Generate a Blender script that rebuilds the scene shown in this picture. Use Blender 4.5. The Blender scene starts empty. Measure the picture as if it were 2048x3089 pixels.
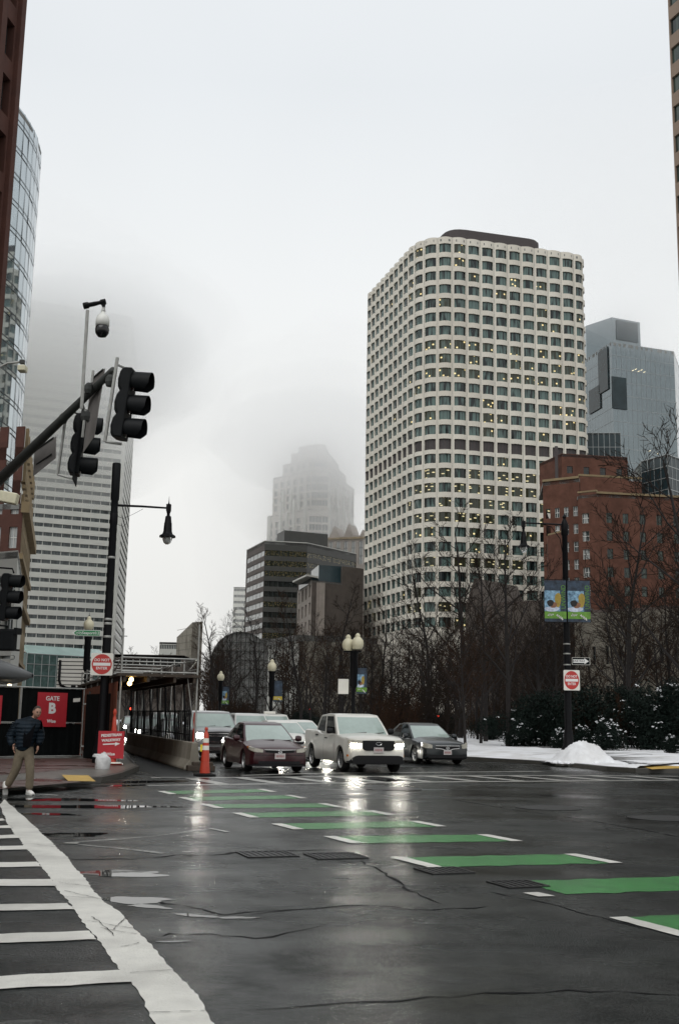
import bpy, bmesh, math, random
from mathutils import Vector, Matrix
R_ = math.radians
rng = random.Random(7)
SC = bpy.context.scene
COL = SC.collection
# ---------------------------------------------------------------- camera
CAM_H = 1.6; FPX = 3372.0; PITCH = 0.18199; ROLL = 0.018
cam_d = bpy.data.cameras.new('camera'); cam = bpy.data.objects.new('camera', cam_d); COL.objects.link(cam)
cam_d.sensor_fit = 'VERTICAL'; cam_d.sensor_height = 36.0; cam_d.sensor_width = 24.0
cam_d.lens = 36.0 * FPX / 3089.0; cam_d.clip_start = 0.1; cam_d.clip_end = 6000
_f = Vector((0, math.cos(PITCH), math.sin(PITCH))); _u = Vector((0, -math.sin(PITCH), math.cos(PITCH))); _r = Vector((1, 0, 0))
_x = _r * math.cos(ROLL) + _u * math.sin(ROLL); _y = -_r * math.sin(ROLL) + _u * math.cos(ROLL)
_m = Matrix((_x, _y, -_f)).transposed().to_4x4(); _m.translation = (0, 0, CAM_H); cam.matrix_world = _m
SC.camera = cam
# ---------------------------------------------------------------- sky: low stratus over a hazy nishita sky
W = bpy.data.worlds.new('World'); SC.world = W; W.use_nodes = True
nt = W.node_tree; N = nt.nodes; L = nt.links
bg = N['Background']; bg.inputs['Strength'].default_value = 0.1
SUN_EL, SUN_AZ = R_(52), R_(200)
sky = N.new('ShaderNodeTexSky'); sky.sky_type = 'NISHITA'; sky.sun_disc = False
sky.sun_elevation = SUN_EL; sky.sun_rotation = SUN_AZ; sky.dust_density = 4
hs = N.new('ShaderNodeHueSaturation'); hs.inputs['Saturation'].default_value = 0.25; L.new(sky.outputs[0], hs.inputs['Color'])
tc = N.new('ShaderNodeTexCoord'); sx = N.new('ShaderNodeSeparateXYZ'); L.new(tc.outputs['Generated'], sx.inputs[0])
cr = N.new('ShaderNodeValToRGB'); L.new(sx.outputs['Z'], cr.inputs[0])
e = cr.color_ramp.elements
e[0].position = 0.0; e[0].color = (0.86, 0.855, 0.825, 1)
e[1].position = 0.75; e[1].color = (0.92, 0.95, 0.98, 1)
for p_, c_ in ((0.22, (0.94, 0.945, 0.925, 1)), (0.36, (0.90, 0.92, 0.925, 1)), (0.52, (0.82, 0.855, 0.885, 1))):
    k = e.new(p_); k.color = c_
ns = N.new('ShaderNodeTexNoise'); ns.inputs['Scale'].default_value = 1.6; ns.inputs['Detail'].default_value = 3; L.new(tc.outputs['Generated'], ns.inputs['Vector'])
mr = N.new('ShaderNodeMapRange'); mr.inputs[1].default_value = 0.3; mr.inputs[2].default_value = 0.7; mr.inputs[3].default_value = 9.4; mr.inputs[4].default_value = 10.4
L.new(ns.outputs[0], mr.inputs[0])
vm = N.new('ShaderNodeVectorMath'); vm.operation = 'SCALE'; L.new(cr.outputs[0], vm.inputs[0]); L.new(mr.outputs[0], vm.inputs['Scale'])
mx = N.new('ShaderNodeMixRGB'); mx.inputs[0].default_value = 0.94; L.new(hs.outputs[0], mx.inputs[1]); L.new(vm.outputs[0], mx.inputs[2])
L.new(mx.outputs[0], bg.inputs['Color'])
sl = bpy.data.lights.new('sun', 'SUN'); sl.energy = 1.1; sl.angle = R_(50); sl.color = (1, 0.985, 0.95)
sun = bpy.data.objects.new('sun', sl); COL.objects.link(sun)
sun.rotation_euler = Vector((math.sin(SUN_AZ) * math.cos(SUN_EL), math.cos(SUN_AZ) * math.cos(SUN_EL), math.sin(SUN_EL))).to_track_quat('Z', 'Y').to_euler()
SC.view_settings.view_transform = 'Standard'; SC.view_settings.look = 'None'; SC.view_settings.exposure = 0.0; SC.view_settings.gamma = 1.0
SC.view_settings.use_curve_mapping = False
SC.render.engine = 'CYCLES'
cy = SC.cycles
cy.max_bounces = 15; cy.diffuse_bounces = 2; cy.glossy_bounces = 3; cy.transmission_bounces = 3; cy.volume_bounces = 14; cy.transparent_max_bounces = 8
cy.sample_clamp_indirect = 12.0; cy.caustics_reflective = False; cy.caustics_refractive = False; cy.use_denoising = True

# ---------------------------------------------------------------- survey: sightings in the photograph at 1568 px width -> metres
_PK = 2048.0 / 1568.0
def _ray(x, y):
    a = (x * _PK - 1024.0) / FPX; b = (1544.5 - y * _PK) / FPX; c, s = math.cos(ROLL), math.sin(ROLL)
    a, b = a * c - b * s, a * s + b * c
    return a, math.cos(PITCH) - math.sin(PITCH) * b, math.sin(PITCH) + math.cos(PITCH) * b
def gp(x, y, z=0.0):
    d = _ray(x, y); t = (z - CAM_H) / d[2]; return (t * d[0], t * d[1])
def at(x, y, Y):
    d = _ray(x, y); t = Y / d[1]; return Vector((t * d[0], Y, CAM_H + t * d[2]))

# ---------------------------------------------------------------- mesh helpers
def link(o, parent=None, label=None, cat=None, group=None, kind=None):
    COL.objects.link(o)
    if parent is not None: o.parent = parent
    if label: o['label'] = label
    if cat: o['category'] = cat
    if group: o['group'] = group
    if kind: o['kind'] = kind
    return o
def thing(name, label, cat, loc=(0, 0, 0), rz=0.0, group=None, kind=None):
    o = bpy.data.objects.new(name, None); o.empty_display_size = 0.2
    o.location = loc; o.rotation_euler = (0, 0, rz)
    return link(o, None, label, cat, group, kind)
class MB:
    def __init__(s): s.v = []; s.f = []; s.m = []; s.uv = {}
    def add(s, vs, fs, mi=0):
        b = len(s.v); s.v.extend([tuple(p) for p in vs])
        for f in fs: s.f.append(tuple(i + b for i in f)); s.m.append(mi)
        return s
    def quad(s, a, b, c, d, mi=0, uv=None):
        if uv is not None: s.uv[len(s.f)] = uv
        return s.add([a, b, c, d], [(0, 1, 2, 3)], mi)
    def box(s, x0, x1, y0, y1, z0, z1, mi=0, M=None):
        vs = [Vector((x, y, z)) for z in (z0, z1) for x, y in ((x0, y0), (x1, y0), (x1, y1), (x0, y1))]
        if M is not None: vs = [M @ p for p in vs]
        return s.add(vs, [(0, 3, 2, 1), (4, 5, 6, 7), (0, 1, 5, 4), (1, 2, 6, 5), (2, 3, 7, 6), (3, 0, 4, 7)], mi)
    def cbox(s, c, d, mi=0, M=None):
        return s.box(c[0] - d[0] / 2, c[0] + d[0] / 2, c[1] - d[1] / 2, c[1] + d[1] / 2, c[2] - d[2] / 2, c[2] + d[2] / 2, mi, M)
    def prism(s, poly, z0, z1, mi=0, cap=True, zt=None):
        n = len(poly); a = sum(poly[i][0] * poly[(i + 1) % n][1] - poly[(i + 1) % n][0] * poly[i][1] for i in range(n))
        if a < 0: poly = list(reversed(poly)); zt = list(reversed(zt)) if zt else None
        top = [(p[0], p[1], zt[i] if zt else z1) for i, p in enumerate(poly)]
        fs = [(i, (i + 1) % n, n + (i + 1) % n, n + i) for i in range(n)]
        if cap: fs += [tuple(range(n - 1, -1, -1)), tuple(range(n, 2 * n))]
        return s.add([(p[0], p[1], z0) for p in poly] + top, fs, mi)
    def tube(s, pts, rad, n=8, mi=0, cap=True):
        pts = [Vector(p) for p in pts]
        if not isinstance(rad, (list, tuple)): rad = [rad] * len(pts)
        b = len(s.v); t0 = (pts[1] - pts[0]).normalized(); ref = Vector((0, 0, 1)) if abs(t0.z) < 0.9 else Vector((1, 0, 0))
        k = len(pts)
        for i, p in enumerate(pts):
            t = (pts[min(i + 1, k - 1)] - pts[max(i - 1, 0)]).normalized()
            a = t.cross(ref)
            if a.length < 1e-4: a = t.cross(Vector((0.3, 1, 0.2)))
            a.normalize(); c = t.cross(a)
            for j in range(n):
                q = 2 * math.pi * j / n
                s.v.append(tuple(p + (a * math.cos(q) + c * math.sin(q)) * rad[i]))
        for i in range(k - 1):
            for j in range(n):
                s.f.append((b + i * n + j, b + i * n + (j + 1) % n, b + (i + 1) * n + (j + 1) % n, b + (i + 1) * n + j)); s.m.append(mi)
        if cap:
            s.f.append(tuple(b + j for j in range(n - 1, -1, -1))); s.m.append(mi)
            s.f.append(tuple(b + (k - 1) * n + j for j in range(n))); s.m.append(mi)
        return s
    def lathe(s, prof, c=(0, 0, 0), n=16, mi=0, M=None):
        b = len(s.v)
        for r, z in prof:
            for j in range(n):
                q = 2 * math.pi * j / n; p = Vector((c[0] + r * math.cos(q), c[1] + r * math.sin(q), c[2] + z))
                s.v.append(tuple(M @ p if M is not None else p))
        for i in range(len(prof) - 1):
            for j in range(n):
                s.f.append((b + i * n + j, b + i * n + (j + 1) % n, b + (i + 1) * n + (j + 1) % n, b + (i + 1) * n + j)); s.m.append(mi)
        return s
    def mesh(s, name, mats, smooth=False, org=(0, 0, 0)):
        me = bpy.data.meshes.new(name)
        ox, oy, oz = org
        me.from_pydata([(x - ox, y - oy, z - oz) for x, y, z in s.v] if any(org) else s.v, [], s.f)
        mats = mats if isinstance(mats, (list, tuple)) else [mats]
        for m in mats: me.materials.append(m)
        if len(mats) > 1: me.polygons.foreach_set('material_index', s.m)
        if smooth: me.polygons.foreach_set('use_smooth', [True] * len(s.f))
        if s.uv:
            u = me.uv_layers.new(name='UVMap').data
            for fi, q in s.uv.items():
                ls = me.polygons[fi].loop_start
                for k, t in enumerate(q): u[ls + k].uv = t
        me.update(); return me
    def build(s, name, mats, parent=None, smooth=False, org=None, loc=None, label=None, cat=None, group=None, kind=None, autosm=None):
        if org is None: org = tuple(parent.location) if (parent is not None and getattr(parent, 'type', '') == 'EMPTY' and s.world(parent)) else (0, 0, 0)
        o = bpy.data.objects.new(name, s.mesh(name, mats, smooth, org))
        if loc is not None: o.location = loc
        if autosm: 
            md = o.modifiers.new('es', 'EDGE_SPLIT'); md.split_angle = R_(autosm)
            o.data.polygons.foreach_set('use_smooth', [True] * len(o.data.polygons))
        return link(o, parent, label, cat, group, kind)
    def world(s, p): return p.get('_w', 0) == 1
def wthing(name, label, cat, loc, group=None, kind=None):      # empty whose parts are given in world metres
    o = thing(name, label, cat, loc, 0, group, kind); o['_w'] = 1; return o
def bevel(o, w=0.02, seg=2):
    md = o.modifiers.new('bv', 'BEVEL'); md.width = w; md.segments = seg; md.limit_method = 'ANGLE'; md.angle_limit = R_(35); return o
def copy_tree(o, parent=None):
    c = o.copy(); COL.objects.link(c)
    if parent is not None: c.parent = parent
    for ch in [x for x in CH.get(o.name, [])]: copy_tree(ch, c)
    return c
CH = {}
def index_children():
    CH.clear()
    for o in COL.objects:
        if o.parent is not None: CH.setdefault(o.parent.name, []).append(o)
def text_mesh(txt, size, ext=0.002, font_scale=(1, 1), bold=0.0):
    cu = bpy.data.curves.new('t', 'FONT'); cu.body = txt; cu.size = size; cu.extrude = ext; cu.align_x = 'CENTER'; cu.align_y = 'CENTER'; cu.offset = bold
    cu.resolution_u = 3
    o = bpy.data.objects.new('t', cu); COL.objects.link(o)
    dg = bpy.context.evaluated_depsgraph_get(); me = bpy.data.meshes.new_from_object(o.evaluated_get(dg))
    bpy.data.objects.remove(o); bpy.data.curves.remove(cu)
    for v in me.vertices: v.co = (v.co.x * font_scale[0], v.co.y * font_scale[1], v.co.z)
    return me
def text(txt, size, m, parent, loc, rot=(R_(90), 0, 0), fs=(1, 1), bold=0.0, name='lettering'):
    me = text_mesh(txt, size, 0.002, fs, bold); me.materials.clear(); me.materials.append(m)
    o = bpy.data.objects.new(name, me); o.location = loc; o.rotation_euler = rot
    return link(o, parent)

# ---------------------------------------------------------------- materials
MAT = {}
def mat(name, col, rough=0.6, metal=0.0, var=0.12, scale=3.0, bump=0.0, bscale=40.0, col2=None, spec=0.5, coat=0.0, emit=None, es=0.0, alpha=None, trans=0.0, dirt=None, coord='Object', detail=4.0):
    m = bpy.data.materials.new(name); m.use_nodes = True; t = m.node_tree; b = t.nodes['Principled BSDF']; l = t.links
    b.inputs['Roughness'].default_value = rough; b.inputs['Metallic'].default_value = metal; b.inputs['Specular IOR Level'].default_value = spec
    b.inputs['Coat Weight'].default_value = coat; b.inputs['Coat Roughness'].default_value = 0.06
    if emit: b.inputs['Emission Color'].default_value = (*emit, 1); b.inputs['Emission Strength'].default_value = es
    if trans: b.inputs['Transmission Weight'].default_value = trans
    if alpha is not None: b.inputs['Alpha'].default_value = alpha
    c = t.nodes.new('ShaderNodeTexCoord')
    if var > 0 or col2:
        n = t.nodes.new('ShaderNodeTexNoise'); n.inputs['Scale'].default_value = scale; n.inputs['Detail'].default_value = detail; n.inputs['Roughness'].default_value = 0.65
        l.new(c.outputs[coord], n.inputs['Vector'])
        r = t.nodes.new('ShaderNodeValToRGB'); l.new(n.outputs[0], r.inputs[0])
        a0 = tuple(max(0, x * (1 - var)) for x in col); a1 = tuple(min(1, x * (1 + var)) for x in (col2 or col))
        r.color_ramp.elements[0].position = 0.3; r.color_ramp.elements[1].position = 0.7
        r.color_ramp.elements[0].color = (*a0, 1); r.color_ramp.elements[1].color = (*a1, 1)
        out = r.outputs[0]
        if dirt:
            n2 = t.nodes.new('ShaderNodeTexNoise'); n2.inputs['Scale'].default_value = scale * 0.27; n2.inputs['Detail'].default_value = 6
            mp = t.nodes.new('ShaderNodeMapping'); mp.inputs['Scale'].default_value = (1, 1, 0.3); l.new(c.outputs[coord], mp.inputs[0]); l.new(mp.outputs[0], n2.inputs['Vector'])
            r2 = t.nodes.new('ShaderNodeValToRGB'); l.new(n2.outputs[0], r2.inputs[0]); r2.color_ramp.elements[0].position = 0.45; r2.color_ramp.elements[1].position = 0.72
            r2.color_ramp.elements[0].color = (0, 0, 0, 1); r2.color_ramp.elements[1].color = (0.7, 0.7, 0.7, 1)
            mm = t.nodes.new('ShaderNodeMixRGB'); l.new(r2.outputs[0], mm.inputs[0]); l.new(out, mm.inputs[1]); mm.inputs[2].default_value = (*dirt, 1); out = mm.outputs[0]
        l.new(out, b.inputs['Base Color'])
    else: b.inputs['Base Color'].default_value = (*col, 1)
    if bump > 0:
        n3 = t.nodes.new('ShaderNodeTexNoise'); n3.inputs['Scale'].default_value = bscale; n3.inputs['Detail'].default_value = 4; l.new(c.outputs[coord], n3.inputs['Vector'])
        bp = t.nodes.new('ShaderNodeBump'); bp.inputs['Strength'].default_value = bump; bp.inputs['Distance'].default_value = 0.02
        l.new(n3.outputs[0], bp.inputs['Height']); l.new(bp.outputs[0], b.inputs['Normal'])
    MAT[name] = m; return m
def M(n): return MAT[n]
def pane_mat(name, dark, blind, blind_sky_p=0.5, lit=0.0, rough=0.06, emis=2.2, streak=False, spec=0.5, warm=(1.0, 0.78, 0.36)):
    # office glazing: UV cell = one window; darker room, drawn blinds or painted sky reflection, ceiling lamps of the lit rooms
    m = bpy.data.materials.new(name); m.use_nodes = True; t = m.node_tree; b = t.nodes['Principled BSDF']; l = t.links; nd = t.nodes.new
    b.inputs['Roughness'].default_value = rough; b.inputs['Specular IOR Level'].default_value = spec
    uv = nd('ShaderNodeUVMap'); fl = nd('ShaderNodeVectorMath'); fl.operation = 'FLOOR'; l.new(uv.outputs[0], fl.inputs[0])
    fr = nd('ShaderNodeVectorMath'); fr.operation = 'FRACTION'; l.new(uv.outputs[0], fr.inputs[0])
    wn = nd('ShaderNodeTexWhiteNoise'); wn.noise_dimensions = '2D'; l.new(fl.outputs[0], wn.inputs['Vector'])
    ad = nd('ShaderNodeVectorMath'); ad.operation = 'MULTIPLY_ADD'; l.new(wn.outputs['Color'], ad.inputs[0]); ad.inputs[1].default_value = (50, 50, 50); 
    sc = nd('ShaderNodeVectorMath'); sc.operation = 'MULTIPLY'; l.new(fr.outputs[0], sc.inputs[0]); sc.inputs[1].default_value = (3.0, 0.25, 0)
    l.new(sc.outputs[0], ad.inputs[2])
    nz = nd('ShaderNodeTexNoise'); nz.inputs['Scale'].default_value = 1.3; nz.inputs['Detail'].default_value = 1.5; l.new(ad.outputs[0], nz.inputs['Vector'])
    rp = nd('ShaderNodeValToRGB'); l.new(nz.outputs[0], rp.inputs[0]); q = 0.72 - 0.44 * blind_sky_p
    rp.color_ramp.elements[0].position = q - 0.06; rp.color_ramp.elements[1].position = q + 0.06
    rp.color_ramp.elements[0].color = (*dark, 1); rp.color_ramp.elements[1].color = (*blind, 1)
    l.new(rp.outputs[0], b.inputs['Base Color'])
    if lit > 0:
        mp = nd('ShaderNodeMapping'); l.new(ad.outputs[0], mp.inputs[0])
        s2 = nd('ShaderNodeVectorMath'); s2.operation = 'MULTIPLY'; l.new(fr.outputs[0], s2.inputs[0]); s2.inputs[1].default_value = (1.45, 1.3, 0)
        a2 = nd('ShaderNodeVectorMath'); a2.operation = 'ADD'; l.new(s2.outputs[0], a2.inputs[0])
        m2 = nd('ShaderNodeVectorMath'); m2.operation = 'SCALE'; l.new(wn.outputs['Color'], m2.inputs[0]); m2.inputs['Scale'].default_value = 37.0; l.new(m2.outputs[0], a2.inputs[1])
        if streak:
            mp2 = nd('ShaderNodeMapping'); mp2.inputs['Rotation'].default_value = (0, 0, R_(-20)); mp2.inputs['Scale'].default_value = (0.75, 2.0, 1); l.new(a2.outputs[0], mp2.inputs[0]); src = mp2.outputs[0]
        else: src = a2.outputs[0]
        vo = nd('ShaderNodeTexVoronoi'); vo.voronoi_dimensions = '2D'; vo.inputs['Scale'].default_value = 1.0; vo.inputs['Randomness'].default_value = 0.8; l.new(src, vo.inputs['Vector'])
        r3 = nd('ShaderNodeValToRGB'); l.new(vo.outputs['Distance'], r3.inputs[0]); r3.color_ramp.elements[0].position = 0.07 + lit * 0.1; r3.color_ramp.elements[1].position = 0.13 + lit * 0.12
        r3.color_ramp.elements[0].color = (*warm, 1); r3.color_ramp.elements[1].color = (0.012, 0.012, 0.005, 1)
        l.new(r3.outputs[0], b.inputs['Emission Color']); b.inputs['Emission Strength'].default_value = emis
    MAT[name] = m; return m
mat('stone_cream', (0.69, 0.655, 0.575), 0.8, var=0.07, scale=0.25, dirt=(0.58, 0.53, 0.45))
mat('alu_white', (0.60, 0.60, 0.55), 0.5, var=0.05, scale=0.2)
mat('brick_red', (0.115, 0.053, 0.037), 0.88, var=0.2, scale=0.6, col2=(0.135, 0.063, 0.045), dirt=(0.078, 0.038, 0.028), spec=0.2)
mat('brick_dark', (0.085, 0.032, 0.022), 0.85, var=0.2, scale=0.8)
mat('brick_brown', (0.078, 0.064, 0.054), 0.85, var=0.2, scale=0.5)
mat('stone_pink', (0.28, 0.245, 0.215), 0.8, var=0.15, scale=0.4)
mat('stone_grey', (0.13, 0.118, 0.095), 0.85, var=0.25, scale=0.8)
mat('stone_tan', (0.24, 0.18, 0.10), 0.85, var=0.2, scale=0.7)
mat('concrete', (0.26, 0.24, 0.20), 0.8, var=0.2, scale=2.0, dirt=(0.09, 0.075, 0.05))
mat('concrete_pale', (0.52, 0.52, 0.48), 0.8, var=0.08, scale=0.3)
mat('panel_dark', (0.055, 0.055, 0.05), 0.45, var=0.1, scale=0.3)
mat('panel_brown', (0.075, 0.055, 0.047), 0.5, var=0.1, scale=0.3)
mat('roof_dark', (0.06, 0.05, 0.05), 0.7, var=0.15)
mat('roof_grey', (0.2, 0.2, 0.19), 0.8, var=0.2, scale=0.3)
mat('tower_stone', (0.50, 0.47, 0.43), 0.8, var=0.06, scale=0.1)
mat('tower_glass', (0.10, 0.12, 0.125), 0.12, var=0.2, scale=0.08)
mat('band_stone', (0.27, 0.20, 0.15), 0.8, var=0.1, scale=0.3)
mat('mullion', (0.35, 0.37, 0.37), 0.4, metal=0.6, var=0.05)
mat('mullion_dark', (0.05, 0.06, 0.06), 0.4, metal=0.3, var=0.05)
mat('glass_blue', (0.42, 0.48, 0.51), 0.03, var=0.08, scale=0.15, spec=1.0, metal=0.85)
mat('glass_teal', (0.07, 0.115, 0.108), 0.12, var=0.4, scale=0.6, spec=0.5)
mat('glass_sheet', (0.20, 0.235, 0.25), 0.05, var=0.10, scale=0.05, metal=0.75)
mat('glass_darkbay', (0.025, 0.042, 0.048), 0.10, var=0.3, scale=0.2, spec=0.3)
mat('white_frame', (0.7, 0.7, 0.66), 0.6, var=0.05)
mat('asphalt_far', (0.05, 0.05, 0.05), 0.35, var=0.2, scale=0.3)
mat('black_paint', (0.006, 0.006, 0.007), 0.5, var=0.2, scale=8, spec=0.12)
mat('black_matte', (0.006, 0.007, 0.008), 0.8, var=0.25, scale=5, spec=0.15)
mat('signal_black', (0.008, 0.009, 0.010), 0.48, var=0.2, scale=9, spec=0.12)
mat('steel', (0.42, 0.42, 0.40), 0.42, metal=0.75, var=0.15, scale=8)
mat('steel_dark', (0.05, 0.053, 0.05), 0.55, metal=0.2, spec=0.3, var=0.2, scale=4)
mat('galvanised', (0.36, 0.36, 0.34), 0.5, metal=0.6, var=0.2, scale=10)
mat('sign_back', (0.20, 0.19, 0.18), 0.55, metal=0.2, var=0.15, scale=3)
mat('sign_white', (0.72, 0.70, 0.64), 0.5, var=0.05)
mat('sign_red', (0.46, 0.035, 0.03), 0.5, var=0.08)
mat('banner_red', (0.42, 0.018, 0.028), 0.6, var=0.1, scale=2)
mat('sign_green', (0.02, 0.20, 0.075), 0.5, var=0.05)
mat('letter_white', (0.75, 0.74, 0.72), 0.6, var=0.0)
mat('lamp_milk', (0.62, 0.58, 0.42), 0.4, var=0.1, scale=6)
mat('lamp_glass', (0.6, 0.62, 0.6), 0.08, var=0, trans=0.6)
mat('camera_white', (0.7, 0.7, 0.66), 0.4, var=0.03)
mat('lens_black', (0.006, 0.006, 0.007), 0.06, var=0)
mat('signal_lens', (0.03, 0.01, 0.01), 0.15, var=0)
mat('plywood', (0.12, 0.030, 0.010), 0.75, var=0.3, scale=1.5)
mat('timber', (0.045, 0.032, 0.022), 0.8, var=0.3, scale=4)
mat('orange_plastic', (0.46, 0.045, 0.02), 0.45, var=0.1, scale=4)
mat('yellow_tag', (0.75, 0.6, 0.02), 0.5, var=0.05)
mat('reflective_white', (0.72, 0.70, 0.62), 0.4, var=0.1)
mat('rubber', (0.007, 0.007, 0.007), 0.8, var=0.2, scale=12, spec=0.2)
mat('bulb_warm', (1, 0.8, 0.4), 0.4, var=0, emit=(1.0, 0.62, 0.20), es=16)
mat('bag_white', (0.55, 0.55, 0.55), 0.5, var=0.15, scale=9, bump=0.6, bscale=14)
mat('snow', (0.78, 0.79, 0.81), 0.75, var=0.08, scale=2.2, bump=0.9, bscale=9, dirt=(0.44, 0.42, 0.39))
mat('snow_clean', (0.80, 0.81, 0.83), 0.7, var=0.04, scale=2)
mat('bark', (0.013, 0.010, 0.009), 0.9, var=0.3, scale=6, bump=0.4, bscale=20)
mat('twig', (0.021, 0.0155, 0.012), 0.9, spec=0.1, var=0.25, scale=1.5)
mat('twig_rust', (0.033, 0.018, 0.011), 0.9, spec=0.1, var=0.25, scale=1.5)
mat('leaf_evergreen', (0.005, 0.011, 0.008), 0.7, var=0.4, scale=3, spec=0.15)
mat('leaf_rust', (0.055, 0.028, 0.012), 0.8, var=0.3, scale=3)
mat('kerb_stone', (0.055, 0.052, 0.045), 0.45, var=0.3, scale=3)
mat('paint_white', (0.62, 0.61, 0.56), 0.42, var=0.10, scale=5, dirt=(0.38, 0.37, 0.34), bump=0.5, bscale=60)
mat('paint_old', (0.20, 0.20, 0.185), 0.4, var=0.35, scale=4)
mat('paint_faded', (0.34, 0.335, 0.31), 0.35, var=0.30, scale=3)
mat('paint_green', (0.032, 0.20, 0.042), 0.26, var=0.22, scale=3.5, bump=0.5, bscale=70, dirt=(0.03, 0.13, 0.04))
mat('paint_yellow', (0.52, 0.33, 0.06), 0.5, var=0.2, scale=5)
mat('iron', (0.018, 0.018, 0.018), 0.45, metal=0.4, var=0.3, scale=12)
mat('tar', (0.005, 0.005, 0.0055), 0.65, var=0.2, scale=6, spec=0.08)
mat('asphalt_patch', (0.014, 0.0155, 0.0155), 0.4, var=0.3, scale=5, bump=0.5, bscale=60, spec=0.18)
mat('canopy_grey', (0.075, 0.078, 0.078), 0.5, var=0.1)
mat('hoarding', (0.005, 0.006, 0.006), 0.9, var=0.3, scale=2, spec=0.08)
pane_mat('pane_key', (0.005, 0.011, 0.012), (0.105, 0.165, 0.152), 0.58)
pane_mat('pane_key_lit', (0.010, 0.014, 0.012), (0.085, 0.13, 0.12), 0.45, lit=0.12, emis=1.3)
pane_mat('pane_key_tube', (0.012, 0.016, 0.011), (0.050, 0.075, 0.065), 0.30, lit=0.35, emis=1.0, streak=True, warm=(1, 0.86, 0.48))
pane_mat('pane_strip', (0.030, 0.040, 0.042), (0.085, 0.10, 0.10), 0.45)
pane_mat('pane_dark', (0.008, 0.010, 0.010), (0.025, 0.028, 0.026), 0.45)
pane_mat('pane_dark_lit', (0.010, 0.012, 0.011), (0.025, 0.028, 0.026), 0.4, lit=0.0001, emis=0.45, streak=True, warm=(1.0, 0.78, 0.36))
pane_mat('pane_sky', (0.30, 0.32, 0.32), (0.36, 0.37, 0.36), 0.5, rough=0.1, spec=1.0)  # pale sky reflection painted into the pane colour
pane_mat('pane_sash', (0.03, 0.04, 0.04), (0.42, 0.43, 0.42), 0.5, rough=0.1)  # the pale halves are reflected sky put into the colour
pane_mat('pane_green', (0.012, 0.022, 0.020), (0.05, 0.075, 0.06), 0.5)
def wear(name, col, thr, scale):
    m = MAT[name]; t = m.node_tree; b = t.nodes['Principled BSDF']; l = t.links; src = b.inputs['Base Color'].links[0].from_socket; c = t.nodes.new('ShaderNodeTexCoord')
    n = t.nodes.new('ShaderNodeTexNoise'); n.inputs['Scale'].default_value = scale; n.inputs['Detail'].default_value = 8; n.inputs['Roughness'].default_value = 0.75; l.new(c.outputs['Object'], n.inputs['Vector'])
    r = t.nodes.new('ShaderNodeValToRGB'); r.color_ramp.elements[0].position = thr; r.color_ramp.elements[1].position = thr + 0.05; l.new(n.outputs[0], r.inputs[0])
    x = t.nodes.new('ShaderNodeMixRGB'); l.new(r.outputs[0], x.inputs[0]); l.new(src, x.inputs[1]); x.inputs[2].default_value = (*col, 1); l.new(x.outputs[0], b.inputs['Base Color'])
wear('paint_green', (0.014, 0.02, 0.016), 0.66, 5.0); wear('paint_white', (0.07, 0.07, 0.066), 0.69, 6.0); wear('paint_faded', (0.06, 0.06, 0.058), 0.58, 7.0); wear('paint_old', (0.03, 0.03, 0.03), 0.5, 9.0)
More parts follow.
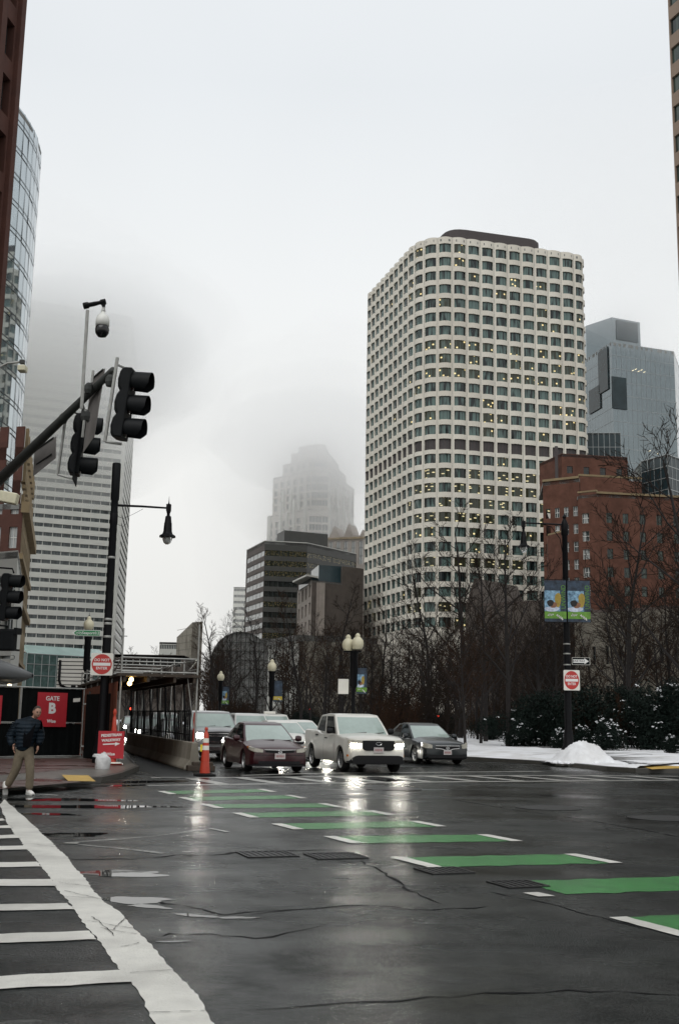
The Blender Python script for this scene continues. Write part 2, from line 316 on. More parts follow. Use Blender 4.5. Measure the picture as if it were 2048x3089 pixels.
def road_mat():
    m = bpy.data.materials.new('wet_asphalt'); m.use_nodes = True; t = m.node_tree; b = t.nodes['Principled BSDF']; l = t.links; nd = t.nodes.new
    c = nd('ShaderNodeTexCoord')
    def noise(s, d=4, r=0.6, sc=None):
        n = nd('ShaderNodeTexNoise'); n.inputs['Scale'].default_value = s; n.inputs['Detail'].default_value = d; n.inputs['Roughness'].default_value = r
        if sc:
            mp = nd('ShaderNodeMapping'); mp.inputs['Scale'].default_value = sc; mp.inputs['Rotation'].default_value = (0, 0, R_(-20)); l.new(c.outputs['Object'], mp.inputs[0]); l.new(mp.outputs[0], n.inputs['Vector'])
        else: l.new(c.outputs['Object'], n.inputs['Vector'])
        return n.outputs[0]
    def ramp(src, p0, p1, a, bb):
        r = nd('ShaderNodeValToRGB'); l.new(src, r.inputs[0]); r.color_ramp.elements[0].position = p0; r.color_ramp.elements[1].position = p1
        r.color_ramp.elements[0].color = (*a, 1); r.color_ramp.elements[1].color = (*bb, 1); return r.outputs[0]
    big = noise(0.22, 5, 0.6); streak = noise(0.5, 5, 0.6, (0.35, 2.2, 1)); fine = noise(14, 6, 0.85); grain = noise(120, 2, 0.7); wear = noise(1.6, 5, 0.7)
    base = ramp(streak, 0.32, 0.70, (0.0085, 0.0105, 0.0105), (0.021, 0.0235, 0.0225))
    mm = nd('ShaderNodeMixRGB'); mm.blend_type = 'MULTIPLY'; mm.inputs[0].default_value = 0.8; l.new(base, mm.inputs[1]); l.new(ramp(fine, 0.32, 0.70, (0.35, 0.36, 0.37), (1.7, 1.7, 1.68)), mm.inputs[2])
    vo = nd('ShaderNodeTexVoronoi'); vo.inputs['Scale'].default_value = 55; l.new(c.outputs['Object'], vo.inputs['Vector'])
    m2 = nd('ShaderNodeMixRGB'); m2.blend_type = 'MULTIPLY'; m2.inputs[0].default_value = 0.6; l.new(mm.outputs[0], m2.inputs[1]); l.new(ramp(vo.outputs['Distance'], 0.1, 0.7, (1.9, 1.9, 1.85), (0.45, 0.45, 0.45)), m2.inputs[2])
    m3 = nd('ShaderNodeMixRGB'); m3.blend_type = 'MULTIPLY'; m3.inputs[0].default_value = 0.75; l.new(m2.outputs[0], m3.inputs[1]); l.new(ramp(wear, 0.35, 0.68, (0.45, 0.46, 0.47), (1.5, 1.47, 1.40)), m3.inputs[2])
    l.new(m3.outputs[0], b.inputs['Base Color'])
    wet = nd('ShaderNodeMath'); wet.operation = 'ADD'; l.new(big, wet.inputs[0]); s2 = nd('ShaderNodeMath'); s2.operation = 'MULTIPLY'; l.new(streak, s2.inputs[0]); s2.inputs[1].default_value = 0.5; l.new(s2.outputs[0], wet.inputs[1])
    rg = nd('ShaderNodeMapRange'); l.new(wet.outputs[0], rg.inputs[0]); rg.inputs[1].default_value = 0.58; rg.inputs[2].default_value = 0.92; rg.inputs[3].default_value = 0.36; rg.inputs[4].default_value = 0.10
    l.new(rg.outputs[0], b.inputs['Roughness']); b.inputs['Specular Tint'].default_value = (0.90, 1.0, 0.99, 1)
    pat = noise(1.1, 7, 0.72); sp_ = nd('ShaderNodeMapRange'); l.new(pat, sp_.inputs[0]); sp_.inputs[1].default_value = 0.36; sp_.inputs[2].default_value = 0.64; sp_.inputs[3].default_value = 0.05; sp_.inputs[4].default_value = 0.32; l.new(sp_.outputs[0], b.inputs['Specular IOR Level'])
    bs = nd('ShaderNodeMapRange'); l.new(wet.outputs[0], bs.inputs[0]); bs.inputs[1].default_value = 0.6; bs.inputs[2].default_value = 0.95; bs.inputs[3].default_value = 0.55; bs.inputs[4].default_value = 0.10
    hh = nd('ShaderNodeMath'); hh.operation = 'ADD'; l.new(grain, hh.inputs[0]); l.new(vo.outputs['Distance'], hh.inputs[1])
    h3 = nd('ShaderNodeMath'); h3.operation = 'MULTIPLY_ADD'; l.new(noise(3.5, 4, 0.6), h3.inputs[0]); h3.inputs[1].default_value = 3.0; l.new(hh.outputs[0], h3.inputs[2])
    h2 = nd('ShaderNodeMath'); h2.operation = 'MULTIPLY_ADD'; l.new(fine, h2.inputs[0]); h2.inputs[1].default_value = 1.6; l.new(h3.outputs[0], h2.inputs[2])
    bp = nd('ShaderNodeBump'); bp.inputs['Distance'].default_value = 0.007; l.new(bs.outputs[0], bp.inputs['Strength']); l.new(h2.outputs[0], bp.inputs['Height']); l.new(bp.outputs[0], b.inputs['Normal'])
    MAT['wet_asphalt'] = m
road_mat()
def water_mat():
    m = bpy.data.materials.new('puddle_water'); m.use_nodes = True; t = m.node_tree; b = t.nodes['Principled BSDF']; l = t.links; nd = t.nodes.new
    b.inputs['Base Color'].default_value = (0.012, 0.013, 0.013, 1); b.inputs['Roughness'].default_value = 0.015; b.inputs['IOR'].default_value = 1.33
    c = nd('ShaderNodeTexCoord'); n = nd('ShaderNodeTexNoise'); n.inputs['Scale'].default_value = 5; l.new(c.outputs['Object'], n.inputs['Vector'])
    bp = nd('ShaderNodeBump'); bp.inputs['Strength'].default_value = 0.05; bp.inputs['Distance'].default_value = 0.004; l.new(n.outputs[0], bp.inputs['Height']); l.new(bp.outputs[0], b.inputs['Normal'])
    MAT['puddle_water'] = m
water_mat()
def paving_mat():
    m = bpy.data.materials.new('wet_brick_paving'); m.use_nodes = True; t = m.node_tree; b = t.nodes['Principled BSDF']; l = t.links; nd = t.nodes.new
    c = nd('ShaderNodeTexCoord'); br = nd('ShaderNodeTexBrick'); br.inputs['Scale'].default_value = 4.5; br.inputs['Mortar Size'].default_value = 0.03
    br.inputs['Color1'].default_value = (0.13, 0.055, 0.04, 1); br.inputs['Color2'].default_value = (0.085, 0.04, 0.032, 1); br.inputs['Mortar'].default_value = (0.035, 0.03, 0.028, 1)
    l.new(c.outputs['Object'], br.inputs['Vector']); n = nd('ShaderNodeTexNoise'); n.inputs['Scale'].default_value = 0.7; l.new(c.outputs['Object'], n.inputs['Vector'])
    l.new(br.outputs[0], b.inputs['Base Color'])
    r = nd('ShaderNodeMapRange'); l.new(n.outputs[0], r.inputs[0]); r.inputs[1].default_value = 0.35; r.inputs[2].default_value = 0.65; r.inputs[3].default_value = 0.55; r.inputs[4].default_value = 0.18; l.new(r.outputs[0], b.inputs['Roughness'])
    bp = nd('ShaderNodeBump'); bp.inputs['Strength'].default_value = 0.4; bp.inputs['Distance'].default_value = 0.01; l.new(br.outputs['Fac'], bp.inputs['Height']); bp.invert = True; l.new(bp.outputs[0], b.inputs['Normal'])
    MAT['wet_brick_paving'] = m
paving_mat()
mat('paving_wet', (0.10, 0.088, 0.074), 0.33, var=0.3, scale=1.2, bump=0.3, bscale=40)
# ================================================================ ground, road, kerbs, markings
def sheet(name, pts, z, m, parent=None, jit=0.0, step=0.25, seed=0, kind=None, label=None):
    r = random.Random(seed * 31 + len(pts)); out = []
    n = len(pts)
    for i in range(n):
        a, b = Vector(pts[i][:2]), Vector(pts[(i + 1) % n][:2]); d = b - a; k = max(1, int(d.length / step)) if jit else 1
        nn = Vector((-d.y, d.x)).normalized() if d.length > 0 else d
        for j in range(k):
            p = a + d * j / k
            if jit and j: p += nn * (jit * (.55 * math.sin(p.x * 9.1 + p.y * 7.3 + seed) + .35 * math.sin(p.x * 23.7 - p.y * 19.1 + seed * 2)) + r.uniform(-jit, jit) * .35)
            out.append((p.x, p.y, z))
    ar = sum(out[i][0] * out[(i + 1) % len(out)][1] - out[(i + 1) % len(out)][0] * out[i][1] for i in range(len(out)))
    if ar < 0: out.reverse()
    mb = MB(); mb.add(out, [tuple(range(len(out)))])
    return mb.build(name, M(m), parent, org=(0, 0, 0), kind=kind, label=label)
sheet('ground', [(-2500, -600), (2500, -600), (2500, 3500), (-2500, 3500)], -0.03, 'asphalt_far', kind='structure')
road = sheet('road', [(-70, -40), (70, -40), (70, 260), (-110, 260)], 0.0, 'wet_asphalt', kind='structure')
KERB_R = [(34, 36.0), (16, 37.4), (11.3, 37.5), (9.9, 37.75), (9.2, 38.8), (8.75, 40.6), (8.2, 42.6), (6.9, 44.3), (5.2, 46.6), (2.2, 55), (-3, 69), (-12, 95), (-32, 160), (-60, 255)]
mb = MB(); mb.prism(KERB_R + [(130, 255), (130, 36)], -0.02, 0.13)
mb.build('park_kerb', M('kerb_stone'), None, kind='structure')
# snow blanket over the park, thin and trodden near the kerb
def vnoise(x, y):
    return (math.sin(x * 1.3 + 1.7 * math.sin(y * .7)) + math.sin(y * 1.1 + 2.1 * math.sin(x * .45)) + .5 * math.sin(x * 3.1 + y * 2.3) + .5 * math.sin(y * 4.2 - x * 2.7)) / 3
mb = MB(); rows = []
kr = []
for i in range(len(KERB_R) - 1):
    a, b = Vector(KERB_R[i]), Vector(KERB_R[i + 1]); k = max(1, min(40, int((b - a).length / 0.5)))
    for j in range(k): kr.append(a + (b - a) * j / k)
kr.append(Vector(KERB_R[-1]))
offs = [0.16, 0.4, 0.8, 1.3, 1.9, 2.6, 3.5, 4.6, 6, 8, 11, 15, 20, 27, 36, 50]
for i, p in enumerate(kr):
    t = (kr[min(i + 1, len(kr) - 1)] - kr[max(0, i - 1)]).normalized(); nn = Vector((t.y, -t.x)); nn = (nn + Vector((0.8, 0.9))).normalized() if i < 60 else nn
    row = []
    for k, o in enumerate(offs):
        q = p + nn * o
        if p.x > 10.2: q = Vector((p.x, p.y + o + 2.6 + 0.5 * vnoise(p.x, 3)))
        h = 0.14 if k == 0 else 0.17 + 0.05 * vnoise(q.x * 1.5, q.y * 1.5) + min(0.1, o * 0.02)
        if 1.7 < o < 2.2 and p.x < 9: h = 0.135
        row.append((q.x + 0.05 * vnoise(q.y * 3, q.x), q.y, h))
    rows.append(row)
nr = len(offs)
mb.add([p for r in rows for p in r], [(i * nr + j, (i + 1) * nr + j, (i + 1) * nr + j + 1, i * nr + j + 1) for i in range(len(rows) - 1) for j in range(nr - 1)])
so = mb.build('snow_cover', M('snow'), None, smooth=True, kind='stuff', label='thin white snow lying over the park ground behind the kerb')
so['category'] = 'snow'
sheet('park_pavement', [(10.4, 38.2), (34, 36.5), (34, 41), (10.8, 41.0)], 0.137, 'paving_wet', kind='structure')
sheet('park_crossing_pad', [gp(1480, 1779), gp(1568, 1775), gp(1600, 1783), gp(1505, 1787)], 0.142, 'paint_yellow', kind='structure')
# left corner pavement
KERB_L = [(-40, 16.5), (-14, 21.6), gp(0, 1829), gp(40, 1824), gp(78, 1820), gp(156, 1811), gp(234, 1808), gp(280, 1797), gp(322, 1780)]
mb = MB(); mb.prism(KERB_L + [gp(306, 1770), (-8.2, 45), (-16, 75), (-40, 150), (-80, 150)], -0.02, 0.13)
mb.build('corner_kerb', M('kerb_stone'), None, kind='structure')
ins = [(p[0] - 0.12, p[1] + 0.14) for p in KERB_L]
sheet('corner_pavement', ins + [gp(302, 1771), (-8.4, 45), (-16, 75), (-40, 149), (-79, 149)], 0.136, 'paving_wet', kind='structure')
sheet('brick_strip', [gp(0, 1752, .14), gp(270, 1752, .14), gp(288, 1768, .14), gp(130, 1780, .14), gp(0, 1790, .14)], 0.141, 'wet_brick_paving', kind='structure')
sheet('kerb_ramp_brick', [gp(0, 1806, .14), gp(105, 1796, .14), gp(190, 1806, .14), gp(80, 1815, .14), gp(0, 1822, .14)], 0.141, 'wet_brick_paving', kind='structure')
pad = sheet('tactile_pad', [gp(143, 1790, .14), gp(205, 1791, .14), gp(222, 1805, .14), gp(158, 1804, .14)], 0.145, 'paint_yellow', kind='structure')
sheet('walkway_asphalt', [gp(322, 1781), gp(300, 1700), gp(345, 1700), gp(425, 1765), gp(455, 1795), gp(380, 1798)], 0.006, 'asphalt_patch', kind='structure')
Z1 = 0.004
# far crosswalk: two lines, ladder bars, stop line
def lerp(a, b, t): return (a[0] + (b[0] - a[0]) * t, a[1] + (b[1] - a[1]) * t)
def strip(name, pts, w, m, z=Z1, jit=0.012, parent=road, seed=0):
    a = [Vector(p) for p in pts]; l, r = [], []
    rr = random.Random(seed)
    q = []
    for i in range(len(a) - 1):
        k = max(1, int((a[i + 1] - a[i]).length / 0.4))
        q += [a[i] + (a[i + 1] - a[i]) * j / k for j in range(k)]
    q.append(a[-1]); n = len(q); mb = MB()
    for i, p in enumerate(q):
        t = (q[min(i + 1, n - 1)] - q[max(i - 1, 0)]).normalized(); nn = Vector((-t.y, t.x))
        e1, e2 = w / 2 + rr.uniform(-jit, jit), w / 2 + rr.uniform(-jit, jit)
        l.append(p + nn * e1); r.append(p - nn * e2)
    vs = [(p.x, p.y, z) for p in l] + [(p.x, p.y, z) for p in r]
    mb.add(vs, [(n + i, n + i + 1, i + 1, i) for i in range(n - 1)])
    return mb.build(name, M(m), parent, org=(0, 0, 0))
UP = [gp(350, 1796), gp(490, 1796), gp(760, 1794), gp(1034, 1792), gp(1300, 1791), gp(1568, 1793)]
LO = [gp(340, 1814), gp(490, 1812.5), gp(760, 1809), gp(1034, 1806), gp(1300, 1804), gp(1568, 1802)]
strip('crosswalk_line', UP, 0.28, 'paint_faded', seed=1); strip('crosswalk_line', LO, 0.30, 'paint_faded', seed=2)
strip('stop_line', [gp(560, 1791), gp(720, 1786.5), gp(900, 1784.5), gp(1100, 1783), gp(1250, 1782)], 0.26, 'paint_faded', seed=3)
SD = Vector((0.30, -0.954))
def poly_at(pl, x): 
    for i in range(len(pl) - 1):
        if pl[i][0] <= x <= pl[i + 1][0]: return Vector(lerp(pl[i], pl[i + 1], (x - pl[i][0]) / (pl[i + 1][0] - pl[i][0])))
    return Vector(pl[-1])
for i in range(11):
    x = -3.85 + i * 1.28
    a = poly_at(UP, x); b = poly_at(LO, min(x + 1.25, LO[-1][0]))
    if b.y < a.y: strip('crosswalk_bar', [a.lerp(b, 0.05), a.lerp(b, 0.95)], 0.36, 'paint_faded', seed=10 + i, z=Z1 * 2)
strip('faded_line', [gp(372, 1796), gp(455, 1797)], 0.5, 'paint_old', seed=31, z=Z1 * 2)
# green bicycle crossing bars with a white dash at either end
BL = [(372.6, 1827.8), (420, 1841.8), (472.6, 1858), (546, 1878), (638, 1903), (760, 1932), (918, 1981)]
BR = [(600, 1823), (665, 1837), (742.6, 1856), (852, 1873), (955, 1897), (1113, 1928), (1315, 1973)]
bars = [(gp(*a), gp(*b)) for a, b in zip(BL, BR)]
bars += [((1.55, 11.72), (3.78, 12.42)), ((2.38, 9.78), (4.6, 10.5))]
BD = Vector((0.40, -0.90))
for i, (a, b) in enumerate(bars):
    a, b = Vector(a), Vector(b); w = 0.92; e = (b - a).normalized()
    if i == 7: a2 = a + e * 0.3
    else: a2 = a + e * 0.08
    b2 = b - e * 0.08
    sheet('green_bar', [a2 - BD * 0, b2 - BD * 0, b2 + BD * w * .98, a2 + BD * w * .98], Z1, 'paint_green', road, jit=0.04, step=0.08, seed=40 + i)
    for q, s in ((a, 1), (b, 1)):
        if i == 7 and q is a:
            sheet('bar_end_dash', [q - e * .06 + BD * .75, q + e * .1 + BD * .75, q + e * .12 + BD * 1.0, q - e * .05 + BD * 1.0], Z1 * 2, 'paint_white', road, jit=0.012, step=0.1, seed=60 + i)
        else:
            sheet('bar_end_dash', [q - e * .085, q + e * .085, q + e * .085 + BD * w, q - e * .085 + BD * w], Z1 * 2, 'paint_white', road, jit=0.012, step=0.12, seed=60 + i)
# near crosswalk on the left: broad edge line and rungs (sighted at 1.531x in a crop of the photograph)
def z8(x, y): return gp(x / 1.53125 / _PK, (2350 + y / 1.53125) / _PK)
SLf = [(0, 120), (40, 215), (110, 305), (190, 400), (260, 500), (345, 605), (450, 745), (610, 945), (720, 1132), (780, 1260)]
SRt = [(22, 95), (130, 190), (215, 270), (300, 350), (400, 470), (480, 570), (560, 620), (640, 710), (800, 880), (900, 990), (990, 1132), (1080, 1270)]
sheet('edge_line', [z8(*p) for p in SLf] + [z8(*p) for p in reversed(SRt)], Z1, 'paint_white', road, jit=0.014, step=0.05, seed=81)
for k, (l0, l1, r0, r1) in enumerate([((915), (975), (560, 886), (612, 942)), (720, 762, (415, 705), (448, 745)), (583, 612, (312, 577), (348, 605)), (467, 497, (235, 465), (264, 497)),
                                     (388, 410, (175, 385), (192, 407)), (312, 330, (120, 310), (137, 328)), (262, 277, (85, 258), (102, 275)), (218, 229, (48, 215), (64, 229)), (186, 195, (14, 183), (26, 193))]):
    a, b, c, d = z8(-700, l0 + (l0 - r0[1]) * 700 / r0[0]), z8(*r0), z8(*r1), z8(-700, l1 + (l1 - r1[1]) * 700 / r1[0])
    sheet('crosswalk_rung', [a, b, c, d], Z1 * 2, 'paint_white', road, jit=0.012, step=0.06, seed=90 + k)
strip('faded_line', [z8(300, 298), z8(700, 265), z8(960, 235)], 0.09, 'paint_old', seed=120, jit=0.03)
strip('faded_line', [z8(370, 303), z8(600, 325), z8(760, 345)], 0.09, 'paint_old', seed=121, jit=0.03)
strip('faded_line', [z8(300, 297), z8(365, 299)], 0.10, 'paint_faded', seed=122, jit=0.02, z=Z1 * 2)
strip('faded_line', [z8(970, 230), z8(1050, 246)], 0.09, 'paint_faded', seed=123, jit=0.02, z=Z1 * 2)
strip('faded_line', [z8(160, 70), z8(270, 75)], 0.10, 'paint_faded', seed=124, jit=0.02)
# cracks and tar seams
def c4(x, y): return gp((700 + x / 1.1632) / _PK, (2300 + y / 1.1632) / _PK)
def seam(pts, w, seed):
    r = random.Random(seed); q = []
    for i in range(len(pts) - 1):
        a, b = Vector(pts[i]), Vector(pts[i + 1]); k = max(3, int((b - a).length / 0.16))
        for j in range(k): q.append(a + (b - a) * j / k + Vector((r.uniform(-.03, .03), r.uniform(-.045, .045))))
    q.append(Vector(pts[-1])); n = len(q); mb = MB(); l, rr = [], []
    for i, p in enumerate(q):
        t = (q[min(i + 1, n - 1)] - q[max(i - 1, 0)]).normalized(); nn = Vector((-t.y, t.x)); e1 = w * max(.02, r.gauss(.22, .16)) * (1 if 0 < i < n - 1 else .05); l.append(p + nn * e1); rr.append(p - nn * e1)
    mb.add([(p.x, p.y, .003) for p in l] + [(p.x, p.y, .003) for p in rr], [(n + i, n + i + 1, i + 1, i) for i in range(n - 1)]); mb.build('road_crack', M('tar'), road, org=(0, 0, 0))
seam([z8(310, 372), z8(620, 370), z8(820, 352), z8(1000, 352), z8(1120, 335), z8(1400, 330), z8(1568, 325)], 0.09, 1)
seam([z8(720, 565), z8(880, 592), z8(1040, 628), z8(1300, 605), z8(1568, 590)], 0.06, 2)
seam([z8(640, 730), z8(800, 718), z8(960, 715), z8(1180, 740), z8(1568, 660)], 0.045, 3)
seam([c4(0, 540), c4(200, 520), c4(420, 500), c4(700, 520), c4(900, 505)], 0.05, 4)
seam([c4(430, 340), c4(540, 390), c4(640, 460), c4(740, 500)], 0.05, 5)
seam([c4(760, 128), c4(880, 148), c4(1010, 170), c4(1200, 195), c4(1400, 230), c4(1568, 262)], 0.07, 6)
seam([gp(560, 2330), gp(800, 2318), gp(1050, 2302), gp(1300, 2285), gp(1568, 2300)], 0.055, 7)
seam([gp(1130, 2060), gp(1280, 2090), gp(1420, 2128), gp(1568, 2165)], 0.04, 8)
seam([gp(880, 1790), gp(930, 1812), gp(1090, 1822)], 0.06, 9)
def paint_crack(pts, seed):
    r = random.Random(seed); mb = MB(); a, b = Vector(pts[0]), Vector(pts[-1]); d = b - a; n = max(5, int(d.length / .05)); nn = Vector((-d.y, d.x)).normalized(); w = 0; q = []
    for j in range(n + 1):
        w += r.uniform(-.012, .012); q.append(a + d * j / n + nn * w)
    for i in range(n):
        t = (q[i + 1] - q[i]).normalized(); k = Vector((-t.y, t.x)) * r.uniform(.001, .0045); mb.quad((*(q[i] - k), .0105), (*(q[i + 1] - k), .0105), (*(q[i + 1] + k), .0105), (*(q[i] + k), .0105))
    mb.build('paint_crack', M('tar'), road, org=(0, 0, 0))
for k, (a, b) in enumerate([((270, 480), (430, 500)), ((300, 520), (470, 560)), ((400, 660), (620, 695)), ((430, 640), (520, 730)), ((520, 700), (580, 640)), ((600, 900), (800, 885)), ((690, 1085), (975, 1075)), ((250, 545), (440, 552)), ((140, 300), (260, 320)), ((470, 690), (640, 720)), ((560, 780), (640, 760))]): paint_crack([z8(*a), z8(*b)], 300 + k)
# utility covers
def grate(cx, cy, w, d, rz, name='drain_grate'):
    o = MB(); o.box(-w / 2, w / 2, -d / 2, d / 2, -0.02, 0.003, 0)
    for s in (-1, 1):
        o.box(s * w / 2 - .03 * (s > 0), s * w / 2 + .03 * (s < 0), -d / 2, d / 2, 0.003, 0.012, 0); o.box(-w / 2 + .03, w / 2 - .03, s * d / 2 - .03 * (s > 0), s * d / 2 + .03 * (s < 0), 0.003, 0.012, 0)
    k = int(w / 0.07)
    for i in range(1, k): o.box(-w / 2 + i * w / k - .014, -w / 2 + i * w / k + .014, -d / 2 + .03, d / 2 - .03, 0.003, 0.010, 0)
    g = o.build(name, M('iron'), road, org=(0, 0, 0), loc=(cx, cy, 0.002)); g.rotation_euler = (0, 0, rz); return g
p = gp(618, 1974); grate(p[0], p[1], 0.62, 0.55, 0.35)
p = gp(775, 1978); grate(p[0], p[1], 0.62, 0.55, 0.35)
p = gp(1025, 2012); grate(p[0], p[1], 0.5, 0.48, 0.38)
p = gp(1195, 2043); grate(p[0], p[1], 0.46, 0.46, 0.38)
for px, py, r in ((1265, 1866, 0.62), (905, 1822, 0.7), (1530, 1890, 0.6)):
    c = gp(px, py); o = MB(); o.lathe([(0.001, 0.006), (r * .6, 0.007), (r * .62, 0.003), (r * .9, 0.003), (r * .92, 0.008), (r, 0.008), (r, 0)], n=28)
    o.build('manhole_cover', M('iron'), road, org=(0, 0, 0), loc=(c[0], c[1], 0.002))
# puddles
def puddle(c, a, b, rz, seed):
    r = random.Random(seed); n = 28; pts = []
    ph = [r.uniform(0, 6.28) for _ in range(4)]
    for i in range(n):
        q = 2 * math.pi * i / n; k = 1 + .18 * math.sin(2 * q + ph[0]) + .14 * math.sin(3 * q + ph[1]) + .1 * math.sin(5 * q + ph[2]) + .06 * math.sin(9 * q + ph[3])
        x, y = a * k * math.cos(q), b * k * math.sin(q); pts.append((c[0] + x * math.cos(rz) - y * math.sin(rz), c[1] + x * math.sin(rz) + y * math.cos(rz)))
    sheet('puddle', pts, 0.0035, 'puddle_water', kind='structure')
puddle(z8(325, 258), 0.42, 0.30, 0.1, 1); puddle(z8(400, 128), 1.5, 0.35, 0.1, 2); puddle(z8(230, 163), .45, .2, 0.1, 12)
puddle(z8(180, 96), 1.5, 0.40, 0.15, 3); puddle(gp(250, 1815), 1.5, 0.30, 0.55, 4); puddle(gp(330, 1806), 1.2, 0.45, 0.5, 14)
puddle(z8(560, 437), 0.50, 0.22, 0.1, 5); puddle(z8(620, 560), 0.34, 0.16, -0.2, 6); puddle(z8(905, 632), 0.17, 0.06, -0.3, 7)
puddle(z8(800, 752), 0.10, 0.035, 0.2, 8); puddle(z8(1100, 642), 0.16, 0.05, 0.2, 9); puddle(z8(690, 590), 0.2, 0.07, -0.3, 10); puddle(z8(120, 1130), 0.2, 0.06, .2, 11)
puddle(c4(560, 62), 0.9, 0.3, 0.3, 15); puddle(c4(610, 96), 0.9, 0.22, 0.3, 16); puddle(c4(1530, 200), 0.6, 0.35, 0.2, 17)
# ploughed snow heap at the kerb
mb = MB(); nx, ny = 44, 26; P0 = Vector(gp(1368, 1772)); vs = []
for i in range(nx):
    for j in range(ny):
        u, v = (i / (nx - 1) - .5) * 2, (j / (ny - 1) - .5) * 2
        x, y = u * 1.55, v * 1.25
        rr = math.sqrt((u * .98) ** 2 + v * v)
        pk = max(0, 1 - math.hypot(x + .32, y - .15) / 1.25); h = 0.78 * pk ** 1.05 + 0.34 * max(0, 1 - math.hypot(x - .55, y) / .95) ** 1.2
        h += (0.09 * vnoise(x * 4, y * 5) + 0.06 * vnoise(x * 9, y * 11) + .03 * vnoise(x * 23, y * 19)) * min(1, 3 * max(0, 1 - rr))
        if rr > 1: h = -0.02 
        else: h *= min(1, 2.5 * (1 - rr) + .15)
        vs.append((P0.x + x * .92 - y * .2, P0.y + 1.1 + y + x * .1, 0.13 + h))
mb.add(vs, [(i * ny + j, (i + 1) * ny + j, (i + 1) * ny + j + 1, i * ny + j + 1) for i in range(nx - 1) for j in range(ny - 1)])
mb.build('snow_pile', M('snow'), None, smooth=True, label='ploughed pile of dirty snow against the kerb at the right lamp post', cat='snow pile')
r = random.Random(4); mb = MB()
for i in range(40):
    a = (P0.x + r.uniform(-1.6, 1.9), P0.y + r.uniform(-.35, .7)); s = r.uniform(.03, .11)
    if 0.13: mb.lathe([(0.001, s * .9), (s * .6, s * .7), (s, s * .2), (s * .9, -.02)], (a[0], a[1], .135), 6)
mb.build('snow_crumbs', M('snow_clean'), None, kind='stuff', label='small crumbs of snow scattered along the kerb by the snow pile')['category'] = 'snow'
# ================================================================ buildings
class Path:
    def __init__(s, pts):
        s.p = [Vector((a[0], a[1])) for a in pts]; s.c = [0.0]
        for i in range(len(s.p) - 1): s.c.append(s.c[-1] + (s.p[i + 1] - s.p[i]).length)
        s.L = s.c[-1]
    def at(s, d):
        d = max(0, min(s.L, d))
        for i in range(len(s.p) - 1):
            if d <= s.c[i + 1] + 1e-9:
                t = (s.p[i + 1] - s.p[i]); l = t.length; t = t / l
                return s.p[i] + t * (d - s.c[i]), Vector((t.y, -t.x))
        return s.p[-1], Vector((t.y, -t.x))
def facade(wall, path, s0, s1, nb, z0, z1, rows, wa=0.15, wb=0.85, depth=0.3, nseg=1, bulge=0.0, i0=0):
    out = []
    for i in range(nb):
        a, b = s0 + (s1 - s0) * i / nb, s0 + (s1 - s0) * (i + 1) / nb
        def q(t, off=0.0):
            p, n = path.at(a + (b - a) * t); n0 = path.at(a + (b - a) * 0.5)[1]
            return p + n * (bulge * (1 - (2 * t - 1) ** 2) - off)
        ts = [wa + (wb - wa) * k / nseg for k in range(nseg + 1)]
        outp = [q(t) for t in ts]; inp = [q(t, depth) for t in ts]
        e0, e1 = q(0), q(1)
        if wa > 0: wall.quad((*e0, z0), (*outp[0], z0), (*outp[0], z1), (*e0, z1))
        if wb < 1: wall.quad((*outp[-1], z0), (*e1, z0), (*e1, z1), (*outp[-1], z1))
        lev = [z0]
        for r in rows: lev += [r[0], r[1]]
        lev.append(z1)
        for k in range(nseg):
            for j in range(0, len(lev) - 1, 2):
                wall.quad((*outp[k], lev[j]), (*outp[k + 1], lev[j]), (*outp[k + 1], lev[j + 1]), (*outp[k], lev[j + 1]))
        for j, r in enumerate(rows):
            for k in range(nseg):
                wall.quad((*inp[k], r[0]), (*inp[k + 1], r[0]), (*outp[k + 1], r[0]), (*outp[k], r[0]))
                wall.quad((*outp[k], r[1]), (*outp[k + 1], r[1]), (*inp[k + 1], r[1]), (*inp[k], r[1]))
            if wa > 0 or i == 0: wall.quad((*outp[0], r[0]), (*outp[0], r[1]), (*inp[0], r[1]), (*inp[0], r[0]))
            if wb < 1 or i == nb - 1: wall.quad((*inp[-1], r[0]), (*inp[-1], r[1]), (*outp[-1], r[1]), (*outp[-1], r[0]))
            out.append(dict(p=inp, z=(r[0], r[1]), i=i + i0, j=j))
    return out
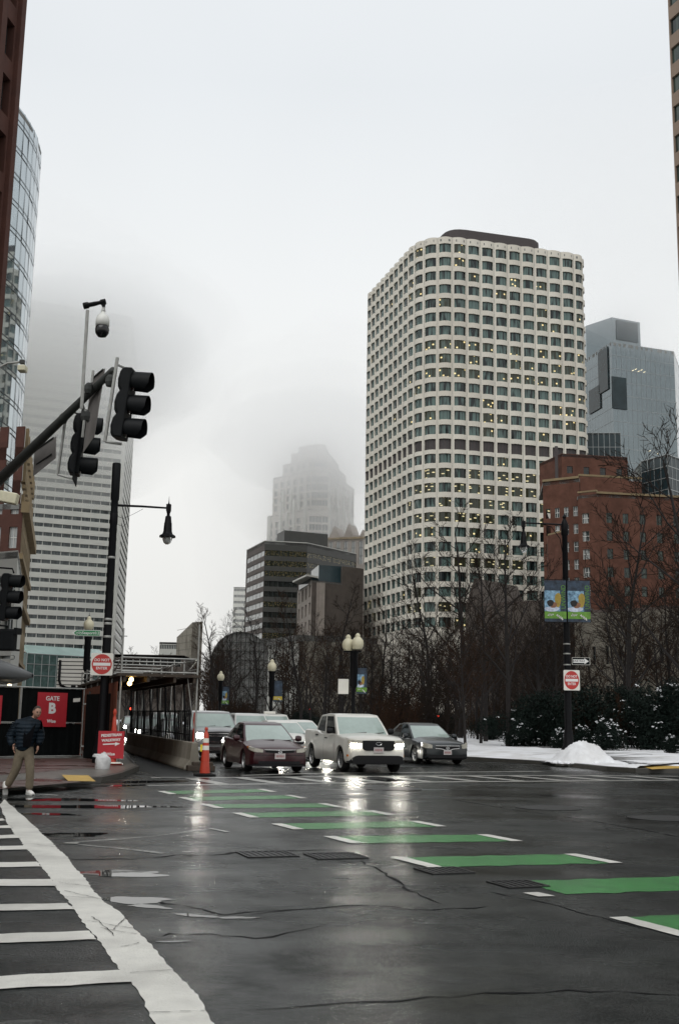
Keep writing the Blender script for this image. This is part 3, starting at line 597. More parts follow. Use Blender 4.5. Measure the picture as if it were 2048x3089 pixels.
def draw_window(mb, w, mi=0, fmi=1, mull=(), fw=0.07, cells=1, hbar=(), proud=0.05):
    p, (za, zb) = w['p'], w['z']; n = len(p) - 1; ci = w['i'] * 7 + 3; cj = w['j'] * 5 + 2
    for k in range(n):
        u0, u1 = k * cells / n, (k + 1) * cells / n
        e = 0.001
        mb.quad((*p[k], za), (*p[k + 1], za), (*p[k + 1], zb), (*p[k], zb), mi, [(ci + u0 + e, cj + e), (ci + u1 - e, cj + e), (ci + u1 - e, cj + 1 - e), (ci + u0 + e, cj + 1 - e)])
    if fw <= 0: return
    pa = Path(p)
    def bar(d, wd):
        c, nn = pa.at(d); t = Vector((-nn.y, nn.x)); a, b = c - t * wd / 2, c + t * wd / 2; a2, b2 = a + nn * proud, b + nn * proud
        for A, B in ((a2, b2), (a, a2), (b2, b)): mb.quad((*A, za), (*B, za), (*B, zb), (*A, zb), fmi)
    for m_ in mull: bar(pa.L * m_, fw)
    for h in hbar:
        z = za + (zb - za) * h
        for k in range(n):
            nn = pa.at(pa.c[k] + .01)[1] * proud
            A, B = p[k] + nn, p[k + 1] + nn
            mb.quad((*A, z - fw / 2), (*B, z - fw / 2), (*B, z + fw / 2), (*A, z + fw / 2), fmi)
            mb.quad((*p[k], z + fw / 2), (*A, z + fw / 2), (*B, z + fw / 2), (*p[k + 1], z + fw / 2), fmi); mb.quad((*A, z - fw / 2), (*p[k], z - fw / 2), (*p[k + 1], z - fw / 2), (*B, z - fw / 2), fmi)
def windows(parent, wins, pick, frame='mullion', single=None, name='window', **kw):
    rest = MB(); mats = []
    for w in wins:
        m = pick(w)
        if single is None or single(w):
            mb = MB(); draw_window(mb, w, 0, 1, **kw); mb.build(name, [M(m), M(frame)], parent)
        else:
            if m not in mats: mats.append(m)
            draw_window(rest, w, mats.index(m) * 2, mats.index(m) * 2 + 1, **kw)
    if rest.f:
        ml = []
        for m in mats: ml += [M(m), M(frame)]
        rest.build(name + '_field', ml, parent, kind='stuff')
def close_poly(parent, pts, z, m, name='roof', z0=None):
    mb = MB(); mb.prism(list(pts), z - 0.6 if z0 is None else z0, z); mb.build(name, M(m), parent)
def plain_wall(mb, pts, z0, z1):
    for i in range(len(pts) - 1): mb.quad((*pts[i], z0), (*pts[i + 1], z0), (*pts[i + 1], z1), (*pts[i], z1))
V2 = lambda a: Vector((a[0], a[1]))
hr = random.Random(99)

# ---- cream stone tower with bowed bays
B = wthing('stone_office_tower', 'tall cream stone office tower with rows of bowed windows and a rounded corner', 'tower', (35, 290, 0))
dl = Vector((-.29, .957)); dr = Vector((.964, .264)); C0 = Vector((20.67, 270.84))
def fillet(c, d0, d1, r, n):
    # rounded corner at c between incoming direction d0 and outgoing d1
    a = c - d0 * r; b = c + d1 * r; return [(a * (1 - t) ** 2 + c * 2 * t * (1 - t) + b * t * t) for t in [k / n for k in range(n + 1)]]
CR = C0 + dr * 47.0
back = (-dl * -1).normalized()
path = [C0 + dl * 46] + fillet(C0, -dl, dr, 10.5, 10) + fillet(CR, dr, Vector((-.29, .957)), 6.5, 8) + [CR + Vector((-.29, .957)) * 40]
KP = Path(path); NBK = round(KP.L / 3.80)
rows = []
for j in range(27):
    c = 121.95 - 3.73 * j
    rows.append((c - 1.45, c + 1.3) if j == 14 else (c - 1.2, c + 1.2))
rows.reverse()
wall = MB(); wins = facade(wall, KP, 0, KP.L, NBK, -0.5, 125.0, rows, 0.105, 0.895, 0.4, 4, 0.6)
wall.build('wall', M('stone_cream'), B)
ring = []
for i in range(NBK):
    a, b = KP.L * i / NBK, KP.L * (i + 1) / NBK
    for t in (0, .25, .5, .75):
        p, n = KP.at(a + (b - a) * t); ring.append(p + n * 0.6 * (1 - (2 * t - 1) ** 2))
ring += [CR + Vector((-.29, .957)) * 40, C0 + dl * 46]
close_poly(B, ring, 124.4, 'roof_grey')
mb = MB()
for i in range(len(ring) - 3):
    a, b = ring[i], ring[i + 1]; n = Vector(((b - a).y, -(b - a).x)).normalized() * .12
    mb.quad((*a, 125.0), (*b, 125.0), (*(b - n * 3), 125.05), (*(a - n * 3), 125.05))
mb.build('parapet_coping', M('stone_cream'), B)
mb = MB()
for i in range(NBK + 1):
    p, n = KP.at(KP.L * i / NBK); t = Vector((-n.y, n.x)) * .05
    mb.quad((*(p - t + n * .06), 20), (*(p + t + n * .06), 20), (*(p + t + n * .06), 124.9), (*(p - t + n * .06), 124.9))
mb.build('bay_joint', M('concrete_pale'), B)
pa = C0 + dr * 8.5 + dl * 5; pb = C0 + dr * 36 + dl * 5
pent = fillet(pa, dl * -1, dr, 5, 5) + fillet(pb, dr, dl, 4, 4) + [pb + dl * 18, pa + dl * 18]
mb = MB(); mb.prism(pent, 124.4, 129.7); mb.prism([V2(p) * .97 + (pa + pb) * .015 + dl * .3 for p in pent], 129.7, 130.2)
o = mb.build('penthouse', M('roof_dark'), B)
iL = next(i for i in range(NBK) if KP.L * (i + .5) / NBK > 46 - 10.5 - 2)
def pick(w):
    i, j = w['i'], 26 - w['j']
    if j == 14: return 'roof_dark'
    u = hr.random()
    if i < iL: return 'pane_key' if u > 0.03 else 'pane_key_lit'
    if j in (7, 8, 9): return 'pane_key_lit' if u < 0.66 else 'pane_key'
    if j in (16, 17, 18): return 'pane_key_tube' if u < 0.60 else 'pane_key'
    if j in (0, 3): return 'pane_key_lit' if u < 0.40 else 'pane_key'
    if j in (19, 22, 25): return 'pane_key_tube' if u < 0.45 else 'pane_key'
    return 'pane_key' if u > 0.13 else 'pane_key_lit'
windows(B, wins, pick, 'mullion_dark', single=lambda w: iL <= w['i'] < iL + 14 and 26 - w['j'] < 22 and (26 - w['j'] != 14), mull=(0.0, 0.333, 0.667, 1.0), fw=0.07, hbar=(0.0, 1.0))

# ---- striped white tower (left, upper floors in cloud)
Z = 84.7; C = at(278.7, 1228, 426); zz = C.z; Lp = V2(gp(79.3, 1211, zz)); Cc = V2(C)
dm = (Lp - Cc).normalized()
B = wthing('striped_tower', 'pale tower with long horizontal window strips, its top lost in cloud', 'tower', (Cc.x, Cc.y, 0))
fa = [Cc + dm * 78, Cc]; fb = [Cc, V2(at(298, 1228, 485))]
rows = []; k = int((Z - 22) / 3.45)
z = Z - 3.45 * k
while z < 154: rows.append((z - .72, z + .72)); z += 3.45
wall = MB(); PA = Path(fa); PB = Path(fb)
w1 = facade(wall, PA, 0, PA.L, 1, -.5, 158, rows, 0.0, 0.985, 0.3, 44)
w2 = facade(wall, PB, 0, PB.L, 1, -.5, 158, rows, 0.05, 0.985, 0.3, 16)
plain_wall(wall, [fb[1], fb[1] + dm * 78, fa[0]], -.5, 158)
wall.build('wall', M('alu_white'), B)
close_poly(B, [fa[0], Cc, fb[1], fb[1] + dm * 78], 157.5, 'roof_grey')
windows(B, w1, lambda w: 'pane_strip', 'alu_white', name='window_band', mull=[i / 22 for i in range(23)], fw=0.22, cells=44, proud=0.08)
windows(B, w2, lambda w: 'pane_strip', 'alu_white', name='window_band', mull=[i / 8 for i in range(9)], fw=0.22, cells=16, proud=0.08)
# glass lobby pavilion at its foot
A_, B_ = at(64, 1509, 330), at(262, 1511, 352); a, b = V2(A_), V2(B_); d = (b - a).normalized(); n = Vector((d.y, -d.x))
B = wthing('glass_pavilion', 'teal glass lobby pavilion at the foot of the striped tower', 'building', ((a.x + b.x) / 2, (a.y + b.y) / 2, 0))
zt = A_.z; mb = MB(); mb.quad((*a, 0), (*b, 0), (*b, zt), (*a, zt)); mb.quad((*b, 0), (*(b - n * 20), 0), (*(b - n * 20), zt + 3), (*b, zt)); mb.quad((*(a - n * 20), 0), (*a, 0), (*a, zt), (*(a - n * 20), zt + 3))
mb.build('glass_wall', M('glass_teal'), B)
mb = MB(); zt2 = at(70, 1489, 338).z; mb.quad((*a, zt), (*b, zt), (*(b - n * 8), zt2), (*(a - n * 8 + d * 2), zt2)); mb.quad((*(a - n * 8 + d * 2), zt2), (*(b - n * 8), zt2), (*(b - n * 20), zt2), (*(a - n * 20), zt2))
mb.build('glass_roof', mat('glass_roof', (0.24, 0.33, 0.31), 0.25, var=0.1, scale=.2), B)
mb = MB(); 
for t in range(13):
    p = a.lerp(b, t / 12) + n * .06; mb.box(p.x - .07, p.x + .07, p.y - .05, p.y + .05, 0, zt)
for z in [zt * q for q in (.12, .3, .48, .66, .84, 1.0)]:
    mb.quad((*(a + n * .12), z - .12), (*(b + n * .12), z - .12), (*(b + n * .12), z + .12), (*(a + n * .12), z + .12))
mb.build('mullion_grid', M('mullion'), B)
mb = MB()
for t in (.50, .6, .76): p = a.lerp(b, t) + n * .15; mb.box(p.x - .5, p.x + .5, p.y - .03, p.y, zt - 1.9, zt - 1.5)
mb.build('ceiling_lights', mat('lobby_lamp', (1, .9, .5), .5, var=0, emit=(1, .85, .4), es=0.7), B)

# ---- left: curved glass tower
top = [(48, 308), (82, 352), (102, 385), (118, 423), (127.5, 462)]
GH = 90.0
pl = [V2(gp(x / _PK, y / _PK, GH)) for x, y in top]
d0 = (pl[0] - pl[1]).normalized()
pl = [pl[0] + d0 * 30 + Vector((-3.0, 0)), pl[0] + d0 * 9] + pl
e = (pl[-1] - pl[-2]).normalized(); last = pl[-1]
for k in range(1, 5):
    e = Matrix.Rotation(R_(13), 2) @ e; last = last + e * 5; pl.append(last)
B = wthing('curved_glass_tower', 'blue curved glass curtain wall tower behind the brick facade on the left', 'tower', (pl[3].x - 12, pl[3].y, 0))
GP = Path(pl)
npan = int(GP.L / 2.2); hz = 4.15; mb = MB(); fr = MB(); gr = random.Random(5)
pts = [GP.at(GP.L * i / npan) for i in range(npan + 1)]
cells = []
for i in range(npan):
    for j in range(int(GH / hz) + 1):
        z0, z1 = j * hz, min((j + 1) * hz, GH)
        if z1 - z0 < .3: continue
        a, b = pts[i][0], pts[i + 1][0]; n = pts[i][1]; tx, tz = gr.uniform(-.02, .02), gr.uniform(-.03, .03)
        q = [(*(a + n * (tx + tz)), z0), (*(b + n * (-tx + tz)), z0), (*(b + n * (-tx - tz)), z1), (*(a + n * (tx - tz)), z1)]
        cells.append((i, j, q))
for i, j, q in cells:
    if i >= npan - 22 and j >= 8 and i < npan - 4: MB().quad(*q).build('glass_panel', M('glass_blue'), B)
    else: mb.quad(*q)
mb.build('glass_panel_field', M('glass_blue'), B, kind='stuff')
for i in range(npan):
    a, n = pts[i]; t = Vector((-n.y, n.x)) * .05; a = a + n * .06
    fr.quad((*(a - t), 0), (*(a + t), 0), (*(a + t), GH), (*(a - t), GH))
    b = pts[i + 1][0] + pts[i + 1][1] * .07; a = pts[i][0] + n * .07
    for j in range(int(GH / hz) + 1):
        for dz in (0, 0.75): fr.quad((*a, j * hz + dz - .06), (*b, j * hz + dz - .06), (*b, j * hz + dz + .06), (*a, j * hz + dz + .06))
fr.build('mullion_grid', M('mullion_dark'), B)
close_poly(B, [p for p, n in pts] + [pts[-1][0] + Vector((-30, 0)), pts[0][0] + Vector((-30, 10))], GH - .3, 'roof_grey', z0=GH - 1)
mb = MB(); mb.prism([p - n * .9 for p, n in pts] + [pts[-1][0] + Vector((-30, 0)), pts[0][0] + Vector((-30, 10))], 0, GH - 1.2); mb.build('core', M('panel_dark'), B)
p = pts[npan - 6]; mb = MB()
# ---- left: brick building, only its right edge in frame
q0 = V2(at(30, 300, 62)); dd = Vector((-.16, -1)).normalized()
B = wthing('brick_facade_building', 'dark red brick building whose edge rises along the left frame', 'building', (q0.x, q0.y, 0))
wall = MB(); PP = Path([q0 + dd * 46, q0]); rows = [(4 + 3.6 * k, 6.4 + 3.6 * k) for k in range(19)]
wn = facade(wall, PP, 0, PP.L, 18, -.5, 76, rows, 0.28, 0.72, 0.5)
plain_wall(wall, [q0, q0 + Vector((-25, 6)), q0 + dd * 46 + Vector((-25, 6)), q0 + dd * 46], -.5, 76)
for k in range(19):
    p, n = PP.at(PP.L * k / 18); t = Vector((-n.y, n.x)) * .32
    s = 0.28
    wall.prism([p - t, p + t, p + t + n * s, p - t + n * s] if k < 18 else [p - t * 1.5, p + t * .2, p + t * .2 + n * s, p - t * 1.5 + n * s], -.5, 75)
wall.build('wall', M('brick_dark'), B); close_poly(B, [q0, q0 + Vector((-25, 6)), q0 + dd * 46 + Vector((-25, 6)), q0 + dd * 46], 75.8, 'roof_dark')
windows(B, wn, lambda w: 'pane_dark', 'mullion_dark', single=lambda w: w['i'] > 12, mull=(0, .5, 1), hbar=(.5,))
# ---- left: tan and red stone house, grey glass front with canopy
f0, f1, f2 = at(37, 1165, 120), at(55, 1163, 118), at(80, 1158, 150)
B = wthing('tan_stone_house', 'narrow tan stone and red brick house wedged before the striped tower', 'building', (f1.x, f1.y, 0))
zt = f1.z; wall = MB(); PP = Path([V2(f0) + Vector((-8, 0)), V2(f1)]); rows = [(4 + 3.7 * k, 6.3 + 3.7 * k) for k in range(8)]
wn = facade(wall, PP, 0, PP.L, 5, -.5, zt, rows, .25, .75, .25); wall.build('brick_wall', M('brick_dark'), B)
wall = MB(); PP = Path([V2(f1) + Vector((.02, .01)), V2(f2)]); w2 = facade(wall, PP, 0, PP.L, 9, -.5, zt - 1, rows, .3, .7, .5); wall.build('stone_wall', M('stone_tan'), B)
windows(B, wn, lambda w: 'pane_sky', 'white_frame', mull=(0, .5, 1), hbar=(0, .5, 1)); windows(B, w2, lambda w: 'pane_dark', 'mullion_dark', mull=(.5,))
mb = MB(); u = (V2(f2) - V2(f1)).normalized(); n = Vector((u.y, -u.x))
for z, pr, hgt in ((zt - 1, .7, 1.2), (zt - 6, .35, .6), (zt * .55, .55, .7), (zt * .3, .3, .5)):
    a, b = V2(f1) - u * .3, V2(f2); mb.prism([a + n * pr, b + n * pr, b - n * .2, a - n * .2], z, z + hgt)
mb.build('cornice', M('stone_tan'), B); close_poly(B, [V2(f0) + Vector((-8, 0)), V2(f1), V2(f2), V2(f2) + Vector((-12, 6))], zt, 'roof_grey')
g0, g1, g2 = at(-40, 1270, 86), at(43, 1271, 84), at(62, 1272, 112)
B = wthing('grey_glass_building', 'grey concrete and glass front at the left edge behind the signal', 'building', (g1.x, g1.y, 0))
zt = g1.z; wall = MB(); PP = Path([V2(g0), V2(g1)]); L_ = zt
wn = facade(wall, PP, 0, PP.L, 3, -.5, zt, [(5.5, zt * .42), (zt * .45, zt * .68), (zt * .72, zt * .86)], .02, .98, .4, 2); PP2 = Path([V2(g1), V2(g2)])
plain_wall(wall, [V2(g1), V2(g2), V2(g2) + Vector((-30, 0)), V2(g0)], -.5, zt); wall.build('wall', M('concrete_pale'), B)
windows(B, wn, lambda w: 'pane_green', 'mullion', mull=(0, .25, .5, .75, 1), hbar=(0, .25, .5, .75, 1), fw=.1); close_poly(B, [V2(g0), V2(g1), V2(g2), V2(g2) + Vector((-30, 0))], zt - .1, 'roof_grey', z0=zt - .6)
mb = MB(); vs = []; na = 14
tip = at(80, 1562, 74); 
for i in range(na + 1):
    t = i / na; a = at(-40 + 118 * t, 1512 + 44 * t ** 1.3, 78 - 4 * t); c = at(-40 + 118 * t, 1560 + 6 * t, 70 + 4 * t)
    m_ = (a + c) / 2 + Vector((0, 0, .25 * (1 - t ** 4))); lo = (a + c) / 2 - Vector((0, 0, 1.1 * (1 - t ** 3)))
    vs += [a, m_, c, lo]
mb.add(vs, [(4 * i + k, 4 * i + (k + 1) % 4, 4 * i + 4 + (k + 1) % 4, 4 * i + 4 + k) for i in range(na) for k in range(4)])
mb.build('canopy', M('canopy_grey'), B, smooth=True)
mb = MB(); c = at(23, 1582, 73); mb.lathe([(.001, -.1), (.14, -.08), (.14, .05), (.001, .08)], c, 10); mb.build('canopy_lamp', mat('canopy_lamp', (1, .9, .7), .5, var=0, emit=(1, .8, .5), es=3), B)

# ---- centre: stepped tower in the cloud
def z7(x, y): return (780 + x / 4.611) / _PK, (1320 + y / 4.611) / _PK
B = wthing('stepped_tower', 'stepped stone and glass tower fading into low cloud in the centre', 'tower', (-12, 560, 0))
def tier(xa, xb, xc, xd, ytop, zlo, yb, shr):
    A = V2(at(*z7(xa, 700), 566 - shr)); Bp = V2(at(*z7(xb, 700), 541 + shr)); Cp = V2(at(*z7(xc, 700), 542 + shr)); D = V2(at(*z7(xd, 700), 590 - shr))
    zt = at(*z7(xb, ytop), 541 + shr).z; return [A, Bp, Cp, D], zt
lo = -0.5
for ti, (xa, xb, xc, xd, yt, shr, nb) in enumerate([(135, 710, 980, 1365, 985, 0, 6), (200, 735, 965, 1330, 450, 2, 6), (330, 760, 950, 1215, 285, 4, 5), (440, 790, 930, 1110, 165, 7, 4), (545, 800, 920, 1000, 90, 9, 3)]):
    f, zt = tier(xa, xb, xc, xd, yt, lo, 0, shr)
    wall = MB(); z0 = lo; rows = []; z = max(z0 + 2, 40) if ti == 0 else z0 + 2.2
    while z + 2.7 < zt - 1.2: rows.append((z, z + 2.9)); z += 4.0
    ws = []
    ws += facade(wall, Path(f[0:2]), 0, (f[1] - f[0]).length, nb, z0, zt, rows, .22, .78, .6, 2)
    ws += facade(wall, Path(f[1:3]), 0, (f[2] - f[1]).length, 3, z0, zt, rows, .06, .94, .4, 2, i0=20)
    ws += facade(wall, Path(f[2:4]), 0, (f[3] - f[2]).length, nb + 4, z0, zt, rows, .25, .75, .6, 1, i0=40)
    bk = [f[3], f[3] + (f[0] - f[1]), f[0]]; plain_wall(wall, bk, z0, zt); wall.build('tier_wall', M('tower_stone'), B)
    close_poly(B, f + [bk[1]], zt - .2, 'roof_grey'); windows(B, ws, lambda w: 'tower_glass', 'tower_stone', single=lambda w: False, mull=(.5,), fw=.25)
    n = Vector(((f[1] - f[0]).y, -(f[1] - f[0]).x)).normalized(); u = (f[1] - f[0])
    mb = MB()
    if ti < 2:
        for t in ((.08, .34, .5, .66, .93) if ti == 0 else (.3, .5, .7)):
            p = f[0] + u * t; k = u.normalized() * (.8 if ti == 0 else .95); hh = (zt + (6 if ti == 0 and t in (.34, .66, .93) else 0)) if ti == 0 else zt - 8
            mb.prism([p - k, p + k, p + k + n * 1.0, p - k + n * 1.0], 40 if ti == 0 else z0, hh)
        u2 = f[3] - f[2]; n2 = Vector((u2.y, -u2.x)).normalized()
        for t in (.02, .3, .55, .8): p = f[2] + u2 * t; k = u2.normalized() * .8; mb.prism([p - k, p + k, p + k + n2, p - k + n2], 40 if ti == 0 else z0, zt + 3 if ti == 0 else zt - 6)
        mb.build('pilaster', M('concrete_pale'), B, kind='stuff')
    lo = zt - .3
# ---- dark banded office block
H = 64
f = [V2(gp(570, 1272, H)), V2(gp(612, 1250, H)), V2(gp(710, 1255, H)), V2(gp(823, 1280, H))]
B = wthing('banded_office_block', 'dark faceted office block with alternating window and spandrel bands', 'building', (f[1].x, f[1].y, 0))
rows = [(H - 5.2 - 3.72 * k, H - 3.2 - 3.72 * k) for k in range(15)][::-1]
for k, (nm, sg) in enumerate((('panel_brown', 5), ('panel_dark', 9), ('panel_dark', 10))):
    wall = MB(); P_ = Path(f[k:k + 2]); ws = facade(wall, P_, 0, P_.L, 1, -.5, H, rows, .005, .995, .25, sg); wall.build('wall', M(nm), B)
    def pk(w, k=k):
        if k == 0: return 'pane_sky'
        return 'pane_dark_lit' if (len(rows) - 1 - w['j']) in (0, 1, 2, 5, 8) and k < 3 else 'pane_dark'
    windows(B, ws, pk, 'panel_brown' if k == 0 else 'mullion_dark', name='window_band', mull=[i / sg for i in range(sg + 1)], fw=.18 if k == 0 else .12, cells=sg * 2)
wall = MB(); plain_wall(wall, [f[3], f[3] + Vector((-10, 30)), f[0]], -.5, H); wall.build('rear_wall', M('panel_dark'), B)
close_poly(B, f + [f[3] + Vector((-10, 30))], H - .3, 'roof_grey', z0=H - 1); mb = MB()
for k in range(3):
    a, b = f[k], f[k + 1]; n = Vector(((b - a).y, -(b - a).x)).normalized() * .12; mb.prism([a + n, b + n, b - n * 4, a - n * 4], H + .01, H + .3)
mb.build('parapet', M('concrete_pale'), B)
pz = at(650, 1232, 440).z; pa = [V2(at(640, 1232, 442)), V2(at(657, 1231, 432)), V2(at(757, 1242, 440)), V2(at(757, 1242, 455)), V2(at(645, 1232, 455))]
mb = MB(); mb.prism(pa, H - .4, pz); mb.build('penthouse', M('panel_dark'), B)
# ---- brown brick block with a projecting roof
def t7(x, y): return (650 + x / 2.782) / _PK, (1300 + y / 2.782) / _PK
D = 290
a, b, c, c2, d = (V2(at(*t7(690, 1300), D + 26)), V2(at(*t7(808, 1300), D)), V2(at(*t7(908, 1300), D + 2)), V2(at(*t7(1062, 1300), D + 5)), V2(at(*t7(1240, 1300), D + 9)))
z1, z2 = at(*t7(900, 1255), D).z, at(*t7(1150, 1142), D + 6).z
B = wthing('brown_brick_block', 'brown brick block with blank side wall and overhanging roof plate', 'building', (b.x, b.y, 0))
wall = MB(); PP = Path([a, b]); ws = facade(wall, PP, 0, PP.L, 4, -.5, z1, [(5 + 4.6 * k, 8.2 + 4.6 * k) for k in range(7)], .3, .75, .5); wall.build('window_wall', M('stone_pink'), B)
windows(B, ws, lambda w: 'pane_dark', 'mullion_dark', mull=(0, .5, 1), hbar=(.5,))
wall = MB(); plain_wall(wall, [b, c, c2], -.5, z1); plain_wall(wall, [c2, c2 + (a - b) * .6], z1 - 1, z2); wall.build('side_wall', M('brick_brown'), B)
wall = MB(); plain_wall(wall, [c2, d, d + (a - b), a], -.5, z2); wall.build('tall_wall', M('brick_brown'), B)
n = (c - b).normalized(); mb = MB(); q = V2(at(*t7(880, 1300), D)); nn = Vector((n.y, -n.x)) * .35
for x in (870, 895): q = V2(at(*t7(x, 1300), D + 1)); mb.prism([q - n * .7 + nn, q + n * .7 + nn, q + n * .7 - nn, q - n * .7 - nn], 2, z1 - .5)
mb.build('pilaster', M('stone_pink'), B)
mb = MB(); mb.prism([a, b, c, c2, c2 + (a - b), ], z1 - .5, z1 - .1); mb.prism([c2 + Vector((.1, .1)), d, d + (a - b), c2 + (a - b)], z2 - .5, z2 - .1); mb.build('roof', M('roof_grey'), B)
mb = MB(); zr = at(*t7(760, 1218), D).z; e0 = V2(at(*t7(648, 1265), D + 14)); mb.prism([e0, V2(at(*t7(762, 1300), D - 1)), V2(at(*t7(862, 1300), D + 3)), V2(at(*t7(862, 1300), D + 3)) + (a - b) * .8], zr - .1, zr + .35)
mb.build('roof_plate', M('concrete_pale'), B)
mb = MB(); p0, p1 = V2(at(*t7(700, 1300), D + 20)), V2(at(*t7(806, 1300), D + 1.5)); mb.prism([p0, p1, V2(at(*t7(862, 1300), D + 4)), V2(at(*t7(862, 1300), D + 4)) + (a - b) * .6], z1 - .4, zr - .1); mb.build('glazed_top_floor', M('glass_darkbay'), B)
mb = MB(); zb = at(*t7(960, 1122), D + 4).z; p0, p1 = V2(at(*t7(866, 1200), D + 5)), V2(at(*t7(1058, 1200), D + 7)); mb.prism([p0, p1, p1 + (a - b) * .5, p0 + (a - b) * .5], z1 - .2, zb); mb.build('plant_box', M('glass_darkbay'), B)
# ---- pinkish gabled block behind
D = 500
a, b = V2(at(*t7(690, 900), D)), V2(at(*t7(1252, 930), D - 10)); d = (b - a).normalized(); n = Vector((d.y, -d.x)); z0 = at(*t7(900, 905), D).z; L_ = (b - a).length
B = wthing('gabled_stone_block', 'pink stone block with small gables peeping over the banded office block', 'building', (a.x, a.y, 0))
wall = MB(); PP = Path([a, b]); ws = facade(wall, PP, 0, L_, 9, 30, z0, [(z0 - 26, z0 - 15), (z0 - 12.5, z0 - 2)], .25, .75, .5); wall.build('wall', M('stone_pink'), B); windows(B, ws, lambda w: 'pane_sky', 'mullion_dark', mull=(.5,), hbar=(.35, .7), fw=.3)
mb = MB(); close_poly(B, [a, b, b - n * 25, a - n * 25], z0 - .2, 'roof_grey')
for t, w, h in ((.55, .16, 5.0), (.76, .14, 6.0), (.97, .1, 3.0)):
    p = a + d * L_ * t; k = d * L_ * w / 2; v = [(*(p - k), z0), (*(p + k), z0), (*p, z0 + h), (*(p - k - n * 12), z0), (*(p + k - n * 12), z0), (*(p - n * 12), z0 + h)]
    mb.add(v, [(0, 1, 2), (5, 4, 3), (1, 4, 5, 2), (3, 0, 2, 5)])
mb.build('gable', M('stone_pink'), B); mb = MB(); mb.prism([a + n * .5, b + n * .5, b - n, a - n], z0 - 1.2, z0 - .3); mb.build('cornice', M('stone_tan'), B)
# ---- small far blocks
def slab(name, label, x0, x1, ytop, D, m, depth=20, rows_n=0, zt=None, side=0.0, pane='pane_strip'):
    a, b = V2(at(x0, ytop, D)), V2(at(x1, ytop, D + side)); z = at((x0 + x1) / 2, ytop, D + side / 2).z
    Bq = wthing(name, label, 'building', (a.x, a.y, 0)); wall = MB(); PP = Path([a, b])
    rr = [(z - 2.6 - 3.8 * k, z - 1.0 - 3.8 * k) for k in range(rows_n)][::-1]
    ws = facade(wall, PP, 0, PP.L, 1, -.5, z, rr, .03, .97, .3, 10); n = Vector(((b - a).y, -(b - a).x)).normalized()
    plain_wall(wall, [b, b - n * depth, a - n * depth, a], -.5, z); wall.build('wall', M(m), Bq); close_poly(Bq, [a, b, b - n * depth, a - n * depth], z - .1, 'roof_grey')
    windows(Bq, ws, lambda w: pane, 'concrete_pale', name='window_band', mull=[i / 10 for i in range(11)], fw=.2, cells=10)
    return Bq, a, b, z, n
slab('pale_far_tower', 'faint pale tower just left of the banded office block', 540, 575, 1356, 690, 'alu_white', rows_n=14)
slab('white_low_block', 'small white block with two window strips beside the slant roofed building', 369, 411, 1483, 430, 'alu_white', rows_n=6)
a, b, c = V2(at(409, 1470, 330)), V2(at(434, 1450, 318)), V2(at(469, 1435, 322)); B = wthing('slant_roof_building', 'grey building with a slanting roof edge above the scaffold', 'building', (a.x, a.y, 0))
za, zb, zc = at(409, 1472, 330).z, at(447, 1438, 319).z, at(469, 1435, 322).z; mb = MB(); e = V2(at(447, 1438, 319))
e = V2(at(445, 1438, 318)); mb.add([(*a, 0), (*e, 0), (*c, 0), (*c, zc), (*e, zb), (*a, za)], [(0, 1, 4, 5), (1, 2, 3, 4)]); bk = Vector((-3, 22))
mb.add([(*a, za), (*e, zb), (*c, zc), (*(c + bk), zc), (*(e + bk), zb), (*(a + bk), za)], [(0, 1, 4, 5), (1, 2, 3, 4)]); mb.build('wall', M('concrete'), B)
mb = MB()
for k in range(12):
    z = 4 + k * 2.0; mb.quad((*(a + Vector((0, -.1))), z), (*(e + Vector((0, -.1))), z), (*(e + Vector((0, -.1))), z + .12), (*(a + Vector((0, -.1))), z + .12))
mb.build('facade_groove', M('stone_grey'), B)
slab('brown_terrace', 'low brown terrace with flat roof seen over the scaffold', 255, 425, 1512, 260, 'brick_brown', rows_n=2, pane='pane_dark')
# vaulted glass hall and colonnaded building
c = at(556, 1520, 230); r = at(625, 1520, 230).x - c.x; B = wthing('vaulted_hall', 'grey vaulted hall with a round arched glass end behind bare trees', 'building', (c.x, 230, 0))
n_ = 20; zt = at(556, 1459, 230).z; zs = zt - r; mb = MB(); ar = [(c.x + r * math.cos(math.pi * k / n_), zs + r * math.sin(math.pi * k / n_)) for k in range(n_ + 1)]
mb.add([(x, 230, z) for x, z in ar] + [(x, 262, z) for x, z in ar], [(k, k + 1, n_ + 2 + k, n_ + 1 + k) for k in range(n_)]); mb.quad((c.x + r, 230, 0), (c.x + r, 262, 0), (c.x + r, 262, zs), (c.x + r, 230, zs)); mb.quad((c.x - r, 262, 0), (c.x - r, 230, 0), (c.x - r, 230, zs), (c.x - r, 262, zs))
mb.build('vault', M('stone_grey'), B, smooth=True)
mb = MB(); mb.add([(x, 230.4, z) for x, z in ar] + [(c.x - r, 230.4, 0), (c.x + r, 230.4, 0)], [tuple(range(n_ + 2, -1, -1))]); mb.build('end_glazing', M('roof_grey'), B)
mb = MB()
for k in range(-6, 7): x = c.x + k * r / 6.5; mb.box(x - .08, x + .08, 230.05, 230.3, 0, zs + math.sqrt(max(0, r * r - (x - c.x) ** 2)) - .05)
for k in range(10): z = 2 + k * 1.8; h = math.sqrt(max(.04, r * r - max(0, z - zs) ** 2)); mb.box(c.x - h, c.x + h, 229.95, 230.2, z - .07, z + .07)
mb.build('glazing_bar', M('steel_dark'), B)
a, b = at(622, 1492, 200), at(690, 1470, 185); B = wthing('colonnade_building', 'pale colonnaded building with dark eaves beside the vaulted hall', 'building', (a.x, a.y, 0)); d = V2(b) - V2(a); n = Vector((d.y, -d.x)).normalized(); z = a.z
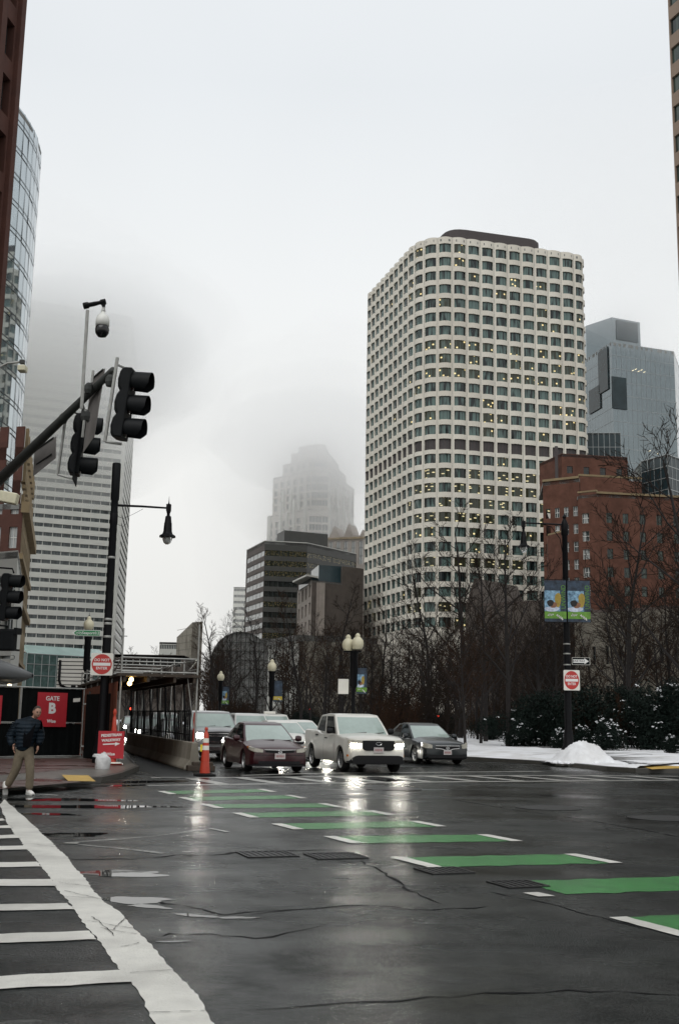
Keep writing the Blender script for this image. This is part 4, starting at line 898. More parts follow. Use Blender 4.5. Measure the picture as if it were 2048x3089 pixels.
mb = MB(); plain_wall(mb, [V2(a) - n * .8, V2(b) - n * .8, V2(b) - n * 15, V2(a) - n * 15], 0, z); mb.build('wall', M('stone_grey'), B); mb = MB()
mb.prism([V2(a) + n * .6, V2(b) + n * .6, V2(b) - n * 14, V2(a) - n * 14], z, z + 1.0); mb.build('eaves', M('panel_dark'), B)
for k in range(9):
    p = V2(a) + d * (k + .5) / 9; MB().prism([p - n * .3 - d * .02, p + n * .3 - d * .02, p + n * .3 + d * .02, p - n * .3 + d * .02], 0, z - .01).build('column', M('concrete_pale'), B)

# ---- right: glass tower behind the stone tower
f = [V2(gp(1355, 830, 112)) + Vector((-4, 16)), V2(gp(1410, 790, 112)), V2(gp(1555, 812, 112)), V2(gp(1563, 840, 112)) + Vector((6, 14))]
B = wthing('grey_glass_tower', 'grey blue glass tower with dark inset bays right of the stone tower', 'tower', (f[1].x, f[1].y, 0))
mb = MB(); gr2 = MB()
for k in range(3):
    a, b = f[k], f[k + 1]; L_ = (b - a).length; nx_ = max(2, int(L_ / 1.6)); n = Vector(((b - a).y, -(b - a).x)).normalized()
    for i in range(nx_):
        for j in range(28):
            p, q = a.lerp(b, i / nx_), a.lerp(b, (i + 1) / nx_); tx = hr.uniform(-.008, .008); z0, z1 = j * 4.0, j * 4.0 + 4.0
            mb.quad((*(p + n * tx), z0), (*(q - n * tx), z0), (*(q - n * tx), z1), (*(p + n * tx), z1))
        p = a.lerp(b, i / nx_) + n * .05; t = (b - a).normalized() * .03
        gr2.quad((*(p - t), 0), (*(p + t), 0), (*(p + t), 112), (*(p - t), 112))
    for j in range(29):
        p, q = a + n * .06, b + n * .06; gr2.quad((*p, j * 4 - .05), (*q, j * 4 - .05), (*q, j * 4 + .05), (*p, j * 4 + .05))
mb.build('glass_panel_field', M('glass_sheet'), B, kind='stuff'); gr2.build('mullion_grid', M('mullion'), B)
mb = MB(); plain_wall(mb, [f[3], f[3] + Vector((-14, 25)), f[0]], 0, 112); mb.build('rear_wall', M('panel_dark'), B); close_poly(B, f + [f[3] + Vector((-14, 25))], 111.9, 'roof_grey', z0=111)
pz = 125; pf = [V2(gp(1350, 750, 125)), V2(gp(1410, 730, 125)), V2(gp(1475, 742, 125)), V2(gp(1475, 742, 125)) + Vector((-4, 14)), V2(gp(1350, 750, 125)) + Vector((0, 20))]
pf = [p + Vector((0.5, 1.0)) for p in pf]
mb = MB(); mb.prism(pf, 111.5, pz); mb.build('penthouse', M('glass_sheet'), B)
def inset(x0, y0, x1, y1, a, b, m, pr=.35, skew=0):
    d = (b - a); 
    def hit(x, y):   # intersection of the sight line with the facade plane, then stored as world metres
        r = _ray(x, y); k = (a.x * d.y - a.y * d.x) / (r[0] * d.y - r[1] * d.x); return Vector((r[0] * k, r[1] * k, CAM_H + r[2] * k))
    p, q, r_, s = hit(x0, y1), hit(x1, y1), hit(x1, y0), hit(x0, y0); n = Vector((d.y, -d.x, 0)).normalized() * pr
    z0, z1 = (p.z + q.z) / 2, (r_.z + s.z) / 2; mb = MB(); u, v = V2(p), V2(q); n2 = V2(n)
    mb.prism([u + n2, v + n2, v - n2 * .2, u - n2 * .2], z0, z1); mb.build('dark_bay', M(m), B)
inset(1423, 744, 1471, 788, pf[1], pf[2], 'glass_darkbay'); inset(1384, 806, 1406, 905, f[0], f[1], 'glass_darkbay'); inset(1413, 872, 1446, 945, f[1], f[2], 'glass_darkbay')
inset(1362, 895, 1388, 950, f[0], f[1], 'glass_darkbay')
mb = MB(); lr = random.Random(3)
nn = Vector(((f[2] - f[1]).y, -(f[2] - f[1]).x)).normalized() * .1
for t, z, k in ((.33, 104, 5), (.12, 97, 1), (.55, 80, 1), (.68, 79.5, 1), (.2, 61, 1), (.42, 60.5, 2), (.80, 58, 1), (.9, 70, 1)):
    for i in range(k):
        p = f[1].lerp(f[2], t + i * .045) + nn; u = (f[2] - f[1]).normalized() * .35; zz = z + (i % 2) * .5
        mb.quad((*(p - u), zz - .1), (*(p + u), zz + .25), (*(p + u), zz + .45), (*(p - u), zz + .1))
mb.build('office_lights', mat('office_lamp', (1, .9, .6), .5, var=0, emit=(1, .88, .6), es=0.85), B)
def glass_block(name, label, pts, H, m, cell, mm='mullion_dark', depth=Vector((2, 22)), th=.05):
    pts = [V2(p) for p in pts]; Bq = wthing(name, label, 'building', (pts[0].x, pts[0].y, 0)); mb = MB(); g2 = MB()
    for k in range(len(pts) - 1):
        a, b = pts[k], pts[k + 1]; n = Vector(((b - a).y, -(b - a).x)).normalized(); nx_ = max(1, round((b - a).length / cell[0])); nz = max(1, round(H / cell[1])); t = (b - a).normalized() * th
        mb.quad((*a, 0), (*b, 0), (*b, H), (*a, H))
        for i in range(nx_ + 1): p = a.lerp(b, i / nx_) + n * .05; g2.quad((*(p - t), 0), (*(p + t), 0), (*(p + t), H), (*(p - t), H))
        for j in range(nz + 1): z = H * j / nz; g2.quad((*(a + n * .07), z - th), (*(b + n * .07), z - th), (*(b + n * .07), z + th), (*(a + n * .07), z + th))
    plain_wall(mb, [pts[-1], pts[-1] + depth, pts[0] + depth, pts[0]], 0, H); mb.build('glass_wall', M(m), Bq); g2.build('mullion_grid', M(mm), Bq); close_poly(Bq, pts + [pts[-1] + depth, pts[0] + depth], H - .1, 'roof_grey', z0=H - .5)
glass_block('dark_reflection_block', 'dark teal glass block for the grey tower base and its dark reflection', [V2(gp(1355, 1000, 78)), V2(gp(1432, 1000, 78))], 78, 'glass_darkbay', (1.6, 3.9), 'mullion', depth=Vector((1, 14)))  # block added for the tower's dark glass base and the dark reflection there
glass_block('green_glass_block', 'green gridded glass block rising behind the brick block at the right', [V2(gp(1480, 1085, 46)) * 1.25, V2(gp(1540, 1062, 50)) * 1.16, V2(gp(1640, 1075, 52)) * 1.16], 59, 'glass_darkbay', (1.9, 2.6), 'mullion', th=.09)
# ---- right: red brick block
a = V2(gp(1378, 1140, 48)); dR = (V2(gp(1568, 1150, 48)) - a).normalized(); b = a + dR * 34; l1 = V2(gp(1344, 1150, 48)); c0 = V2(gp(1345, 1107, 53)); c1 = V2(gp(1298, 1133, 51)); 
B = wthing('red_brick_block', 'red brick block with white sash windows and stepped parapets', 'building', (a.x, a.y, 0))
l1 = a + (c1 - c0).normalized() * 4.2
rows = [(48 - 6.0 - 3.75 * k, 48 - 3.9 - 3.75 * k) for k in range(11)][::-1]
wall = MB(); P1 = Path([a, b]); w1 = facade(wall, P1, 0, 4.4, 1, -.5, 48, rows, .43, .72, .22) + facade(wall, P1, 4.4, 34, 8, -.5, 48, rows, .28, .62, .22, i0=2)
P2 = Path([l1, a]); w2 = facade(wall, P2, 0, P2.L, 1, -.5, 48, rows, .2, .55, .22, i0=30)
rows2 = [(r[0] + 2.0, r[1] + 2.0) for r in rows]; e0 = l1 + Vector((0.6, 1.4)); u = (l1 - a).normalized(); e1 = e0 + u * 8.2; P3 = Path([e1, e0])
w2 += facade(wall, P3, 0, P3.L, 4, -.5, 52, rows2, .30, .80, .22, i0=40); w2 = [w for w in w2 if not (w['i'] in (40,))]
plain_wall(wall, [e0, e0 + dR * .1], -.5, 52); plain_wall(wall, [e0 + Vector((.2, 0)), e0 + dR * 14], 47.5, 52)
plain_wall(wall, [b, b + Vector((-8, 24)), e1 + Vector((6, 24)), e1], -.5, 47.9); wall.build('wall', M('brick_red'), B)
windows(B, w1, lambda w: 'pane_green', 'mullion_dark', mull=(0, 1), hbar=(0, .5, 1), fw=.09); windows(B, w2, lambda w: 'pane_sash', 'white_frame', mull=(0, 1), hbar=(0, .5, 1), fw=.12, proud=.06)
mb = MB(); n = Vector((dR.y, -dR.x))
mb.prism([a - dR * .25 + n * .25, b + n * .25, b - n * .4, a - n * .4], 48.0, 48.45); n3 = Vector((-u.y, u.x)) * -1; n3 = Vector(((l1 - a).y, -(l1 - a).x)).normalized() * -1
mb.prism([l1 + n3 * .25, a + n3 * .25, a - n3 * .3, l1 - n3 * .3], 48.46, 48.8); mb.prism([e1 + n3 * .25, e0 + n3 * .25, e0 - n3 * .3, e1 - n3 * .3], 52.0, 52.5); mb.prism([e0 + n * .2, e0 + dR * 14 + n * .2, e0 + dR * 14 - n * .3, e0 - n * .3], 52.51, 52.9); mb.build('coping', M('stone_tan'), B)
mb = MB(); mb.prism([a, b, b + Vector((-8, 24)), l1 + Vector((2, 20)), l1], 47.3, 47.9); mb.prism([e0, e0 + dR * 14, e0 + dR * 14 + Vector((-4, 16)), e1 + Vector((2, 16)), e1], 51.2, 51.9); mb.build('roof', M('roof_grey'), B)
wall = MB(); q0 = e0 + Vector((-2.5, 5)); PQ = Path([q0, q0 + dR * 15]); w3 = facade(wall, PQ, 0, 15, 4, 51.5, 58.5, [(54.2, 55.8)], .3, .65, .2); plain_wall(wall, [q0 + dR * 15, q0 + dR * 15 + Vector((-3, 10)), q0 + Vector((-3, 10)), q0], 51.5, 58.5); wall.build('penthouse', M('brick_red'), B); windows(B, w3, lambda w: 'pane_dark', 'mullion_dark', fw=.1, hbar=(.5,))
close_poly(B, [q0, q0 + dR * 15, q0 + dR * 15 + Vector((-3, 10)), q0 + Vector((-3, 10))], 58.4, 'roof_dark'); mb = MB(); mb.tube([(*(q0 + dR * -1.2), 52), (*(q0 + dR * -1.2), 60)], .35, 8); mb.build('flue', M('roof_dark'), B)
# brick wing with blank gable wall, nearer than the main block
wz = 35.0; p0, p1 = V2(gp(1264, 1237, wz)), V2(gp(1300, 1228, wz)); B = wthing('brick_wing', 'lower blank red brick wing left of the red brick block', 'building', (p0.x, p0.y, 0)); wall = MB(); d = (p1 - p0).normalized(); bk = Vector((3.6, 20))
plain_wall(wall, [p0, p0 + d * 4.6, p0 + d * 4.6 + bk, p0 + bk, p0], 0, wz); wall.build('wall', M('brick_red'), B); mb = MB(); mb.prism([p0, p0 + d * 4.6, p0 + d * 4.6 + bk, p0 + bk], wz, wz + .3); mb.build('coping', M('stone_tan'), B)
# ---- low stone buildings behind the park
def low(name, label, x0, x1, yt, D0, D1, m, nb, rws, pane='pane_dark', gable=0):
    a, b = at(x0, yt, D0), at(x1, yt, D1); z = (a.z + b.z) / 2; a, b = V2(a), V2(b); Bq = wthing(name, label, 'building', (a.x, a.y, 0)); wall = MB(); PP = Path([a, b]); ws = facade(wall, PP, 0, PP.L, nb, -.5, z, rws, .35, .62, .3)
    n = Vector(((b - a).y, -(b - a).x)).normalized(); plain_wall(wall, [b, b - n * 14, a - n * 14, a], -.5, z); wall.build('wall', M(m), Bq); close_poly(Bq, [a, b, b - n * 14, a - n * 14], z + .3, 'panel_brown', z0=z)
    windows(Bq, ws, lambda w: pane, 'mullion_dark', mull=(.5,), hbar=(.5,))
    if gable:
        p = a + (b - a) * .12; k = (b - a) * .12; mb = MB(); mb.add([(*(p - k + n * .1), z), (*(p + k + n * .1), z), (*(p + n * .1), z + gable), (*(p - k - n * 12), z), (*(p + k - n * 12), z), (*(p - n * 12), z + gable)], [(0, 1, 2), (5, 4, 3), (1, 4, 5, 2), (3, 0, 2, 5)]); mb.build('gable', M(m), Bq)
low('brown_low_house', 'low brown brick house with a gable behind the bare trees', 1075, 1262, 1396, 158, 150, 'brick_brown', 9, [(4, 6.2), (8, 10.5)], gable=4)
low('grey_stone_house', 'low grey stone house behind the right lamp post', 1325, 1640, 1410, 128, 118, 'stone_grey', 10, [(3.5, 5.6), (8, 10.0)])
# ---- far right: banded tower at the frame edge
q0 = V2(gp(1541, 0, 90)); dd = Vector((3.8, -9.9)).normalized(); B = wthing('edge_banded_tower', 'tall brown stone and glass banded tower clipped by the right frame edge', 'tower', (q0.x, q0.y, 0))
wall = MB(); PP = Path([q0, q0 + dd * 50]); rows = [(3.0 + 3.9 * k, 5.2 + 3.9 * k) for k in range(27)]
ws = facade(wall, PP, 0, PP.L, 1, -.5, 112, rows, .004, .996, .25, 20); plain_wall(wall, [q0 + dd * 50, q0 + dd * 50 + Vector((30, 10)), q0 + Vector((30, 10)), q0], -.5, 112); wall.build('wall', M('band_stone'), B)
windows(B, ws, lambda w: 'pane_green', 'mullion_dark', name='window_band', mull=[i / 20 for i in range(21)], fw=.1, cells=20); close_poly(B, [q0, q0 + dd * 50, q0 + dd * 50 + Vector((30, 10)), q0 + Vector((30, 10))], 111.8, 'roof_grey')
# ================================================================ trees, shrubs
def gen_tree(seed, h=10.0, spread=0.42, clear=0.22, n0=13, leader=1.0, r0=None, droop=0.0, lev=3, tw=0.014):
    r = random.Random(seed); T, Cn = MB(), MB(); r0 = r0 or h * 0.014
    def branch(p, d, L, rad, lv):
        nseg = (9, 5, 3, 2)[min(lv, 3)]; pts = [p.copy()]; q = p.copy(); dirn = d.copy()
        for k in range(nseg):
            dirn = (dirn + Vector((r.gauss(0, 1), r.gauss(0, 1), r.gauss(0, .6))) * (.05, .12, .16, .2)[min(lv, 3)] + Vector((0, 0, (.0, .07, .05, .03)[min(lv, 3)] - droop * (lv > 0)))).normalized()
            q = q + dirn * L / nseg; pts.append(q.copy())
        rads = [max(tw * .55, rad * (1 - .80 * k / nseg)) for k in range(nseg + 1)]
        (T if lv < 2 else Cn).tube(pts, rads, (7, 5, 3, 3)[min(lv, 3)], cap=False)
        if lv >= lev: return
        nch = (n0, 8, 6, 0)[lv]
        for c in range(nch):
            t = (clear + (1 - clear) * (c + r.random()) / nch) if lv == 0 else (.22 + .78 * (c + r.random()) / nch)
            k = min(nseg - 1, int(t * nseg)); fr = t * nseg - k; pos = pts[k].lerp(pts[k + 1], fr); tang = (pts[k + 1] - pts[k]).normalized()
            az = r.uniform(0, 6.283) if lv else c * 2.4 + r.uniform(-.5, .5)
            a = tang.orthogonal().normalized(); b = tang.cross(a); side = a * math.cos(az) + b * math.sin(az)
            ang = r.uniform(.55, .95) if lv == 0 else r.uniform(.45, .9)
            nd = (tang * math.cos(ang) + side * math.sin(ang)).normalized()
            ll = (h * spread * (1.15 - .75 * t) * r.uniform(.8, 1.15)) if lv == 0 else L * r.uniform(.38, .58) * (1.1 - .45 * t)
            branch(pos, nd, ll, max(tw, rads[k] * (.55 if lv == 0 else .6)), lv + 1)
    branch(Vector((0, 0, -.1)), Vector((r.gauss(0, .03), r.gauss(0, .03), 1)).normalized(), h * leader, r0, 0)
    return T, Cn
TREEV = []
for k, (sd, sp, cl, n0, rust) in enumerate([(11, .40, .22, 14, 0), (12, .34, .18, 15, 0), (13, .46, .25, 13, 1), (14, .38, .15, 15, 0), (15, .30, .2, 16, 1), (16, .50, .2, 13, 0)]):
    T, Cn = gen_tree(sd, 10.0, sp, cl, n0)
    TREEV.append((T.mesh('trunk', M('bark'), True), Cn.mesh('crown', M('twig_rust' if rust else 'twig'), False)))
def tree(v, loc, h, rz, label, name='bare_tree', group=None):
    o = thing(name, label, 'tree', loc, rz, group); s = h / 10.0; o.scale = (s, s, s)
    for nm, me in zip(('trunk', 'crown'), TREEV[v]): link(bpy.data.objects.new(nm, me), o)
    return o
def tp(x, D): p = at(x, 1600, D); return (p.x, D, 0.12)
def hh(x, ytop, D): return at(x, ytop, D).z * 1.03
for v, x, D, yt, lab in [
    (0, 1172, 62, 1262, 'tall bare tree with a straight trunk between the dark car and the right lamp post'),
    (3, 1062, 84, 1236, 'tallest bare tree, its twigs crossing the lower floors of the stone tower'),
    (5, 985, 78, 1330, 'wide bare tree right above the white pickup cab'),
    (1, 790, 80, 1388, 'slim bare tree just left of the twin globe lamp post'),
    (4, 697, 92, 1398, 'upright bare tree in front of the brown brick block'),
    (1, 592, 105, 1440, 'bare tree right in front of the vaulted hall arch'),
    (3, 535, 118, 1448, 'bare tree left in front of the vaulted hall arch'),
    (4, 505, 125, 1425, 'thin bare tree rising clear beside the slant roofed building'),
    (2, 880, 70, 1420, 'broad brown bare tree right behind the twin globe lamp post'),
    (0, 1120, 74, 1330, 'bare tree with ascending limbs left of the straight trunked one'),
    (5, 1250, 72, 1370, 'bare tree behind the left banner of the right lamp post'),
    (2, 1075, 52, 1480, 'short dark trunked bare tree beside the bonnet of the dark car')]:
    tree(v, tp(x, D), hh(x, yt, D), x * 1.7, lab)
o = tree(5, (15.6, 49, .12), 13.5, 2.2, 'large spreading bare tree reaching in from the right edge')
o = tree(2, (19.0, 55, .12), 13, 1.2, 'rust brown bare tree behind the spreading one at the right edge')
tree(0, (22.0, 66, .12), 14.5, 4.1, 'bare tree with dense fine twigs just inside the right edge')
tree(5, (17.6, 68, .12), 14.0, 5.6, 'bare tree behind the shrubs right of the right lamp post')
tree(3, (24.5, 72, .12), 15.0, .6, 'tall bare tree deep behind the spreading tree at the right edge')
fr_ = random.Random(21); n = 0
while n < 105:
    D = fr_.uniform(66, 175); x = fr_.uniform(475, 1640)
    if x < 700 and D < 95: continue
    if x < 560 and D < 120: continue
    yt = 1500 - (x - 480) * .03 + fr_.uniform(-30, 55)
    if x > 1250: yt -= 70
    tree(fr_.randrange(6), tp(x, D), max(6.5, min(13.5, hh(x, yt, D))), fr_.uniform(0, 6.28), 'bare brown park tree crowded among its like behind the cars', group='bare park trees in the brown thicket'); n += 1
for k in range(26):
    x = fr_.uniform(285, 500); D = fr_.uniform(135, 205)
    tree(fr_.randrange(6), tp(x, D), fr_.uniform(7.0, 9.0), fr_.uniform(0, 6.28), 'bare tree far down the street seen past the scaffold', group='far trees beyond the scaffold')
# leafless shrubs under the trees
SHV = []
for sd in (31, 32, 33):
    T, Cn = MB(), MB(); r = random.Random(sd)
    for k in range(26):
        a = r.uniform(0, 6.28); t, c = gen_tree(sd * 50 + k, r.uniform(1.6, 2.6), .34, .12, 6, 1.0, .016, lev=2, tw=.009); tilt = Matrix.Rotation(r.uniform(.05, .55), 4, Vector((math.cos(a), math.sin(a), 0))); off = Vector((r.uniform(-.8, .8), r.uniform(-.8, .8), 0))
        for src in (t, c): T.add([tilt @ Vector(v) + off for v in src.v], src.f)
    SHV.append(T.mesh('stems', M('twig_rust' if sd == 32 else 'twig'), False))
n = 0
while n < 70:
    D = fr_.uniform(60, 130); x = fr_.uniform(500, 1640)
    if x < 820 and D < 84: continue
    o = bpy.data.objects.new('leafless_shrub', fr_.choice(SHV)); o.location = tp(x, D); o.rotation_euler = (0, 0, fr_.uniform(0, 6.28)); s = fr_.uniform(1.0, 1.7); o.scale = (s, s, s * fr_.uniform(.85, 1.15))
    link(o, None, 'leafless brown shrub in the undergrowth below the park trees', 'shrub', 'leafless shrubs under the park trees'); n += 1
# evergreen shrubs
def leafbush(seed, n=9000, sx=1.0, sz=1.0, leaf=.075, lobes=16):
    r = random.Random(seed); mb = MB(); sn = MB(); lob = []
    for k in range(lobes):
        a = r.uniform(0, 6.28); q = r.uniform(0, .85); lob.append((Vector((math.cos(a) * q, math.sin(a) * q, r.uniform(.2, .95) * (1 - .35 * q))), r.uniform(.22, .42)))
    lob.append((Vector((0, 0, .4)), .55))
    for i in range(n):
        c, rad = lob[r.randrange(len(lob))]
        d = Vector((r.gauss(0, 1), r.gauss(0, 1), r.gauss(0, 1))).normalized(); p = c + d * rad * r.uniform(.55, 1.08)
        if p.z < .01: continue
        p = Vector((p.x * sx, p.y * sx, p.z * sz)); nn = (d + Vector((r.gauss(0, .6), r.gauss(0, .6), r.gauss(0, .6)))).normalized(); a = nn.orthogonal().normalized(); b = nn.cross(a); t = r.uniform(0, 6.28)
        u = (a * math.cos(t) + b * math.sin(t)) * leaf * r.uniform(.7, 1.4); w = (b * math.cos(t) - a * math.sin(t)) * leaf * r.uniform(.3, .55)
        mb.add([p - u, p + w, p + u, p - w], [(0, 1, 2, 3)])
    for i in range(36):
        c, rad = lob[r.randrange(len(lob) - 1)]; d = Vector((r.gauss(0, .7), r.gauss(0, .7) - .5, abs(r.gauss(.4, .5)) )).normalized(); p = c + d * rad * 1.08; p = Vector((p.x * sx, p.y * sx, p.z * sz))
        for k in range(5):
            q = p + Vector((r.gauss(0, .06), r.gauss(0, .06), r.gauss(0, .03))); s = r.uniform(.02, .055); sn.lathe([(.001, s * .5), (s * .7, s * .3), (s, -s * .1), (.001, -s * .4)], q, 5)
    return mb.mesh('foliage', M('leaf_evergreen')), sn.mesh('snow_bits', M('snow_clean'))
BV = [leafbush(51, 9000, 2.2, 2.9), leafbush(52, 9000, 2.4, 2.4), leafbush(53, 5000, 1.0, 1.5, .06)]
def bush(v, loc, s, rz, label, snow=True, group=None):
    o = thing('evergreen_shrub', label, 'shrub', loc, rz, group); o.scale = (s, s, s); link(bpy.data.objects.new('foliage', BV[v][0]), o)
    if snow: link(bpy.data.objects.new('snow_bits', BV[v][1]), o, kind='stuff')
for v, x, D, s, rz, lab, sn in [(1, 1195, 62, .85, 0.3, 'dark evergreen shrub just right of the straight trunked tree', True), (0, 1255, 63, 1.0, 1.4, 'dark evergreen shrub left behind the right lamp post', False),
    (0, 1335, 61, 1.05, 2.2, 'tall evergreen shrub right behind the right lamp post', False), (0, 1420, 62, 1.1, 4.0, 'tallest evergreen shrub behind the snow dotted bush', False), (1, 1500, 60, 1.15, 5.2, 'broad evergreen shrub beneath the big bare tree', True), (0, 1565, 58, 1.15, .4, 'evergreen shrub cut off by the right frame edge', True),
    (2, 1400, 56, 1.0, 1.0, 'small shrub dotted with snow beside the snow pile', True), (2, 1345, 57.5, .8, 2.0, 'small snow dotted shrub directly behind the snow pile', True), (2, 1290, 58, .7, .2, 'low evergreen shrub left of the lamp post foot', True), (2, 1545, 52, .6, 3.0, 'low snowy sprig at the right edge of the snow', True)]:
    bush(v, tp(x, D), s, rz, lab, sn)
for x, D, s, lab in [(700, 96, .8, 'distant dark evergreen shrub right behind the maroon car roof'), (930, 88, .9, 'distant dark evergreen shrub behind the white pickup'), (1030, 92, .85, 'distant dark evergreen shrub behind the dark car roof'), (1130, 80, .7, 'distant dark evergreen shrub left of the straight trunked tree')]:
    bush(1, tp(x, D), s, x, lab, False)
# ================================================================ street furniture
def disc(r, n=28): return [(r * math.cos(2 * math.pi * k / n), r * math.sin(2 * math.pi * k / n)) for k in range(n)]
def plate(mb, outline, y0, y1, mi=0):
    n = len(outline); a = sum(outline[i][0] * outline[(i + 1) % n][1] - outline[(i + 1) % n][0] * outline[i][1] for i in range(n))
    if a < 0: outline = outline[::-1]
    mb.add([(x, y0, z) for x, z in outline] + [(x, y1, z) for x, z in outline], [tuple(range(n)), tuple(range(2 * n - 1, n - 1, -1))] + [((i + 1) % n, i, n + i, n + (i + 1) % n) for i in range(n)], mi)
def rrect(w, h, r=.04, n=4):
    o = []
    for cx, cz, a0 in ((w / 2 - r, h / 2 - r, 0), (-w / 2 + r, h / 2 - r, 90), (-w / 2 + r, -h / 2 + r, 180), (w / 2 - r, -h / 2 + r, 270)):
        for k in range(n + 1): a = R_(a0 + 90 * k / n); o.append((cx + r * math.cos(a), cz + r * math.sin(a)))
    return o
def rect(w, h, cx=0, cz=0): return [(cx - w / 2, cz - h / 2), (cx + w / 2, cz - h / 2), (cx + w / 2, cz + h / 2), (cx - w / 2, cz + h / 2)]
def dne(loc, rz, w, h, label):
    o = thing('do_not_enter_sign', label, 'sign', loc, rz); mb = MB(); plate(mb, rrect(w, h), 0, .008); mb.build('panel', M('sign_white'), o)
    mb = MB(); plate(mb, [(x, z * h / w) for x, z in disc(w * .455, 36)], -.003, 0); mb.build('red_disc', M('sign_red'), o)
    mb = MB(); plate(mb, rect(w * .78, h * .135), -.006, -.003); mb.build('white_bar', M('letter_white'), o)
    text('DO NOT', w * .17, M('letter_white'), o, (0, -.005, h * .185), fs=(1, h / w), bold=.002); text('ENTER', w * .17, M('letter_white'), o, (0, -.005, -h * .185), fs=(1, h / w), bold=.002)
    mb = MB()
    for z in (-h * .3, h * .3): mb.box(-.12, .12, .008, .03, z - .015, z + .015)
    mb.build('clamp', M('galvanised'), o); return o
def lantern(o, x, y, z, s=1.0):
    mb = MB(); mb.lathe([(.001, .62), (.012, .60), (.02, .42), (.06, .40), (.065, .32), (.05, .30), (.05, .22), (.09, .19), (.11, .0), (.12, -.02), (.135, -.28), (.16, -.36), (.25, -.42), (.255, -.47), (.15, -.48)], (x, y, z), 18); h = mb.build('lantern_housing', M('black_paint'), o, smooth=False, autosm=40)
    mb = MB(); mb.lathe([(.15, -.47), (.148, -.55), (.11, -.64), (.05, -.69), (.001, -.70)], (x, y, z), 16); mb.build('lens', M('lamp_glass'), o, smooth=True)
# ---- left black lamp post
LY = 34.5; p = at(248, 1480, LY); LX = p.x; KZ = 0.898
O = thing('street_lamp', 'tall black lamp post with a pendant lantern left of the road', 'street lamp', (LX, LY, .136))
mb = MB(); mb.lathe([(.26, 0), (.26, .35), (.2, .5), (.17, .9), (.135, 1.1), (.128, 4), (.112, 8.1 * KZ), (.125, 8.15 * KZ), (.125, 8.45 * KZ), (.11, 8.5 * KZ)], n=18); mb.build('post', M('black_paint'), O, autosm=40)
mb = MB(); mb.lathe([(.1, 8.5 * KZ), (.11, 8.6 * KZ), (.11, 8.95 * KZ), (.135, 9.0 * KZ), (.138, 10.25 * KZ), (.125, 10.3 * KZ), (.001, 10.32 * KZ)], n=16); mb.build('antenna_sleeve', M('signal_black'), O, autosm=40)
ax = at(390, 1178, LY).x - LX; az = at(268, 1167, LY).z - .136
mb = MB(); mb.tube([(0, 0, az), (ax * .5, 0, az - .02), (ax, 0, az - .06)], [.04, .035, .03], 8); mb.box(ax - .07, ax + .07, -.07, .07, az - .16, az + .06); mb.lathe([(.03, .06), (.012, .14), (.003, .32)], (ax, 0, az), 8); mb.tube([(.05, 0, az + .02), (.05, 0, az - .45)], .05, 8); mb.build('arm', M('black_paint'), O)
mb = MB(); mb.tube([(.12, 0, az - .35), (.3, -.02, az - .42), (.6, -.02, az - .28), (.9, 0, az - .1)], .006, 5); mb.tube([(.12, 0, az - .6), (.3, 0, az - .68), (.42, 0, az - .55)], .006, 5); mb.build('cable', M('black_paint'), O)
lantern(O, ax, 0, az - .52)
mb = MB()
for z in (3.75, 4.15, 4.28, 6.2, 3.15): mb.lathe([(.13, z), (.136, z + .02), (.136, z + .05), (.13, z + .07)], n=16)
mb.build('band_clamp', M('galvanised'), O)
p = at(236, 1534, LY - .25); dne((p.x, LY - .25, p.z), 0.02, .67, .67, 'square do not enter sign on the left black lamp post')
p = at(200, 1462, LY - .3); S = thing('arrow_sign', 'small green bicycle route arrow sign on the left black lamp post', 'sign', (p.x, LY - .3, p.z), -.02)
w, h = .86, .182; mb = MB(); plate(mb, [(-w / 2, 0), (-w / 2 + .13, h / 2), (w / 2, h / 2), (w / 2, -h / 2), (-w / 2 + .13, -h / 2)], 0, .008); mb.build('panel', M('letter_white'), S)
mb = MB(); plate(mb, [(-w / 2 + .05, 0), (-w / 2 + .14, h / 2 - .014), (w / 2 - .014, h / 2 - .014), (w / 2 - .014, -h / 2 + .014), (-w / 2 + .14, -h / 2 + .014)], -.004, 0); mb.build('green_face', M('sign_green'), S)
text('Seaport', .12, M('letter_white'), S, (.06, -.006, 0), bold=.001); text('0.2', .12, M('letter_white'), S, (.33, -.006, 0), bold=.001)
mb = MB()
for cx in (-.27, -.17): mb.tube([(cx + .035 * math.cos(k * .524), -.007, -.015 + .035 * math.sin(k * .524)) for k in range(13)], .006, 4)
mb.tube([(-.27, -.007, -.015), (-.235, -.007, .03), (-.185, -.007, .03), (-.17, -.007, -.015)], .006, 4); mb.build('bicycle_symbol', M('letter_white'), S)
